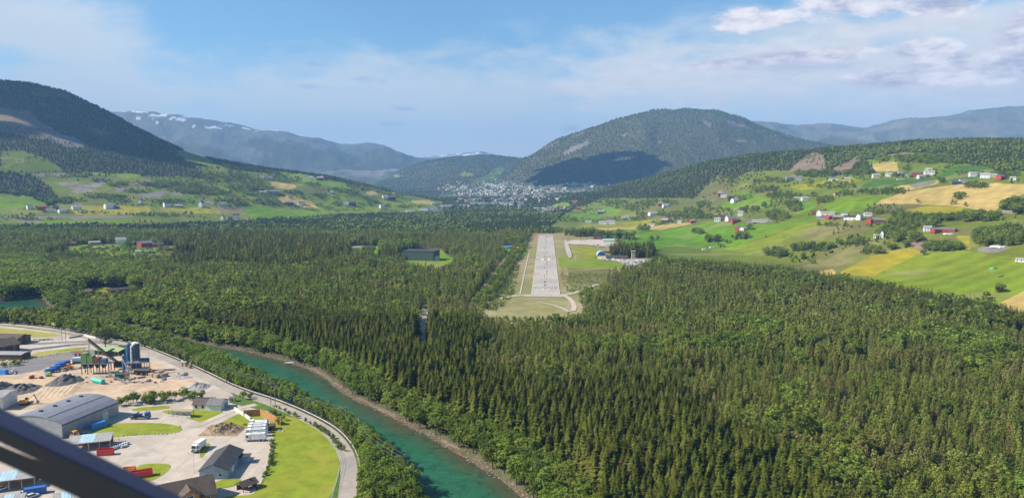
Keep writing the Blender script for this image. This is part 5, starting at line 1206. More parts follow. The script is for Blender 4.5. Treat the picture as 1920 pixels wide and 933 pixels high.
def car(label, px, py, ang, c_, group=None, z=.1, name='parked_car', sc=1.0, p=None):
    x, y = g(px, py) if p is None else p[:2]; zz = z if p is None else p[2]
    r0 = empty(name, (x, y, zz), ang, label, 'car', group)
    MB().prism([(-2.15, .35), (2.15, .35), (2.2, .75), (1.3, .9), (-2.1, .95)], -.88, .88).build('body', M(c_), r0)
    MB().prism([(-1.9, .93), (1.25, .90), (.6, 1.45), (-1.5, 1.47)], -.78, .78).build('glass_house', M('glass'), r0); MB().box(-.45, 0, 1.5, 1.9, 1.4, .06).build('roof', M(c_), r0)
    wheels(r0, [(1.35, .8), (1.35, -.8), (-1.35, .8), (-1.35, -.8)], .33, .2); r0.scale = (sc, sc, sc); return r0
x, y = g(92, 705); yv = empty('road_roller', (x, y, .1), R(20), 'small lime yellow roller on the sand by the blue containers', 'roller')
MB().cyl((1.1, -.8, .6), (1.1, .8, .6), .6).build('drum', M('steel'), yv); MB().cyl((-1.1, -.8, .6), (-1.1, .8, .6), .6).build('rear_drum', M('steel'), yv); MB().box(0, 0, 1.2, 2.6, 1.5, .7).build('body', M('lime'), yv); MB().box(-.1, 0, 2.4, 1.7, 1.5, .1).build('canopy', M('lime'), yv)
for s_ in (-.65, .65): MB().box(-.8, s_, 1.9, .08, .08, 1.0).build('post', M('dark'), yv)
for i, (px, py, lb) in enumerate([(60, 709, 'rusty red bucket lying on the sand left of the dark heap'), (77, 709, 'smaller rusty red scrap bin on the sand beside the bucket')]):
    x, y = g(px, py); o = MB().prism([(-1.2, 0), (1.0, 0), (1.3, 1.2), (.2, 1.7), (-1.3, 1.1)], -1, 1).build('loader_bucket', M('barn_red'), None, (x, y, .1), R(30 + 40 * i)); o.scale = (1.1 - .3 * i,) * 3; tag(o, lb, 'bucket')
# teal tank lying on the sand
x, y = g(184, 718); tt = empty('storage_tank', (x, y, .1), R(-28), 'teal green cylindrical tank lying on the sand', 'tank')
MB().cyl((-4.6, 0, 1.45), (4.6, 0, 1.45), 1.35, seg=20).build('tank_shell', M('teal'), tt)
for s_ in (-3, 3): MB().box(s_, 0, .3, .5, 2.2, .6).build('cradle', M('light_concrete'), tt)
MB().box(-5.0, 0, 1.3, .8, 1.2, 2.2).build('end_box', M('light_concrete'), tt)
# ------------------------------------------------------------------ asphalt plant
def lattice(m, p, q_, wd=1.2, n=8, r_=.09):
    p, q_ = Vector(p), Vector(q_); d = (q_ - p); up = Vector((0, 0, wd)); sd = d.cross(up).normalized() * wd / 2
    cor = [sd, -sd, sd + up, -sd + up]
    for c_ in cor: m.cyl(p + c_, q_ + c_, r_, seg=4)
    for i in range(n):
        a, b_ = p + d * i / n, p + d * (i + 1) / n
        m.cyl(a + sd, b_ + sd + up, r_ * .7, seg=4); m.cyl(a - sd, b_ - sd + up, r_ * .7, seg=4)
sx0, sy0 = g(178, 700)
fs = empty('silo_frame', (sx0, sy0, .1), R(4), 'green and grey bins on tall legs at the asphalt plant', 'silo')
m = MB()
for i in range(6):
    for s_ in (-2, 2): m.box(-6.5 + i * 3.4, s_, 3.1, .35, .35, 6.2)
m.build('frame', M('rust'), fs); MB().box(1.8, 0, 6.35, 17.5, 4.4, .4).build('platform', M('steel'), fs)
for i, (c_, hh, zz) in enumerate((('green_metal', 6.2, 9.6), ('green_metal', 4.6, 8.8), ('rust', 3.4, 8.2), ('dark_blue', 2.6, 7.8))):
    o = MB().box(-5.2 + i * 3.6, 0, zz, 3.2, 4, hh).build('bin', corr('c_' + c_, MATS[c_] and {'green_metal': (.22, .36, .10), 'rust': (.22, .10, .06), 'dark_blue': (.09, .16, .27)}[c_], .6, 3) if M(c_) else None, fs)
    MB().prism([(-5.2 + i * 3.6 - .4, 3.6), (-5.2 + i * 3.6 + .4, 3.6), (-5.2 + i * 3.6 + 1.5, 6.1), (-5.2 + i * 3.6 - 1.5, 6.1)], -1.4, 1.4).build('hopper', M('dark'), fs)
cx1, cy1 = g(163, 699); cx2, cy2 = g(222, 694)
cvb = empty('conveyor', (cx2, cy2, .1), 0, 'long sloping lattice conveyor rising over the green bins', 'conveyor')
P0 = Vector((0, 0, 1.5)); P1 = Vector((cx1 - cx2, cy1 - cy2 + 3, 18.5)); m = MB(); lattice(m, P0 + Vector((0, 3, 0)), P1, 1.3, 16, .13); m.build('truss', M('tan'), cvb)
m = MB(); m.cyl(P0 + Vector((0, 3, 1.5)), P1 + Vector((0, 0, 1.4)), .55, seg=4); m.build('belt', M('dark'), cvb)
m = MB()
for f_ in (.35, .7, .98):
    q_ = P0.lerp(P1, f_) + Vector((0, 3 * (1 - f_), 0)); 
    for s_ in (-1, 1): m.cyl((q_.x, q_.y + s_, 0), (q_.x, q_.y + s_ * .5, q_.z), .13, seg=4)
m.build('support', M('steel'), cvb)
x, y = g(228, 692); MB().box(-1, 0, 3.2, 5.5, 4, 3.2).build('feed_bin', M('dark'), None, (x, y, .1), R(4)); tag(COL.objects[-1], 'dark square feed bin at the foot of the conveyor', 'bin')
ms = [('blue_silo', 234, 700, 1.25, 10.5, 'silo_blue', 'slender blue cylinder tower left of the big silos'), ('filler_silo', 243, 696, 1.5, 12.5, 'silo_blue', 'mid blue round silo beside the white pipe'), ('filler_silo', 256, 695, 2.3, 13.0, 'dark_silo', 'widest dark slate blue silo with a white cap')]
for nm, px, py, r_, hh, c_, lb in ms:
    x, y = g(px, py); so = empty(nm, (x, y, .1), 0, lb, 'silo'); z0 = 4.0 if nm != 'blue_silo' else .5
    MB().cyl((0, 0, z0 + 1), (0, 0, z0 + hh), r_, seg=18).build('shell', M(c_), so); MB().cyl((0, 0, z0 - .8), (0, 0, z0 + 1), r_ * .25, r_, seg=18).build('cone', M(c_), so)
    MB().cyl((0, 0, z0 + hh), (0, 0, z0 + hh + .9), r_, r_ * .2, seg=18).build('cap', M('plastic_white' if c_ == 'dark_silo' else c_), so)
    for a in range(4): MB().cyl((math.cos(a * 1.57 + .8) * r_, math.sin(a * 1.57 + .8) * r_, 0), (math.cos(a * 1.57 + .8) * r_, math.sin(a * 1.57 + .8) * r_, z0 + 1.2), .15, seg=5).build('leg', M('steel'), so)
    m = MB(); lattice(m, (r_ + .3, 0, 0), (r_ + .3, 0.01, z0 + hh), .5, 12, .05); m.build('ladder', M('steel'), so)
x, y = g(249, 700); mt = empty('mixing_tower', (x, y, .1), R(6), 'dark steel mixing tower with a white pipe between the silos', 'tower')
MB().cyl((0, -1, 3), (0, -1, 16.5), .45, seg=10).build('pipe', M('plastic_white'), mt); MB().cyl((0, -1, 16.4), (2.2, 1, 18.6), .7, .25, seg=8).build('pipe_head', M('plastic_white'), mt)
m = MB()
for xx_ in (-3, 0, 3, 6, 9):
    for yy_ in (-2, 2): m.box(xx_, yy_, 3.5, .3, .3, 7)
for zz in (3.2, 6.8): m.box(3, 0, zz, 12.6, 4.5, .25)
m.build('frame', M('steel'), mt)
m = MB(); m.box(2.5, 0, 5, 4.5, 3.2, 3.0); m.cyl((4, 0, 8.2), (9.5, 0, 8.2), 1.2, seg=12); m.build('mixer', M('dark_blue'), mt)
MB().cyl((-4.5, -2.6, 9.8), (-1.5, -2.6, 2.6), .35, seg=8).build('duct', M('silver'), mt)
m = MB()
for zz in (7.9,):
    for yy_ in (-2.2, 2.2): m.box(3, yy_, zz, 12.6, .06, .08); 
for i in range(9): m.box(-3.2 + i * 1.55, -2.2, 7.4, .06, .06, 1.1)
m.build('railing', M('paint_yellow'), mt)
x, y = g(268, 703); dt = empty('dryer_drum', (x, y, .1), R(-12), 'long dark rotating drum on supports right of the silos', 'drum')
MB().cyl((-5, 0, 2.6), (5.5, 0, 3.0), 1.3, seg=16).build('drum', M('dark'), dt)
for s_ in (-3.5, 0, 3.5): MB().box(s_, 0, .8, .8, 2.4, 1.6).build('support', M('rust'), dt)
MB().cyl((5.6, 0, 3), (7.2, 0, 3), .9, seg=12).build('burner', M('rust'), dt)
x, y = g(229, 711); MB().prism([(-3, 0), (3, 0), (3.4, 3.4), (-3.4, 3.4)], -1.8, 1.8).build('green_bin', M('dark_green'), None, (x, y, .1), R(8)); tag(COL.objects[-1], 'dark green tapered bin in front of the silos', 'bin')
x, y = g(214, 706); mo = empty('tan_hopper', (x, y, .1), R(5), 'tan steel portal hopper beside the dark green bin', 'hopper')
for s_ in (-2.1, 2.1): MB().box(s_, 0, 1.6, 1.1, 2.2, 3.2).build('side_frame', M('tan'), mo)
MB().box(0, 0, 3.4, 5.4, 2.3, .6).build('beam', M('tan'), mo)
m = MB(); p, q_ = g(205, 708), g(236, 720); lattice(m, (p[0], p[1], 2.2), (q_[0], q_[1], .4), .9, 9, .1); m.build('belt_conveyor', M('steel')); tag(COL.objects[-1], 'low grey belt conveyor sloping down to the red gate frame', 'conveyor')
x, y = g(239, 716); gf = empty('stair_tower', (x, y, .1), 0, 'narrow steel stair frame with a red panel before the silos', 'stair')
m = MB()
for sx_ in (-.9, .9):
    for sy_ in (-.8, .8): m.box(sx_, sy_, 3.6, .15, .15, 7.2)
for zz in (1.5, 3, 4.5, 6, 7): m.box(0, 0, zz, 1.9, 1.7, .1)
m.build('frame', M('steel'), gf); MB().box(0, -.9, 4.6, 1.7, .08, 1.2).build('panel', M('bright_red'), gf)
for i, (px, py) in enumerate([(288, 705), (297, 707), (306, 706), (300, 701)]):
    x, y = g(px, py); m = MB(); 
    for k_ in range(3):
        for j in range(2): m.box(-1.1 + k_ * 1.1, 0, .55 + j * 1.05, 1.0, 4.6, 1.0)
    o = m.build('block_stack', M('tan'), None, (x, y, .1), R(-30)); tag(o, ['tan block stack nearest the dark drum', 'front tan block stack on the sand', 'rightmost tan block stack towards the road', 'rear tan block stack behind the others'][i], 'block stack', 'tan stacks right of the asphalt plant')
for px, py, lb in [(199, 664, 'green roofed open shed nearest the conveyor'), (222, 664, 'green roofed open shed farther right towards the river road')]:
    x, y = g(px, py); sh = empty('open_shed', (x, y, .1), R(-28), lb, 'shed'); roof_mb(13, 8.5, 3.4, 1.2, .6, .2).build('roof', corr('green_roof', (.30, .38, .18), 1.0, 0, .6), sh)
    for xx_ in (-6, -2, 2, 6): MB().box(xx_, -4, 1.7, .25, .25, 3.4).build('post', M('steel'), sh)
    MB().box(0, 4, 1.7, 12.6, .15, 3.4).build('back_wall', M('grey_wall'), sh); MB().box(-6.3, 0, 1.7, .15, 7.8, 3.4).build('end_wall', M('grey_wall'), sh)
x, y = g(152, 668); house('site_cabin', 'small white cabin with a red roof behind the green bins', 'cabin', x, y, .1, R(12), 7, 4, 2.6, 1.0, 'white', 'roof_red', win=3)
x, y = g(346, 686); house('pump_hut', 'tan pump hut beside the road above the river trees', 'hut', x, y, .1, R(-20), 4, 3, 2.4, .6, 'tan', 'roof_light', ov=.2, door=(0, .9, 1.9, 'brown_wall'))
x, y = g(355, 690); o = MB().box(0, 0, .9, 2.2, 1.8, 1.8, top=.92).build('crate', M('wood'), None, (x, y, .1), R(-20)); tag(o, 'wooden crate right of the tan pump hut', 'crate')
# left edge buildings
x, y = g(-14, 663); h1 = house('workshop', 'dark red brown workshop with a pale gabled roof at the left edge', 'building', x, y, 0, R(60), 26, 16, 5.5, 3.4, 'brown_wall', 'roof_brown', win=4, ov=.9)
x, y = g(22, 642); house('workshop_wing', 'brown wing with a long low roof behind the left edge workshop', 'building', x, y, 0, R(-8), 20, 12, 4.5, 1.8, 'brown_wall', 'roof_brown', win=4, ov=.8)
x, y = g(10, 671); house('workshop_annex', 'low dark red annex with a pale flat roof by the bushes', 'building', x, y, 0, R(-3), 28, 9, 3.4, .6, 'brown_wall', 'roof_light', win=0, ov=.5, door=(6, 2.4, 2.4, 'dark_green'))
x, y = g(-8, 762); house('grey_store', 'pale grey store wall cut by the left picture edge', 'building', x, y, 0, R(8), 14, 14, 6.5, .8, 'light_concrete', 'roof_light', ov=.3, door=(3, 3, 3, 'dark'))
# open sheds lower left
def lean(label, px, py, ang, L, Wd, h, nposts):
    x, y = g(px, py); r0 = empty('store_shed', (x, y, .1), R(ang), label, 'shed')
    sl = MB(); sl.prismx([(-Wd / 2, h - .5), (Wd / 2, h + .5), (Wd / 2, h + .7), (-Wd / 2, h - .3)], -L / 2, L / 2); rf_ = sl.build('roof', corr('shed_roof', (.36, .34, .31), .9, 0, .5), r0)
    pn = MB(); pn.prismx([(-Wd / 2 + .1, h - .27), (Wd / 2 - .1, h + .71), (Wd / 2 - .1, h + .78), (-Wd / 2 + .1, h - .20)], -L * .22, L * .12); pn.build('roof_panel', corr('solar', (.42, .56, .62), 1.2, 0, .3), rf_)
    for i in range(nposts): MB().box(-L / 2 + .4 + i * (L - .8) / (nposts - 1), -Wd / 2 + .3, h / 2 - .3, .25, .25, h - .5).build('post', M('concrete'), r0)
    MB().box(0, Wd / 2 - .3, h / 2, L - .6, .2, h).build('back_wall', M('orange_wood'), r0)
    return r0
lean('open store shed with a pale blue roof panel beyond the wiper', 170, 838, 20, 17, 9, 3.8, 5)
lean('open store shed with a pale blue roof panel at the lower left corner', 22, 912, 22, 17, 8, 4.2, 5)
lean('small tan roofed store in the bottom left corner', 20, 950, 20, 9, 5, 3, 3)
lean('small tan roofed store between wiper and bottom edge', 128, 945, 30, 9, 6, 3.2, 3)
for i, (px, py, c_) in enumerate([(50, 926, 'plastic_white'), (60, 932, 'silver'), (3, 918, 'plastic_white')]):
    car(['white car parked by the lower left shed', 'silver car parked nearest the bottom at the lower left', 'white car under the corner shed roof'][i], px, py, R(60), c_, 'cars by the lower left sheds')
# white crates / tanks standing in a row
for i in range(9):
    px, py = 206 + i * 4.2, 845 - i * 1.6; x, y = g(px, py); b0 = empty('bulk_tank', (x, y, .1), R(10 + i * 7), 'white cube tank in a cage, one of the short row by the railings', 'tank', 'white caged tanks in a row')
    MB().box(0, 0, .72, 1.0, 1.0, 1.0, top=.95).build('tank', M('plastic_white'), b0); MB().box(0, 0, .1, 1.15, 1.15, .18).build('pallet', M('wood'), b0); MB().cyl((0, 0, 1.2), (0, 0, 1.32), .2, seg=8).build('lid', M('dark'), b0)
def railing(name, label, cat, P, h, sp, m_='galv', rails=(1.0, .5), z=.12, post_r=.05, beam=None):
    root = empty(name, (P[0][0], P[0][1], z), 0, label, cat); seg = 0; o0 = Vector((P[0][0], P[0][1], 0)); D = 0; posts = MB(); rl_ = MB(); np_ = 0
    for i in range(len(P) - 1):
        a, b_ = Vector((*P[i], 0)) - o0, Vector((*P[i + 1], 0)) - o0; d = b_ - a; L_ = d.length
        for q_ in rails:
            if beam: rl_.box((a.x + b_.x) / 2, (a.y + b_.y) / 2, h * q_, L_, .08, beam, math.atan2(d.y, d.x))
            else: rl_.cyl(a + Vector((0, 0, h * q_)), b_ + Vector((0, 0, h * q_)), post_r * .8, seg=4)
        while D <= L_:
            p = a + d * D / L_; MB().box(0, 0, h / 2, post_r * 2, post_r * 2, h).build('post', M(m_), root, (p.x, p.y, 0)) if np_ < 95 else None; np_ += 1; D += sp
        D -= L_
    rl_.build('rail', M(m_), root); return root
railing('yard_railing', 'dark steel railing beside the white caged tanks', 'railing', W([(188, 836), (205, 831), (222, 827), (226, 825)]), 1.2, 2.0, 'dark')
offs = lambda P, d: np.asarray(P) + np.stack([-np.gradient(np.asarray(P), axis=0)[:, 1], np.gradient(np.asarray(P), axis=0)[:, 0]], 1) / np.linalg.norm(np.gradient(np.asarray(P), axis=0), axis=1)[:, None] * d
rdense = roadW
gr_a = rdense[(rdense[:, 1] < 520) & (rdense[:, 1] > 255)]
railing('guard_rail', 'pale steel guard rail along the river side of the curving road', 'guard rail', offs(gr_a, -4.2), .85, 6.0, 'light_concrete', (.85,), .15, .08, .38)
gr_b = rdense[(rdense[:, 1] >= 520) & (rdense[:, 1] < 640)]
railing('guard_rail', 'pale steel guard rail along the far left stretch of the road', 'guard rail', offs(gr_b, -4.2), .85, 8.0, 'light_concrete', (.85,), .15, .08, .35)
railing('mesh_fence', 'thin grey mesh fence round the lawn inside the road bend', 'fence', smooth_poly(W([(612, 820), (634, 850), (640, 868), (634, 895), (622, 935), (612, 975)]), 2, False), 1.8, 3.0, 'galv', (1.0, .55, .12))
# concrete barrier rows and stones
def row(pts, n, maker):
    P = W(pts); seg = np.linalg.norm(np.diff(P, axis=0), axis=1); S_ = np.concatenate([[0], np.cumsum(seg)])
    for i in range(n):
        s__ = S_[-1] * (i + .5) / n; x = np.interp(s__, S_, P[:, 0]); y = np.interp(s__, S_, P[:, 1]); x2 = np.interp(s__ + .5, S_, P[:, 0]); y2 = np.interp(s__ + .5, S_, P[:, 1])
        maker(i, x, y, math.atan2(y2 - y, x2 - x))
bar_me = MB().prismx([(-.4, 0), (.4, 0), (.22, .35), (.14, .95), (-.14, .95), (-.22, .35)], -1.5, 1.5).build('concrete_barrier', M('light_concrete')); bar0 = bar_me
tag(bar0, 'pale concrete road barrier in the rows round the parking ground', 'barrier', 'concrete barriers in rows'); bar_n = [0]
def mk_bar(i, x, y, a):
    o = bar0 if bar_n[0] == 0 else bar0.copy()
    if bar_n[0]: COL.objects.link(o)
    bar_n[0] += 1; o.location = (x, y, .16); o.rotation_euler = (0, 0, a); o.scale = (1.1, 1.3, 1.1)
row([(60, 656), (95, 652), (130, 648), (163, 646)], 12, mk_bar); row([(62, 637), (80, 638), (96, 637)], 9, mk_bar); row([(131, 634), (143, 632), (153, 630)], 6, mk_bar); row([(158, 629), (170, 632), (180, 634)], 5, mk_bar)
bm = bmesh.new(); bmesh.ops.create_icosphere(bm, subdivisions=2, radius=1)
for v in bm.verts: v.co *= 1 + .25 * (float(vnoise(np.array([v.co.x * 2 + 9]), np.array([v.co.y * 2 + v.co.z * 3 + 5]), 3)[0]) - .5) * 2; v.co.z *= .7
rm = bpy.data.meshes.new('rock'); bm.to_mesh(rm); bm.free(); rm.materials.append(M('rock'))
def mk_rock(label, group, r_, z=.25):
    def f(i, x, y, a):
        o = bpy.data.objects.new('rock', rm); COL.objects.link(o); s__ = r_ * random.uniform(.6, 1.3); o.location = (x + random.uniform(-.4, .4), y + random.uniform(-.4, .4), z); o.rotation_euler = (random.random(), random.random(), random.random() * 6); o.scale = (s__, s__ * random.uniform(.7, 1.1), s__ * .8); tag(o, label, 'rock', group)
    return f
row([(163, 824), (200, 819), (240, 816), (290, 814), (328, 812), (342, 806), (336, 797)], 26, mk_rock('pale stone on the edge of the oval grass island', 'stones round the grass island', .42))
row([(10, 690), (50, 677), (75, 669), (110, 663), (160, 656)], 34, mk_rock('pale boulder in the row bordering the dark paving', 'boulders along the dark paving', .6))
row([(508, 826), (511, 845), (508, 865), (498, 880), (492, 895)], 34, mk_rock('pale boulder in the low wall left of the lawn', 'boulders at the lawn edge', .62, .35))
row([(522, 806), (532, 808)], 5, mk_rock('pale boulder by the bushes behind the lorries', 'boulders by the bushes', .5))
# stones lining the water
bx_ = bank_far; bfar = smooth_poly(bank_far, 2, False); bfar = bfar[(bfar[:, 1] < 560)]
bank_m = []
verts_r, faces_r = [], []
ico = np.array([v.co for v in rm.vertices]); icf = np.array([list(p.vertices) for p in rm.polygons])
S_ = np.concatenate([[0], np.cumsum(np.linalg.norm(np.diff(bfar, axis=0), axis=1))]); nst = 1500
for i in range(nst):
    s__ = rng.uniform(0, S_[-1]); x = np.interp(s__, S_, bfar[:, 0]) + rng.normal(0, 1.0) + .6; y = np.interp(s__, S_, bfar[:, 1]) + rng.normal(0, 1.0) + .6; r_ = rng.uniform(.12, .5)
    verts_r.append(ico * r_ * np.array([1, .8, .7]) + [x, y, float(HZ(x, y)) + .05 if HZ(x, y) > -2 else -2.0]); faces_r.append(icf + i * len(ico))
o = link('bank_stones', np_mesh('bank_stones', np.concatenate(verts_r), np.concatenate(faces_r), 3), mat('bank_rock', (.30, .235, .19), .9, .4)); tag(o, 'pinkish stones and cobbles lining the far water edge', 'stones', kind='stuff')
# poles, wires, flag
def ppos(px, py): return g(px, py)
def hpole(label, px, py, h=11, two=True):
    x, y = g(px, py); r0 = empty('power_pole', (x, y, 0), R(35), label, 'power pole')
    for s_ in ((-1.1, 1.1) if two else (0,)): MB().cyl((s_, 0, 0), (s_, 0, h), .16, .12, 6).build('pole', M('pole'), r0)
    MB().box(0, 0, h - .6, 4.6, .16, .2).build('crossarm', M('pole'), r0)
    for s_ in (-2.1, 0, 2.1): MB().cyl((s_, 0, h - .5), (s_, 0, h), .07, seg=5).build('insulator', M('dark'), r0)
    return Vector((x, y, h))
T_ = [hpole('wooden power pole left of the willow by the river road', 120, 640), hpole('wooden power pole at the river trees above the plant', 262, 655, 12), hpole('double wooden power pole at the river trees beside the road', 512, 760, 12), hpole('double wooden power pole in the trees above the road bend', 645, 812, 12), hpole('double wooden power pole low in the river trees', 752, 912, 12)]
for k_ in range(3):
    m = MB()
    for a, b_ in zip(T_[:-1], T_[1:]):
        d = (b_ - a); n_ = Vector((-d.y, d.x, 0)).normalized() * (-2.1 + 2.1 * k_); prev = None
        for i in range(13):
            t_ = i / 12; q_ = a.lerp(b_, t_) + n_; q_.z -= 4 * 2.6 * t_ * (1 - t_)
            if prev: m.cyl(prev, q_, .024, seg=4, caps=False)
            prev = q_
    o = m.build('power_line', M('steel')); tag(o, 'long sagging wire strung between the wooden power poles', 'wire', 'wires of the river side power line')
def lamp(label, px, py, h=9):
    x, y = g(px, py); r0 = empty('lamp_post', (x, y, .1), R(180), label, 'lamp post'); MB().cyl((0, 0, 0), (0, 0, h), .1, .06, 6).build('pole', M('galv'), r0); a_ = MB().cyl((0, 0, h), (1.6, 0, h + .2), .05, seg=5).build('arm', M('galv'), r0); MB().box(1.9, 0, h + .2, .8, .3, .14).build('lamp_head', M('steel'), a_)
lamp('lamp post on the yard left of the grey blue building', 364, 887, 8); lamp('lamp post on the parking ground by the barriers', 112, 649, 10); lamp('lamp post between plant and river road', 279, 684, 10)
x, y = g(98, 634); fl = empty('flagpole', (x, y, .1), 0, 'flagpole with a yellow flag at the left road', 'flagpole'); MB().cyl((0, 0, 0), (0, 0, 12), .09, .05, 6).build('pole', M('white'), fl)
m = MB(); n = 8
v = [(i * .4, .18 * math.sin(i * 1.1), 11.8 - j * 2.2 - i * .05) for j in range(2) for i in range(n)]; m.add(v, [(i, i + 1, i + 1 + n, i + n) for i in range(n - 1)]); m.build('flag', M('lime'), fl)
x, y = g(541, 681, -2); bt = empty('rowing_boat', (x, y, -2.0), R(-5), 'small white boat moored at the far river bank', 'boat')
m = MB(); prof = [(-3, .15), (-2.4, .8), (0, 1.0), (2.2, .75), (3.6, 0)]
v = [(x_, w_ * s_, .55 + (.2 if x_ > 2 else 0)) for s_ in (-1, 1) for x_, w_ in prof] + [(x_ * .9, w_ * .55 * s_, -.1) for s_ in (-1, 1) for x_, w_ in prof]
m.add(v, [(i, i + 1, i + 11, i + 10) for i in range(4)] + [(5 + i, 6 + i, 16 + i, 15 + i) for i in range(4)] + [(10 + i, 11 + i, 16 + i, 15 + i) for i in range(4)] + [(0, 5, 15, 10)]); m.build('hull', M('plastic_white'), bt)
for s_ in (-1.2, .8): MB().box(s_, 0, .4, .35, 1.5, .06).build('bench', M('wood'), bt)
# willow by the plant
wx, wy = g(198, 652); wt = empty('willow_tree', (wx, wy, 0), 0, 'big round grey green tree standing alone behind the asphalt plant', 'tree')
cen = broad_centers(91, 150, 6); cv_, cf = clump_tris(91, cen, 16, .022, .06, 1.2); tv, tf = trunk_arrays(.5, .022); limbs(tv, tf, cen, 8, .01, .18)
mwil = leaf_mat('willow_leaves', (.17, .19, .085), (.17, .19, .085), (.18, .20, .09), .45)
link('trunk', np_mesh('trunk', tv, tf, 3), M('bark'), wt); link('crown', np_mesh('crown', cv_, cf, 3), mwil, wt); wt.scale = (23, 23, 15)
# loose material about the works
random.seed(4); pal = MB(); 
for k_ in range(5): pal.box(0, 0, .12 + k_ * .16, 1.2, .9, .1)
pal0 = pal.build('pallet_stack', M('wood')); tag(pal0, 'small stack of wooden pallets lying on the works yard', 'pallets', 'pallet stacks about the yard')
pip = MB()
for k_ in range(7): pip.cyl((-2.2, (k_ % 4) * .5 - .7 + (k_ // 4) * .25, .25 + (k_ // 4) * .44), (2.2, (k_ % 4) * .5 - .7 + (k_ // 4) * .25, .25 + (k_ // 4) * .44), .23, seg=8)
pip0 = pip.build('pipe_stack', M('steel')); tag(pip0, 'stack of short grey pipes lying on the works yard', 'pipes', 'pipe stacks about the yard')
blk = MB().box(0, 0, .4, 1.6, .8, .8, top=.96); blk0 = blk.build('concrete_block', M('light_concrete')); tag(blk0, 'pale loose concrete block on the ground of the works', 'concrete block', 'loose concrete blocks')
reg = [(196, 716, 60, 12), (270, 712, 40, 6), (40, 700, 36, 5), (150, 690, 30, 6), (225, 835, 14, 3), (110, 700, 30, 8), (330, 703, 20, 5), (470, 800, 12, 4), (170, 760, 10, 3)]
first = {0: True, 1: True, 2: True}
for i in range(70):
    px, py, a_, b_ = random.choice(reg); x, y = g(px + random.uniform(-a_, a_), py + random.uniform(-b_, b_)); k_ = random.choice([0, 1, 2, 2]); src = (pal0, pip0, blk0)[k_]
    if first[k_]: o = src; first[k_] = False
    else: o = src.copy(); COL.objects.link(o)
    o.location = (x, y, .15); o.rotation_euler = (0, 0, random.random() * 6.28)
# ------------------------------------------------------------------ middle distance
def at_(px, py): return hit(px, py)
def H(name, label, cat, px, py, wpx, ratio, hpx, wall, roof, ang=0, group=None, win=3, rhf=.45, chim=False, door=None):
    """house whose long side is wpx pixels wide in the photo, standing on the slope under (px,py)"""
    p = at_(px, py)
    if p is None: return
    k_ = p[1] / FPX; L = wpx * k_; h = hpx * k_ * 1.15; return house(name, label, cat, p[0], p[1], p[2] - .4, math.atan2(p[0], p[1]) * -1 + R(ang), L, L * ratio, h + .4, h * rhf, wall, roof, group, win=win, chim=chim, door=door, ov=.4)
H('barn', 'long dark red barn with a grey roof on the river side clearing', 'barn', 223, 549, 40, .38, 6, 'barn_red', 'roof_dark', 12, win=0, door=(4, 3, 3, 'white'))
H('farmhouse', 'bright red gabled farmhouse beside the long red barn', 'house', 163, 553, 20, .8, 7, 'red', 'roof_brown', -20, chim=True)
H('boathouse', 'brown roofed low house in front of the red barn', 'house', 185, 564, 34, .4, 3.5, 'brown_wall', 'roof_brown', 6)
H('shed', 'tiny bright red shed between the farmhouse and long barn', 'shed', 187, 552, 6, .8, 3.5, 'red', 'roof_brown', 0, win=0)
H('villa', 'tall white villa with a grey roof standing on the meadow', 'house', 227, 458, 18, .7, 8, 'white', 'roof_light', 0, win=4, chim=True)
H('barn', 'dark red barn with a grey gable roof right of the white villa', 'barn', 272, 463, 22, .8, 7, 'barn_red', 'roof_grey', 25, win=0)
H('longhouse', 'long grey roofed farm building in front of the red barn', 'barn', 270, 475, 30, .4, 4, 'cream', 'roof_light', 0, win=0)
H('farmhouse', 'brown house with a grey roof left of the white villa', 'house', 177, 459, 18, .7, 4.5, 'orange_wood', 'roof_light', 10)
H('farmhouse', 'red house half hidden in the trees at the far left', 'house', 135, 461, 16, .7, 5, 'red', 'roof_brown', -20)
H('farmhouse', 'yellow brown house between villa and red barn', 'house', 251, 460, 14, .8, 5, 'yellow_wall', 'roof_grey', 15)
H('farmhouse', 'dark roofed red house right of the grey gabled barn', 'house', 297, 463, 20, .6, 5, 'barn_red', 'roof_dark', -15)
H('farmhouse', 'low red house at the right end of the meadow hamlet', 'house', 318, 470, 22, .45, 3.5, 'red', 'roof_brown', 14)
H('farmhouse', 'pale roofed house behind the low red house', 'house', 332, 460, 11, .8, 4, 'white', 'roof_light', 0)
H('shed', 'small red shed in front of the white villa', 'shed', 218, 470, 12, .5, 3, 'barn_red', 'roof_brown', 0, win=0)
H('longhouse', 'long low pale building below the brown house', 'building', 188, 467, 26, .3, 2.5, 'tan', 'roof_light', 0, win=0)
# dark hall in the forest
p = g(790, 486); k_ = p[1] / FPX; hl = empty('hall', (p[0], p[1], 0), R(-12), 'large flat roofed dark green hall in the middle of the forest', 'hall')
MB().box(0, 0, 6.5, 60 * k_, 30, 13).build('wall', corr('green_cladding', (.055, .085, .06), 1.5, 3, .7), hl); MB().box(0, 0, 13.3, 60 * k_ + .8, 30.8, .5).build('roof', M('roof_dark'), hl)
MB().box(60 * k_ / 2 + 2.5, -6, 3, 5, 8, 6).build('annex', M('light_concrete'), hl)
H('low_hall', 'small dark roofed hall left of the large green one', 'hall', 692, 468, 24, .4, 4, 'brown_wall', 'roof_dark', 0, win=0)
H('low_hall', 'long pale flat building left of the small dark hall', 'hall', 668, 468, 14, .4, 3.5, 'light_concrete', 'roof_light', 0, win=0)
H('cabin', 'pale gable roof showing among the forest above the green hall', 'house', 745, 446, 12, .7, 5, 'light_concrete', 'roof_light', 20, win=0)
H('cabin', 'pinkish roofed cabin among the forest above the right end of the green hall', 'house', 791, 448, 9, .7, 4.5, 'tan', 'roof_light', -20, win=0)
H('hangar_shed', 'blue roofed shelter at the forest edge left of the runway', 'shelter', 955, 466, 12, .4, 3, 'grey_wall', 'bright_blue', 0, win=0)
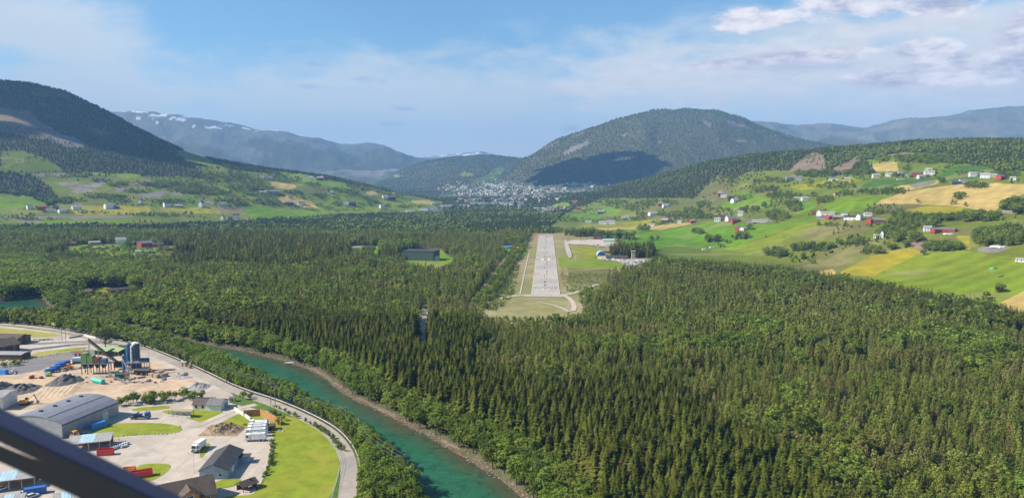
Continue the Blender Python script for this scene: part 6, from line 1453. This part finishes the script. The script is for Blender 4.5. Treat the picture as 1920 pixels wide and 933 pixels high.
H('hangar_shed', 'orange roofed shelter beside the blue one left of the runway', 'shelter', 971, 468, 15, .4, 3, 'orange_wood', 'orange', -10, win=0)
# airfield
H('club_house', 'long low black roofed clubhouse at the airfield', 'building', 1157, 485, 40, .42, 3.2, 'brown_wall', 'roof_dark', -4, win=5, rhf=.8)
H('club_porch', 'white gabled porch in front of the black roofed clubhouse', 'building', 1150, 487, 8, .7, 2.5, 'white', 'roof_light', 80, win=0)
p = at_(1187, 486); k_ = p[1] / FPX; tw = empty('control_tower', (p[0], p[1], p[2]), 0, 'square tan control tower at the right end of the clubhouse', 'tower'); MB().box(0, 0, 5, 6 * k_, 6 * k_, 11).build('shaft', M('tan'), tw); MB().box(0, 0, 11, 6.6 * k_, 6.6 * k_, 1.4).build('cabin', M('glass'), tw); MB().box(0, 0, 12, 7 * k_, 7 * k_, .5).build('roof', M('light_concrete'), tw)
p = at_(1127, 478); tn = empty('round_tent', (p[0], p[1], p[2]), 0, 'round topped white and blue tent hall at the airfield', 'tent')
a_ = [(math.cos(t_) * 6.5, math.sin(t_) * 6.5) for t_ in np.linspace(0, math.pi, 12)]
MB().prism([(x_, z_) for x_, z_ in a_], -5, 7).build('canopy', M('silver'), tn); MB().prism([(x_ * .9, z_ * .9) for x_, z_ in a_], -5.15, -5.02).build('front', M('blue'), tn)
H('shed', 'orange red shed roof behind the clubhouse', 'shed', 1143, 474, 22, .3, 2.5, 'rust', 'roof_red', 0, win=0)
H('terminal', 'dark red building at the back of the airfield apron', 'building', 1120, 449, 15, .5, 4, 'red', 'roof_dark', 0, win=4)
H('hangar', 'wide pale green roofed hangar at the back of the apron', 'hangar', 1145, 454, 28, .7, 3.5, 'light_concrete', 'hangar_green', 0, win=0, rhf=.7)
p = at_(1079, 500)
def windsock(px, py):
    p = at_(px, py); r0 = empty('windsock', p, 0, 'white windsock mast on the green airfield lawn', 'windsock'); MB().cyl((0, 0, 0), (0, 0, 9), .15, seg=6).build('mast', M('white'), r0); MB().cyl((0, 0, 8.6), (3, 0, 7.6), .5, .25, 8).build('sock', M('plastic_white'), r0)
windsock(1079, 490)
random.seed(21); CN = {'plastic_white': 'white', 'silver': 'silver', 'dark': 'black', 'bright_blue': 'blue', 'bright_red': 'red'}
car_protos = {c_: None for c_ in CN}
def field_car(px, py, c_, where, grp):
    p = at_(px, py)
    if not p: return
    lab_ = '%s car parked %s' % (CN[c_], where)
    if car_protos[c_] is None: car_protos[c_] = car(lab_, 0, 0, random.uniform(-.5, .5), c_, grp, p=p)
    else: copy_thing(car_protos[c_], p, random.uniform(-.6, .6), lab_, grp)
    (car_protos[c_])
for _ in range(46): field_car(random.gauss(1186, 12), random.uniform(487, 499), random.choice(['plastic_white', 'plastic_white', 'silver', 'silver', 'dark', 'bright_blue']), 'in the airfield car park right of the clubhouse', 'cars in the airfield car park')
for _ in range(24): field_car(random.uniform(1112, 1160), random.uniform(457, 464), random.choice(['plastic_white', 'silver', 'dark', 'dark', 'bright_red']), 'on the apron before the hangars', 'cars on the airfield apron')
for _ in range(16): field_car(random.uniform(1088, 1112), random.uniform(449, 452), random.choice(['plastic_white', 'silver']), 'in the row at the back of the apron', 'cars behind the apron')
for _ in range(8): field_car(random.uniform(1128, 1150), random.uniform(486, 489), random.choice(['plastic_white', 'bright_blue']), 'in front of the clubhouse', 'cars before the clubhouse')
# farms and houses on the slopes: (px, py, width px, height px, wall, roof, angle, label)
farms = [
 (1739, 433, 14, 7, 'white', 'roof_light', 10, 'white farmhouse left of the big red barn on the right hillside'), (1757, 436, 20, 7, 'barn_red', 'roof_grey', 35, 'big bright red barn with a grey roof below the hedges'), (1778, 434, 26, 5, 'barn_red', 'roof_grey', -10, 'long red barn wing with a wide grey roof'),
 (1632, 418, 13, 7, 'red', 'roof_grey', 60, 'bright red barn end at the right of the big hamlet'), (1647, 417, 20, 6, 'brown_wall', 'roof_grey', 0, 'grey roofed barn body joined to the bright red barn end'), (1675, 417, 20, 4, 'barn_red', 'roof_red', 8, 'low red roofed house right of the hamlet among trees'),
 (1594, 412, 22, 6, 'white', 'roof_dark', -5, 'white house with a wide black roof in the hamlet middle'), (1612, 412, 12, 8, 'white', 'roof_light', 60, 'tall white gable house right of the black roofed one'), (1627, 405, 14, 5, 'white', 'roof_light', 10, 'white house uphill behind the bright red barn end'),
 (1555, 411, 14, 6, 'red', 'roof_light', 50, 'red barn with white door in the hamlet front'), (1569, 411, 15, 5, 'brown_wall', 'roof_light', 10, 'brown barn beside the red one in the hamlet'), (1525, 402, 9, 6, 'red', 'roof_brown', 0, 'red cottage at the left end of the hamlet'), (1537, 405, 12, 8, 'white', 'roof_light', 70, 'white gable house near the left end of the hamlet'), (1552, 403, 26, 5, 'cream', 'roof_light', 0, 'cream longhouse behind the hamlet front row'), (1583, 404, 12, 5, 'white', 'roof_grey', 0, 'small white house behind the black roofed one'), (1540, 411, 16, 4, 'grey_wall', 'roof_grey', 0, 'grey shed at the front left of the hamlet'),
 (1644, 446, 12, 5, 'white', 'roof_light', 0, 'low white house alone in the trees below the hamlet'), (1655, 445, 8, 9, 'white', 'roof_light', 70, 'narrow tall white house below the hamlet trees'),
 (1876, 337, 14, 7, 'red', 'roof_grey', 60, 'red barn at the top right of the hillside'), (1847, 334, 17, 7, 'white', 'roof_light', 0, 'wide white house left of the top right red barn'), (1864, 333, 10, 5, 'tan', 'roof_light', 0, 'tan shed between white house and top right red barn'), (1824, 331, 13, 6, 'white', 'roof_light', 20, 'white farmhouse left on the top right row'), (1899, 338, 10, 5, 'white', 'roof_light', 0, 'small white house at the right photo edge row'), (1806, 343, 14, 5, 'white', 'roof_grey', 20, 'white house above the straw field trees'), (1794, 345, 16, 4, 'dark_blue', 'roof_dark', 0, 'dark roofed long house above the straw field'),
 (1720, 330, 20, 5, 'barn_red', 'roof_brown', 0, 'brown roofed red barn in the upper hamlet'), (1742, 328, 18, 6, 'white', 'roof_light', 10, 'white house right in the upper hamlet'), (1725, 335, 10, 5, 'white', 'roof_light', 40, 'small white house in front of the upper hamlet barn'), (1687, 329, 9, 5, 'white', 'roof_light', 40, 'small white house left of the upper hamlet'), (1703, 331, 12, 4, 'grey_wall', 'roof_grey', 0, 'grey cottage in the upper hamlet'), (1741, 322, 12, 5, 'white', 'roof_light', 0, 'white house at the back of the upper hamlet'),
 (1642, 334, 13, 6, 'cream', 'roof_light', 20, 'cream house on the ridge field edge'), (1666, 331, 12, 5, 'white', 'roof_light', 0, 'white house right of the cream one on the ridge'), (1563, 340, 18, 5, 'white', 'roof_grey', 0, 'long white and red farmhouse on the upper field'), (1558, 340, 6, 4, 'red', 'roof_brown', 0, 'small red annex at the left of the long farmhouse'), (1589, 339, 12, 5, 'tan', 'roof_light', 0, 'tan cottage right of the long farmhouse'), (1498, 339, 12, 6, 'grey_wall', 'roof_grey', 0, 'grey house under the logged hillside'), (1480, 339, 14, 6, 'grey_wall', 'roof_grey', 20, 'second grey house left under the logged hillside'),
 (1509, 376, 13, 5, 'white', 'roof_light', 20, 'white house at the small hamlet below the wood'), (1497, 375, 16, 4, 'tan', 'roof_light', 0, 'tan long barn beside the white house below the wood'), (1568, 366, 8, 4, 'tan', 'roof_brown', 30, 'tiny tan barn in the hedge'), (1890, 399, 20, 3, 'tan', 'roof_light', 0, 'low tan house by the right wood'), (1910, 400, 10, 3, 'tan', 'roof_light', 0, 'low tan shed at the right photo edge wood'), (1915, 490, 20, 5, 'white', 'roof_light', 0, 'white roofed shed on the lower field at the right photo edge'),
 (1345, 416, 12, 6, 'white', 'roof_light', 0, 'white cottage at the left end of the silo farm'), (1357, 411, 16, 6, 'red', 'roof_dark', 0, 'dark roofed barn next to the round white silo'), (1370, 414, 18, 6, 'white', 'roof_grey', 30, 'white farmhouse in the middle of the silo farm'), (1379, 418, 17, 6, 'red', 'roof_brown', 25, 'red barn with white base at the silo farm front'), (1388, 405, 10, 7, 'white', 'roof_light', 0, 'white house behind the silo farm'), (1425, 416, 30, 3, 'light_concrete', 'roof_light', 0, 'long low concrete store right of the silo farm'), (1384, 432, 12, 6, 'red', 'roof_light', 60, 'red barn among the field trees below the silo farm'), (1394, 433, 14, 5, 'white', 'roof_light', 60, 'white roofed house beside the red barn in the field trees'),
 (1350, 368, 10, 6, 'red', 'roof_light', 20, 'red house high on the middle slope'), (1357, 370, 12, 4, 'white', 'roof_light', 0, 'low white house beside the high red one'), (1378, 380, 14, 6, 'white', 'roof_light', 40, 'white gabled house with dark barn on the slope'), (1370, 376, 12, 6, 'brown_wall', 'roof_dark', 20, 'dark barn left of the white gabled house'), (1391, 376, 12, 5, 'brown_wall', 'roof_dark', -20, 'dark barn right of the white gabled house'),
 (1238, 386, 10, 5, 'red', 'roof_light', 20, 'red house beside the white one at the slope road'), (1248, 389, 12, 5, 'white', 'roof_light', 20, 'white house at the end of the slope road'), (1224, 404, 16, 5, 'white', 'roof_light', 25, 'white house with red end in the lower trees'), (1246, 418, 13, 6, 'brown_wall', 'roof_light', 0, 'brown house by the straw strip'), (1254, 415, 10, 5, 'tan', 'roof_red', 40, 'reddish house right of the brown one'), (1298, 418, 10, 5, 'red', 'roof_light', 30, 'small red house at the right end of the straw strip'), (1274, 418, 8, 4, 'white', 'roof_light', 0, 'small white house above the straw strip'), (1222, 424, 10, 4, 'white', 'roof_light', 0, 'small white house behind the round field trees'), (1176, 410, 10, 4, 'white', 'roof_light', 0, 'small white house in the lower slope hamlet'), (1168, 412, 8, 4, 'tan', 'roof_light', 0, 'small tan house in the lower slope hamlet'),
 (1127, 401, 12, 5, 'brown_wall', 'roof_light', 0, 'brown house on the bare bank'), (1130, 420, 16, 4, 'white', 'roof_light', 0, 'low white house right of the valley row'), (1146, 420, 15, 5, 'white', 'roof_light', 0, 'white gabled house behind the airfield poplars'), (1140, 414, 8, 6, 'tan', 'roof_red', 0, 'small reddish house behind the airfield poplars'), (1085, 393, 8, 4, 'red', 'roof_red', 0, 'small red house on the green valley field'), (1078, 381, 10, 4, 'tan', 'roof_red', 0, 'reddish house high on the green valley field'), (1103, 417, 12, 3, 'white', 'roof_light', 0, 'low pale house at the left of the valley row'),
 (204, 391, 15, 7, 'white', 'roof_light', 20, 'large white farmhouse in the left meadow'), (218, 391, 12, 4, 'brown_wall', 'roof_grey', 0, 'brown shed right of the large white farmhouse'), (56, 392, 10, 6, 'white', 'roof_light', 20, 'white house at the left meadow hamlet'), (79, 393, 16, 6, 'red', 'roof_red', 0, 'red barn in the left meadow hamlet'), (95, 397, 18, 4, 'white', 'roof_grey', 0, 'long white house in front of the red barn'), (117, 399, 14, 5, 'white', 'roof_light', 20, 'white gabled house at the hamlet right end'), (144, 393, 16, 6, 'white', 'roof_light', 10, 'white farmhouse right of the left meadow hamlet'), (105, 393, 10, 5, 'brown_wall', 'roof_dark', 0, 'dark shed in the left meadow hamlet'), (264, 382, 8, 6, 'white', 'roof_light', 60, 'narrow white house under the gravel terraces'), (313, 388, 12, 7, 'white', 'roof_brown', 20, 'white house with a brown roof under the terraces'), (336, 389, 14, 4, 'tan', 'roof_light', 0, 'low tan house right of the brown roofed one'), (378, 388, 10, 8, 'white', 'roof_grey', 60, 'tall pale block at the quarry road'), (418, 384, 14, 4, 'white', 'roof_grey', 0, 'low white barn on the left slope end'), (418, 412, 8, 6, 'white', 'roof_light', 60, 'white house above the forest edge'), (443, 409, 12, 6, 'white', 'roof_dark', 0, 'white house with a black roof above the forest edge'), (432, 413, 8, 5, 'rust', 'roof_brown', 0, 'rusty brown shed above the forest edge'), (446, 376, 5, 5, 'red', 'roof_red', 0, 'tiny red house on the left slope'),
 (583, 337, 9, 4, 'white', 'roof_light', 0, 'white house high on the left green slope'), (600, 338, 12, 5, 'barn_red', 'roof_light', 0, 'red barn high on the left green slope'), (604, 335, 6, 4, 'white', 'roof_light', 40, 'small white house behind the high red barn'), (679, 357, 5, 6, 'red', 'roof_red', 0, 'bright red tower like house on the left slope'), (541, 384, 14, 5, 'red', 'roof_grey', 0, 'red farmhouse in the straw field trees'), (552, 385, 8, 4, 'white', 'roof_light', 0, 'white annex right of the red farmhouse'), (566, 383, 12, 4, 'white', 'roof_brown', 0, 'low white house right of the straw field farm'), (649, 386, 10, 5, 'white', 'roof_light', 0, 'white house left of the brown barn above the forest'), (661, 385, 14, 6, 'brown_wall', 'roof_brown', 0, 'brown barn right of the white house above the forest'), (722, 373, 10, 5, 'white', 'roof_light', 20, 'white gabled house on the middle left slope'), (735, 374, 14, 5, 'brown_wall', 'roof_brown', 0, 'brown barn right of the white gabled house on the slope'), (622, 363, 7, 4, 'white', 'roof_light', 0, 'small white house in the slope hedge'), (716, 390, 9, 5, 'white', 'roof_light', 30, 'white house at the field edge before the industrial sheds'), (510, 362, 26, 4, 'grey_wall', 'roof_grey', 0, 'wide grey industrial shed on the left slope'), (493, 362, 14, 3, 'white', 'roof_light', 0, 'low white building left of the wide grey shed'), (492, 335, 7, 4, 'white', 'roof_light', 0, 'small white house in the upper left trees'), (507, 336, 9, 4, 'white', 'roof_grey', 0, 'white house with a grey roof in the upper left trees'), (738, 366, 6, 3, 'white', 'roof_light', 0, 'tiny white house on the lower ridge'), (696, 369, 5, 3, 'white', 'roof_light', 0, 'tiny white shed on the green slope'),
]
for (px, py, wpx, hpx, wall, roof, ang, lb) in farms:
    H('barn' if 'barn' in lb else ('shed' if 'shed' in lb else 'house'), lb, 'barn' if 'barn' in lb else ('shed' if 'shed' in lb else 'house'), px, py, wpx * .95, .7, hpx * .8, wall, roof, ang, win=(3 if hpx >= 5 and wall in ('white', 'cream', 'grey_wall') else 0), rhf=.55)
p = at_(1363, 413); so = empty('farm_silo', p, 0, 'round white silo at the farm on the middle slope', 'silo'); MB().cyl((0, 0, 0), (0, 0, 9), 3.2, seg=16).build('shell', M('white'), so); MB().cyl((0, 0, 9), (0, 0, 10.6), 3.3, .2, seg=16).build('dome', M('roof_light'), so)
def slope_mat(label, px, py, w1, w2, c_, name='tarp', ang=0):
    p = at_(px, py); k_ = p[1] / FPX; o = MB().box(0, 0, .6, w1 * k_, w2, 1.4, top=.85).build(name, M(c_), None, (p[0], p[1], p[2]), R(ang)); tag(o, label, 'wrapped bales')
slope_mat('long row of white wrapped bales on the upper green field', 1690, 337, 18, 3, 'plastic_white', 'bale_row'); slope_mat('white wrapped bales in front of the red barn', 1778, 439, 16, 6, 'plastic_white', 'bale_row'); slope_mat('white sheeting on the gravel above the lower right field', 1872, 463, 18, 14, 'plastic_white', 'ground_sheet', 15)
slope_mat('white bale row on the bright green field', 1336, 464, 14, 3, 'plastic_white', 'bale_row', 20); slope_mat('shorter white bale row beside the longer one', 1320, 468, 8, 3, 'plastic_white', 'bale_row', 10)
# parachutes landing
def chute(label, px, py, hgt, c_, ang):
    p = at_(px, py); r0 = empty('parachute', (p[0], p[1], p[2] + hgt), R(ang), label, 'parachute'); n = 10; v = []
    for j, yy_ in enumerate((-1.4, 1.4)):
        for i in range(n + 1):
            t_ = (i / n - .5) * 2; v.append((t_ * 4.6, yy_, 6 - 1.6 * t_ * t_ + (0 if j else .3)))
    for j, yy_ in enumerate((-1.4, 1.4)):
        for i in range(n + 1):
            t_ = (i / n - .5) * 2; v.append((t_ * 4.6, yy_, 6.35 - 1.6 * t_ * t_ + (0 if j else .3)))
    q_ = n + 1; f = [(i, i + 1, i + 1 + q_, i + q_) for i in range(n)] + [(i + 2 * q_, i + 2 * q_ + q_, i + 1 + 3 * q_, i + 1 + 2 * q_) for i in range(n)] + [(i, i + 1, i + 1 + 2 * q_, i + 2 * q_) for i in range(n)] + [(i + q_, i + 3 * q_, i + 1 + 3 * q_, i + 1 + q_) for i in range(n)]
    MB().add(v, f).build('canopy', M(c_), r0); m = MB()
    for i in range(0, n + 1, 2): m.cyl(v[i], (.2 if i > 5 else -.2, 0, 1.4), .03, seg=3, caps=False)
    m.build('lines', M('galv'), r0)
    pr = empty('person', (p[0], p[1], p[2] + hgt), R(ang), 'skydiver in pale clothing hanging under the parachute in the %s' % ('lower right field' if c_ == 'teal' else 'middle field'), 'person')
    b_ = MB()
    b_.v, b_.f = [], []
    rings = [(0, .10, 0, -.9), (0, .13, 0, -.45), (0, .17, 0, -.05), (0, .19, 0, .0), (0, .16, 0, .3), (0, .22, 0, .65), (0, .18, 0, .82), (0, .07, 0, .9), (0, .07, 0, .95), (0, .11, 0, 1.02), (0, .12, 0, 1.12), (0, .09, 0, 1.2), (0, .02, 0, 1.24)]
    vv = []
    for (cx_, r_, cy_, z_) in rings: vv += [(math.cos(a) * r_ * 1.15, math.sin(a) * r_ * .75, z_) for a in np.linspace(0, 2 * math.pi, 9)[:-1]]
    b_.add(vv, [(i * 8 + k_, i * 8 + (k_ + 1) % 8, (i + 1) * 8 + (k_ + 1) % 8, (i + 1) * 8 + k_) for i in range(len(rings) - 1) for k_ in range(8)] + [tuple(range(8))[::-1]])
    for s_ in (-1, 1): b_.cyl((s_ * .2, 0, .75), (s_ * .32, -.05, 1.05), .06, .05, 6); b_.cyl((s_ * .32, -.05, 1.05), (s_ * .25, 0, 1.4), .05, .035, 6); b_.cyl((s_ * .1, 0, -.05), (s_ * .14, -.15, -.5), .10, .07, 6); b_.cyl((s_ * .14, -.15, -.5), (s_ * .14, .05, -.92), .07, .045, 6)
    b_.build('body', M('light_concrete'), pr)
chute('teal parachute canopy landing over the lower right field', 1862, 522, 5, 'teal', 20); chute('orange parachute canopy low over the middle field', 1464, 446, 1, 'orange', -10)
# mast on the hill and station
def mast(label, px, py, h):
    p = at_(px, py); r0 = empty('mast', (p[0], p[1], p[2] - 3), 0, label, 'mast'); m = MB(); 
    for s_ in (-3, 3): m.box(s_, 0, h / 2, 1.8, 1.8, h)
    m.build('legs', M('steel'), r0); MB().box(0, 0, h, 16, 3, 4).build('crossbar', M('steel'), r0)
mast('cable car pylon on the summit of the middle hill', 1233, 211.5, 34)
p = at_(1302, 207.5); ss_ = house('summit_station', 'small dark station building on the summit of the middle hill', 'building', p[0], p[1], p[2] - 2, 0, 44, 20, 10, 5, 'brown_wall', 'roof_dark'); MB().box(0, -10.2, 5, 30, .3, 4).build('window', M('glass'), ss_)
# far town: many small houses
def tiny(name, label, L, Wd, h, rh, wall, roof, group):
    root = empty(name, (0, 0, 0), 0, label, 'house', group); walls_mb(L, Wd, h, rh).build('wall', M(wall), root); roof_mb(L, Wd, h, rh, .4, .4).build('roof', M(roof), root); return root
TP = [tiny('town_house', 'small pale house with a pale roof in the far town', 13, 10, 6, 3, 'light_concrete', 'roof_light', 'pale roofed houses of the far town'), tiny('town_house', 'small pale house with a dark roof in the far town', 13, 10, 6, 3, 'light_concrete', 'roof_grey', 'dark roofed houses of the far town'),
      tiny('town_house', 'small cream house in the far town', 15, 10, 6, 3, 'cream', 'roof_light', 'cream houses of the far town'), tiny('town_house', 'small red house in the far town', 14, 10, 6, 3, 'barn_red', 'roof_brown', 'red houses of the far town')]
used = [False] * 4
def put_tiny(k_, px, py, sc=1.0):
    p = at_(px, py)
    if not p or p[1] > 7500: return False
    rz_ = random.uniform(-.8, .8); s__ = sc * random.uniform(.8, 1.25)
    if not used[k_]: used[k_] = True; o = TP[k_]; o.location = (p[0], p[1], p[2] - 1); o.rotation_euler = (0, 0, rz_); o.scale = (s__,) * 3
    else: copy_thing(TP[k_], (p[0], p[1], p[2] - 1), rz_, None, None, s__)
    return True
random.seed(99); tiny_spots = []
for (px, py, rx_, ry_, n) in [(900, 362, 60, 8, 70), (960, 372, 60, 8, 60), (860, 352, 30, 7, 34), (1000, 366, 60, 6, 50), (925, 347, 30, 6, 22), (1030, 358, 50, 5, 34), (960, 352, 50, 5, 26), (1090, 346, 40, 4, 18), (1020, 396, 30, 3, 26), (1040, 393, 26, 3, 20), (1100, 360, 20, 3, 8), (940, 383, 50, 4, 30), (880, 376, 30, 6, 24)]:
    for _ in range(int(n * 1.5)): tiny_spots.append((random.choices([0, 1, 2, 3], [.30, .32, .24, .14])[0], random.gauss(px, rx_ * .55), random.gauss(py, ry_ * .55)))
tiny_spots = [(q_[0], q_[1], q_[2], at_(q_[1], q_[2])) for q_ in tiny_spots]; tiny_spots = sorted([q_ for q_ in tiny_spots if q_[3] and q_[3][1] < 7500], key=lambda q_: q_[3][1])
for q_ in tiny_spots[:290]: put_tiny(q_[0], q_[1], q_[2])
m = MB()
for k_, px, py, p in tiny_spots[290:]:
    s__ = random.uniform(.8, 1.3); a = random.uniform(-.8, .8); M_ = Matrix.Translation((p[0], p[1], p[2] - 1)) @ Matrix.Rotation(a, 4, 'Z') @ Matrix.Scale(s__, 4)
    P = [M_ @ Vector((x_, y_, z_)) for x_ in (-8, 8) for y_, z_ in ((-5.5, 0), (5.5, 0), (5.5, 6.5), (0, 9.8), (-5.5, 6.5))]
    m.add(P, [(0, 1, 2, 3, 4), (9, 8, 7, 6, 5), (1, 6, 7, 2), (5, 0, 4, 9)], [0, 0, 2, 3][k_]); m.add([q + Vector((0, 0, .1)) for q in (P[4], P[9], P[8], P[3])] + [q + Vector((0, 0, .1)) for q in (P[3], P[8], P[7], P[2])], [(0, 1, 2, 3), (4, 5, 6, 7)], [1, 4, 1, 4][k_])
o = m.build('distant_houses', [M('light_concrete'), M('roof_light'), M('cream'), M('barn_red'), M('roof_grey')]); tag(o, 'tiny farthest houses climbing the hills behind the town', 'houses', kind='stuff')
ind = [(795, 394, 16, 5), (812, 392, 22, 6), (838, 389, 24, 7), (868, 388, 26, 6), (850, 383, 20, 5), (892, 384, 22, 7), (915, 386, 18, 6), (832, 396, 30, 5), (770, 397, 18, 4), (900, 392, 20, 5), (938, 379, 18, 6), (956, 382, 16, 5), (967, 398, 14, 4), (880, 380, 18, 5), (820, 384, 18, 4)]
wrd = ['white', 'pale', 'wide', 'long', 'flat', 'square', 'low', 'broad', 'small', 'stepped', 'tall', 'narrow', 'lone', 'rear', 'left']
for i, (px, py, wpx, hpx) in enumerate(ind):
    p = at_(px, py); k_ = p[1] / FPX; root = empty('industrial_hall', (p[0], p[1], p[2] - 1), R(random.uniform(-14, 14)), 'pale flat roofed industrial hall between forest and far town', 'hall', 'industrial halls before the town')
    h = hpx * k_ * .7 + 1; L = wpx * k_; MB().box(0, 0, h / 2, L, L * .6, h).build('wall', M(['white', 'grey_wall', 'light_concrete', 'white', 'steel'][i % 5]), root); MB().box(0, 0, h + .35, L + .8, L * .6 + .8, .6).build('roof', M(['roof_light', 'roof_grey', 'roof_light'][i % 3]), root); MB().box(L * .2, 0, h + 1.6, L * .15, L * .12, 1.8).build('roof_unit', M('roof_light'), root)
# ------------------------------------------------------------------ windscreen wiper close to the lens
def camp(px, py, d):
    u = (px - 960) / FPX; v = (py - 466.5) / FPX; q_ = cam.matrix_world @ Vector((0, 0, 0)) if False else None
    c_, s_ = math.cos(PITCH), math.sin(PITCH); return Vector((u * d, (c_ - v * s_) * d, (-s_ - v * c_) * d + CAM_H))
wr = empty('windscreen_wiper', camp(0, 800, .62), 0, 'dark blue black windscreen wiper crossing the lower left corner', 'wiper')
def bar(name, a0, a1, b0, b1, d, th, mm, par=wr):
    """flat bar through two picture edges at distance d, with real thickness th"""
    v = [camp(*p, dd_) - wr.location for dd_ in (d, d + th) for p in (a0, a1, b1, b0)]
    return MB().add(v, [(0, 1, 2, 3), (7, 6, 5, 4), (0, 4, 5, 1), (1, 5, 6, 2), (2, 6, 7, 3), (3, 7, 4, 0)]).build(name, mm, par)
m_wip = mat('wiper_paint', (.020, .032, .085), .42, .15, 20); m_wip2 = mat('wiper_rubber', (.006, .007, .010), .6, .15, 20)
bar('arm', (-160, 684), (372, 946), (-160, 752), (300, 965), .60, .012, m_wip)
bar('blade', (-160, 727), (330, 957), (-160, 754), (295, 967), .598, .02, m_wip2)
bar('blade_carrier', (-160, 770), (300, 954), (-160, 793), (180, 947), .66, .012, m_wip2)
# ------------------------------------------------------------------ haze
bmh = bmesh.new(); bmesh.ops.create_cube(bmh, size=1)
meh = bpy.data.meshes.new('haze'); bmh.to_mesh(meh); bmh.free()
haze = bpy.data.objects.new('haze', meh); COL.objects.link(haze)
ztop = float(GZ.max()) + 60
haze.scale = (54000, 18500, ztop + 8); haze.location = (0, 18500 / 2 - 600, (ztop - 8) / 2)
mh = bpy.data.materials.new('haze'); mh.use_nodes = True; mh.node_tree.nodes.clear(); t = NT(mh.node_tree)
pv = t.node('ShaderNodeVolumePrincipled'); pv.inputs['Color'].default_value = (.27, .54, .98, 1); pv.inputs['Density'].default_value = 7.4e-5; pv.inputs['Anisotropy'].default_value = 0.0
o_ = t.node('ShaderNodeOutputMaterial'); t.l.new(pv.outputs[0], o_.inputs['Volume']); meh.materials.append(mh)
tag(haze, 'thin blue summer haze over the valley', 'haze', kind='stuff')
print('ztop', ztop)

# drifting clouds overhead whose shadows fall on the hills
m_cloud, t = new_mat('cloud'); b = t.node('ShaderNodeBsdfDiffuse', ins={0: (.9, .9, .9, 1)}); finish(t, b.outputs[0])
def cloud(tx, ty, rx_, ry_, seed, label, zc=None):
    tz = float(HZ(tx, ty)); zc = max(zc or 0, ztop + 350); Lc = (zc - tz) / SDIR.z; c_ = Vector((tx, ty, tz)) + SDIR * Lc
    bm = bmesh.new(); r_ = random.Random(seed)
    for i in range(60):
        a, q_ = r_.random() * 6.28, r_.random() ** .6; s__ = r_.uniform(.08, .2) + .28 * (1 - q_) * r_.random()
        mm_ = Matrix.Translation((math.cos(a) * q_ * rx_, math.sin(a) * q_ * ry_, r_.uniform(-.1, .2) * 250)) @ Matrix.Diagonal((s__ * rx_, s__ * ry_, s__ * 400, 1))
        bmesh.ops.create_icosphere(bm, subdivisions=3, radius=1, matrix=mm_)
    for v in bm.verts: v.co += v.co.normalized() * 60 * (float(vnoise(np.array([v.co.x / 90 + 50]), np.array([v.co.y / 90 + v.co.z / 70 + 50]), seed)[0]) - .5)
    me = bpy.data.meshes.new('cloud'); bm.to_mesh(me); bm.free(); me.polygons.foreach_set('use_smooth', [True] * len(me.polygons)); o = link('cloud', me, m_cloud, None, c_); tag(o, label, 'cloud', kind='structure')
cloud(520, 4850, 520, 330, 1, 'cloud shading the left flank of the middle hill')
cloud(-2150, 2950, 640, 420, 2, 'cloud shading the wooded left mountain')
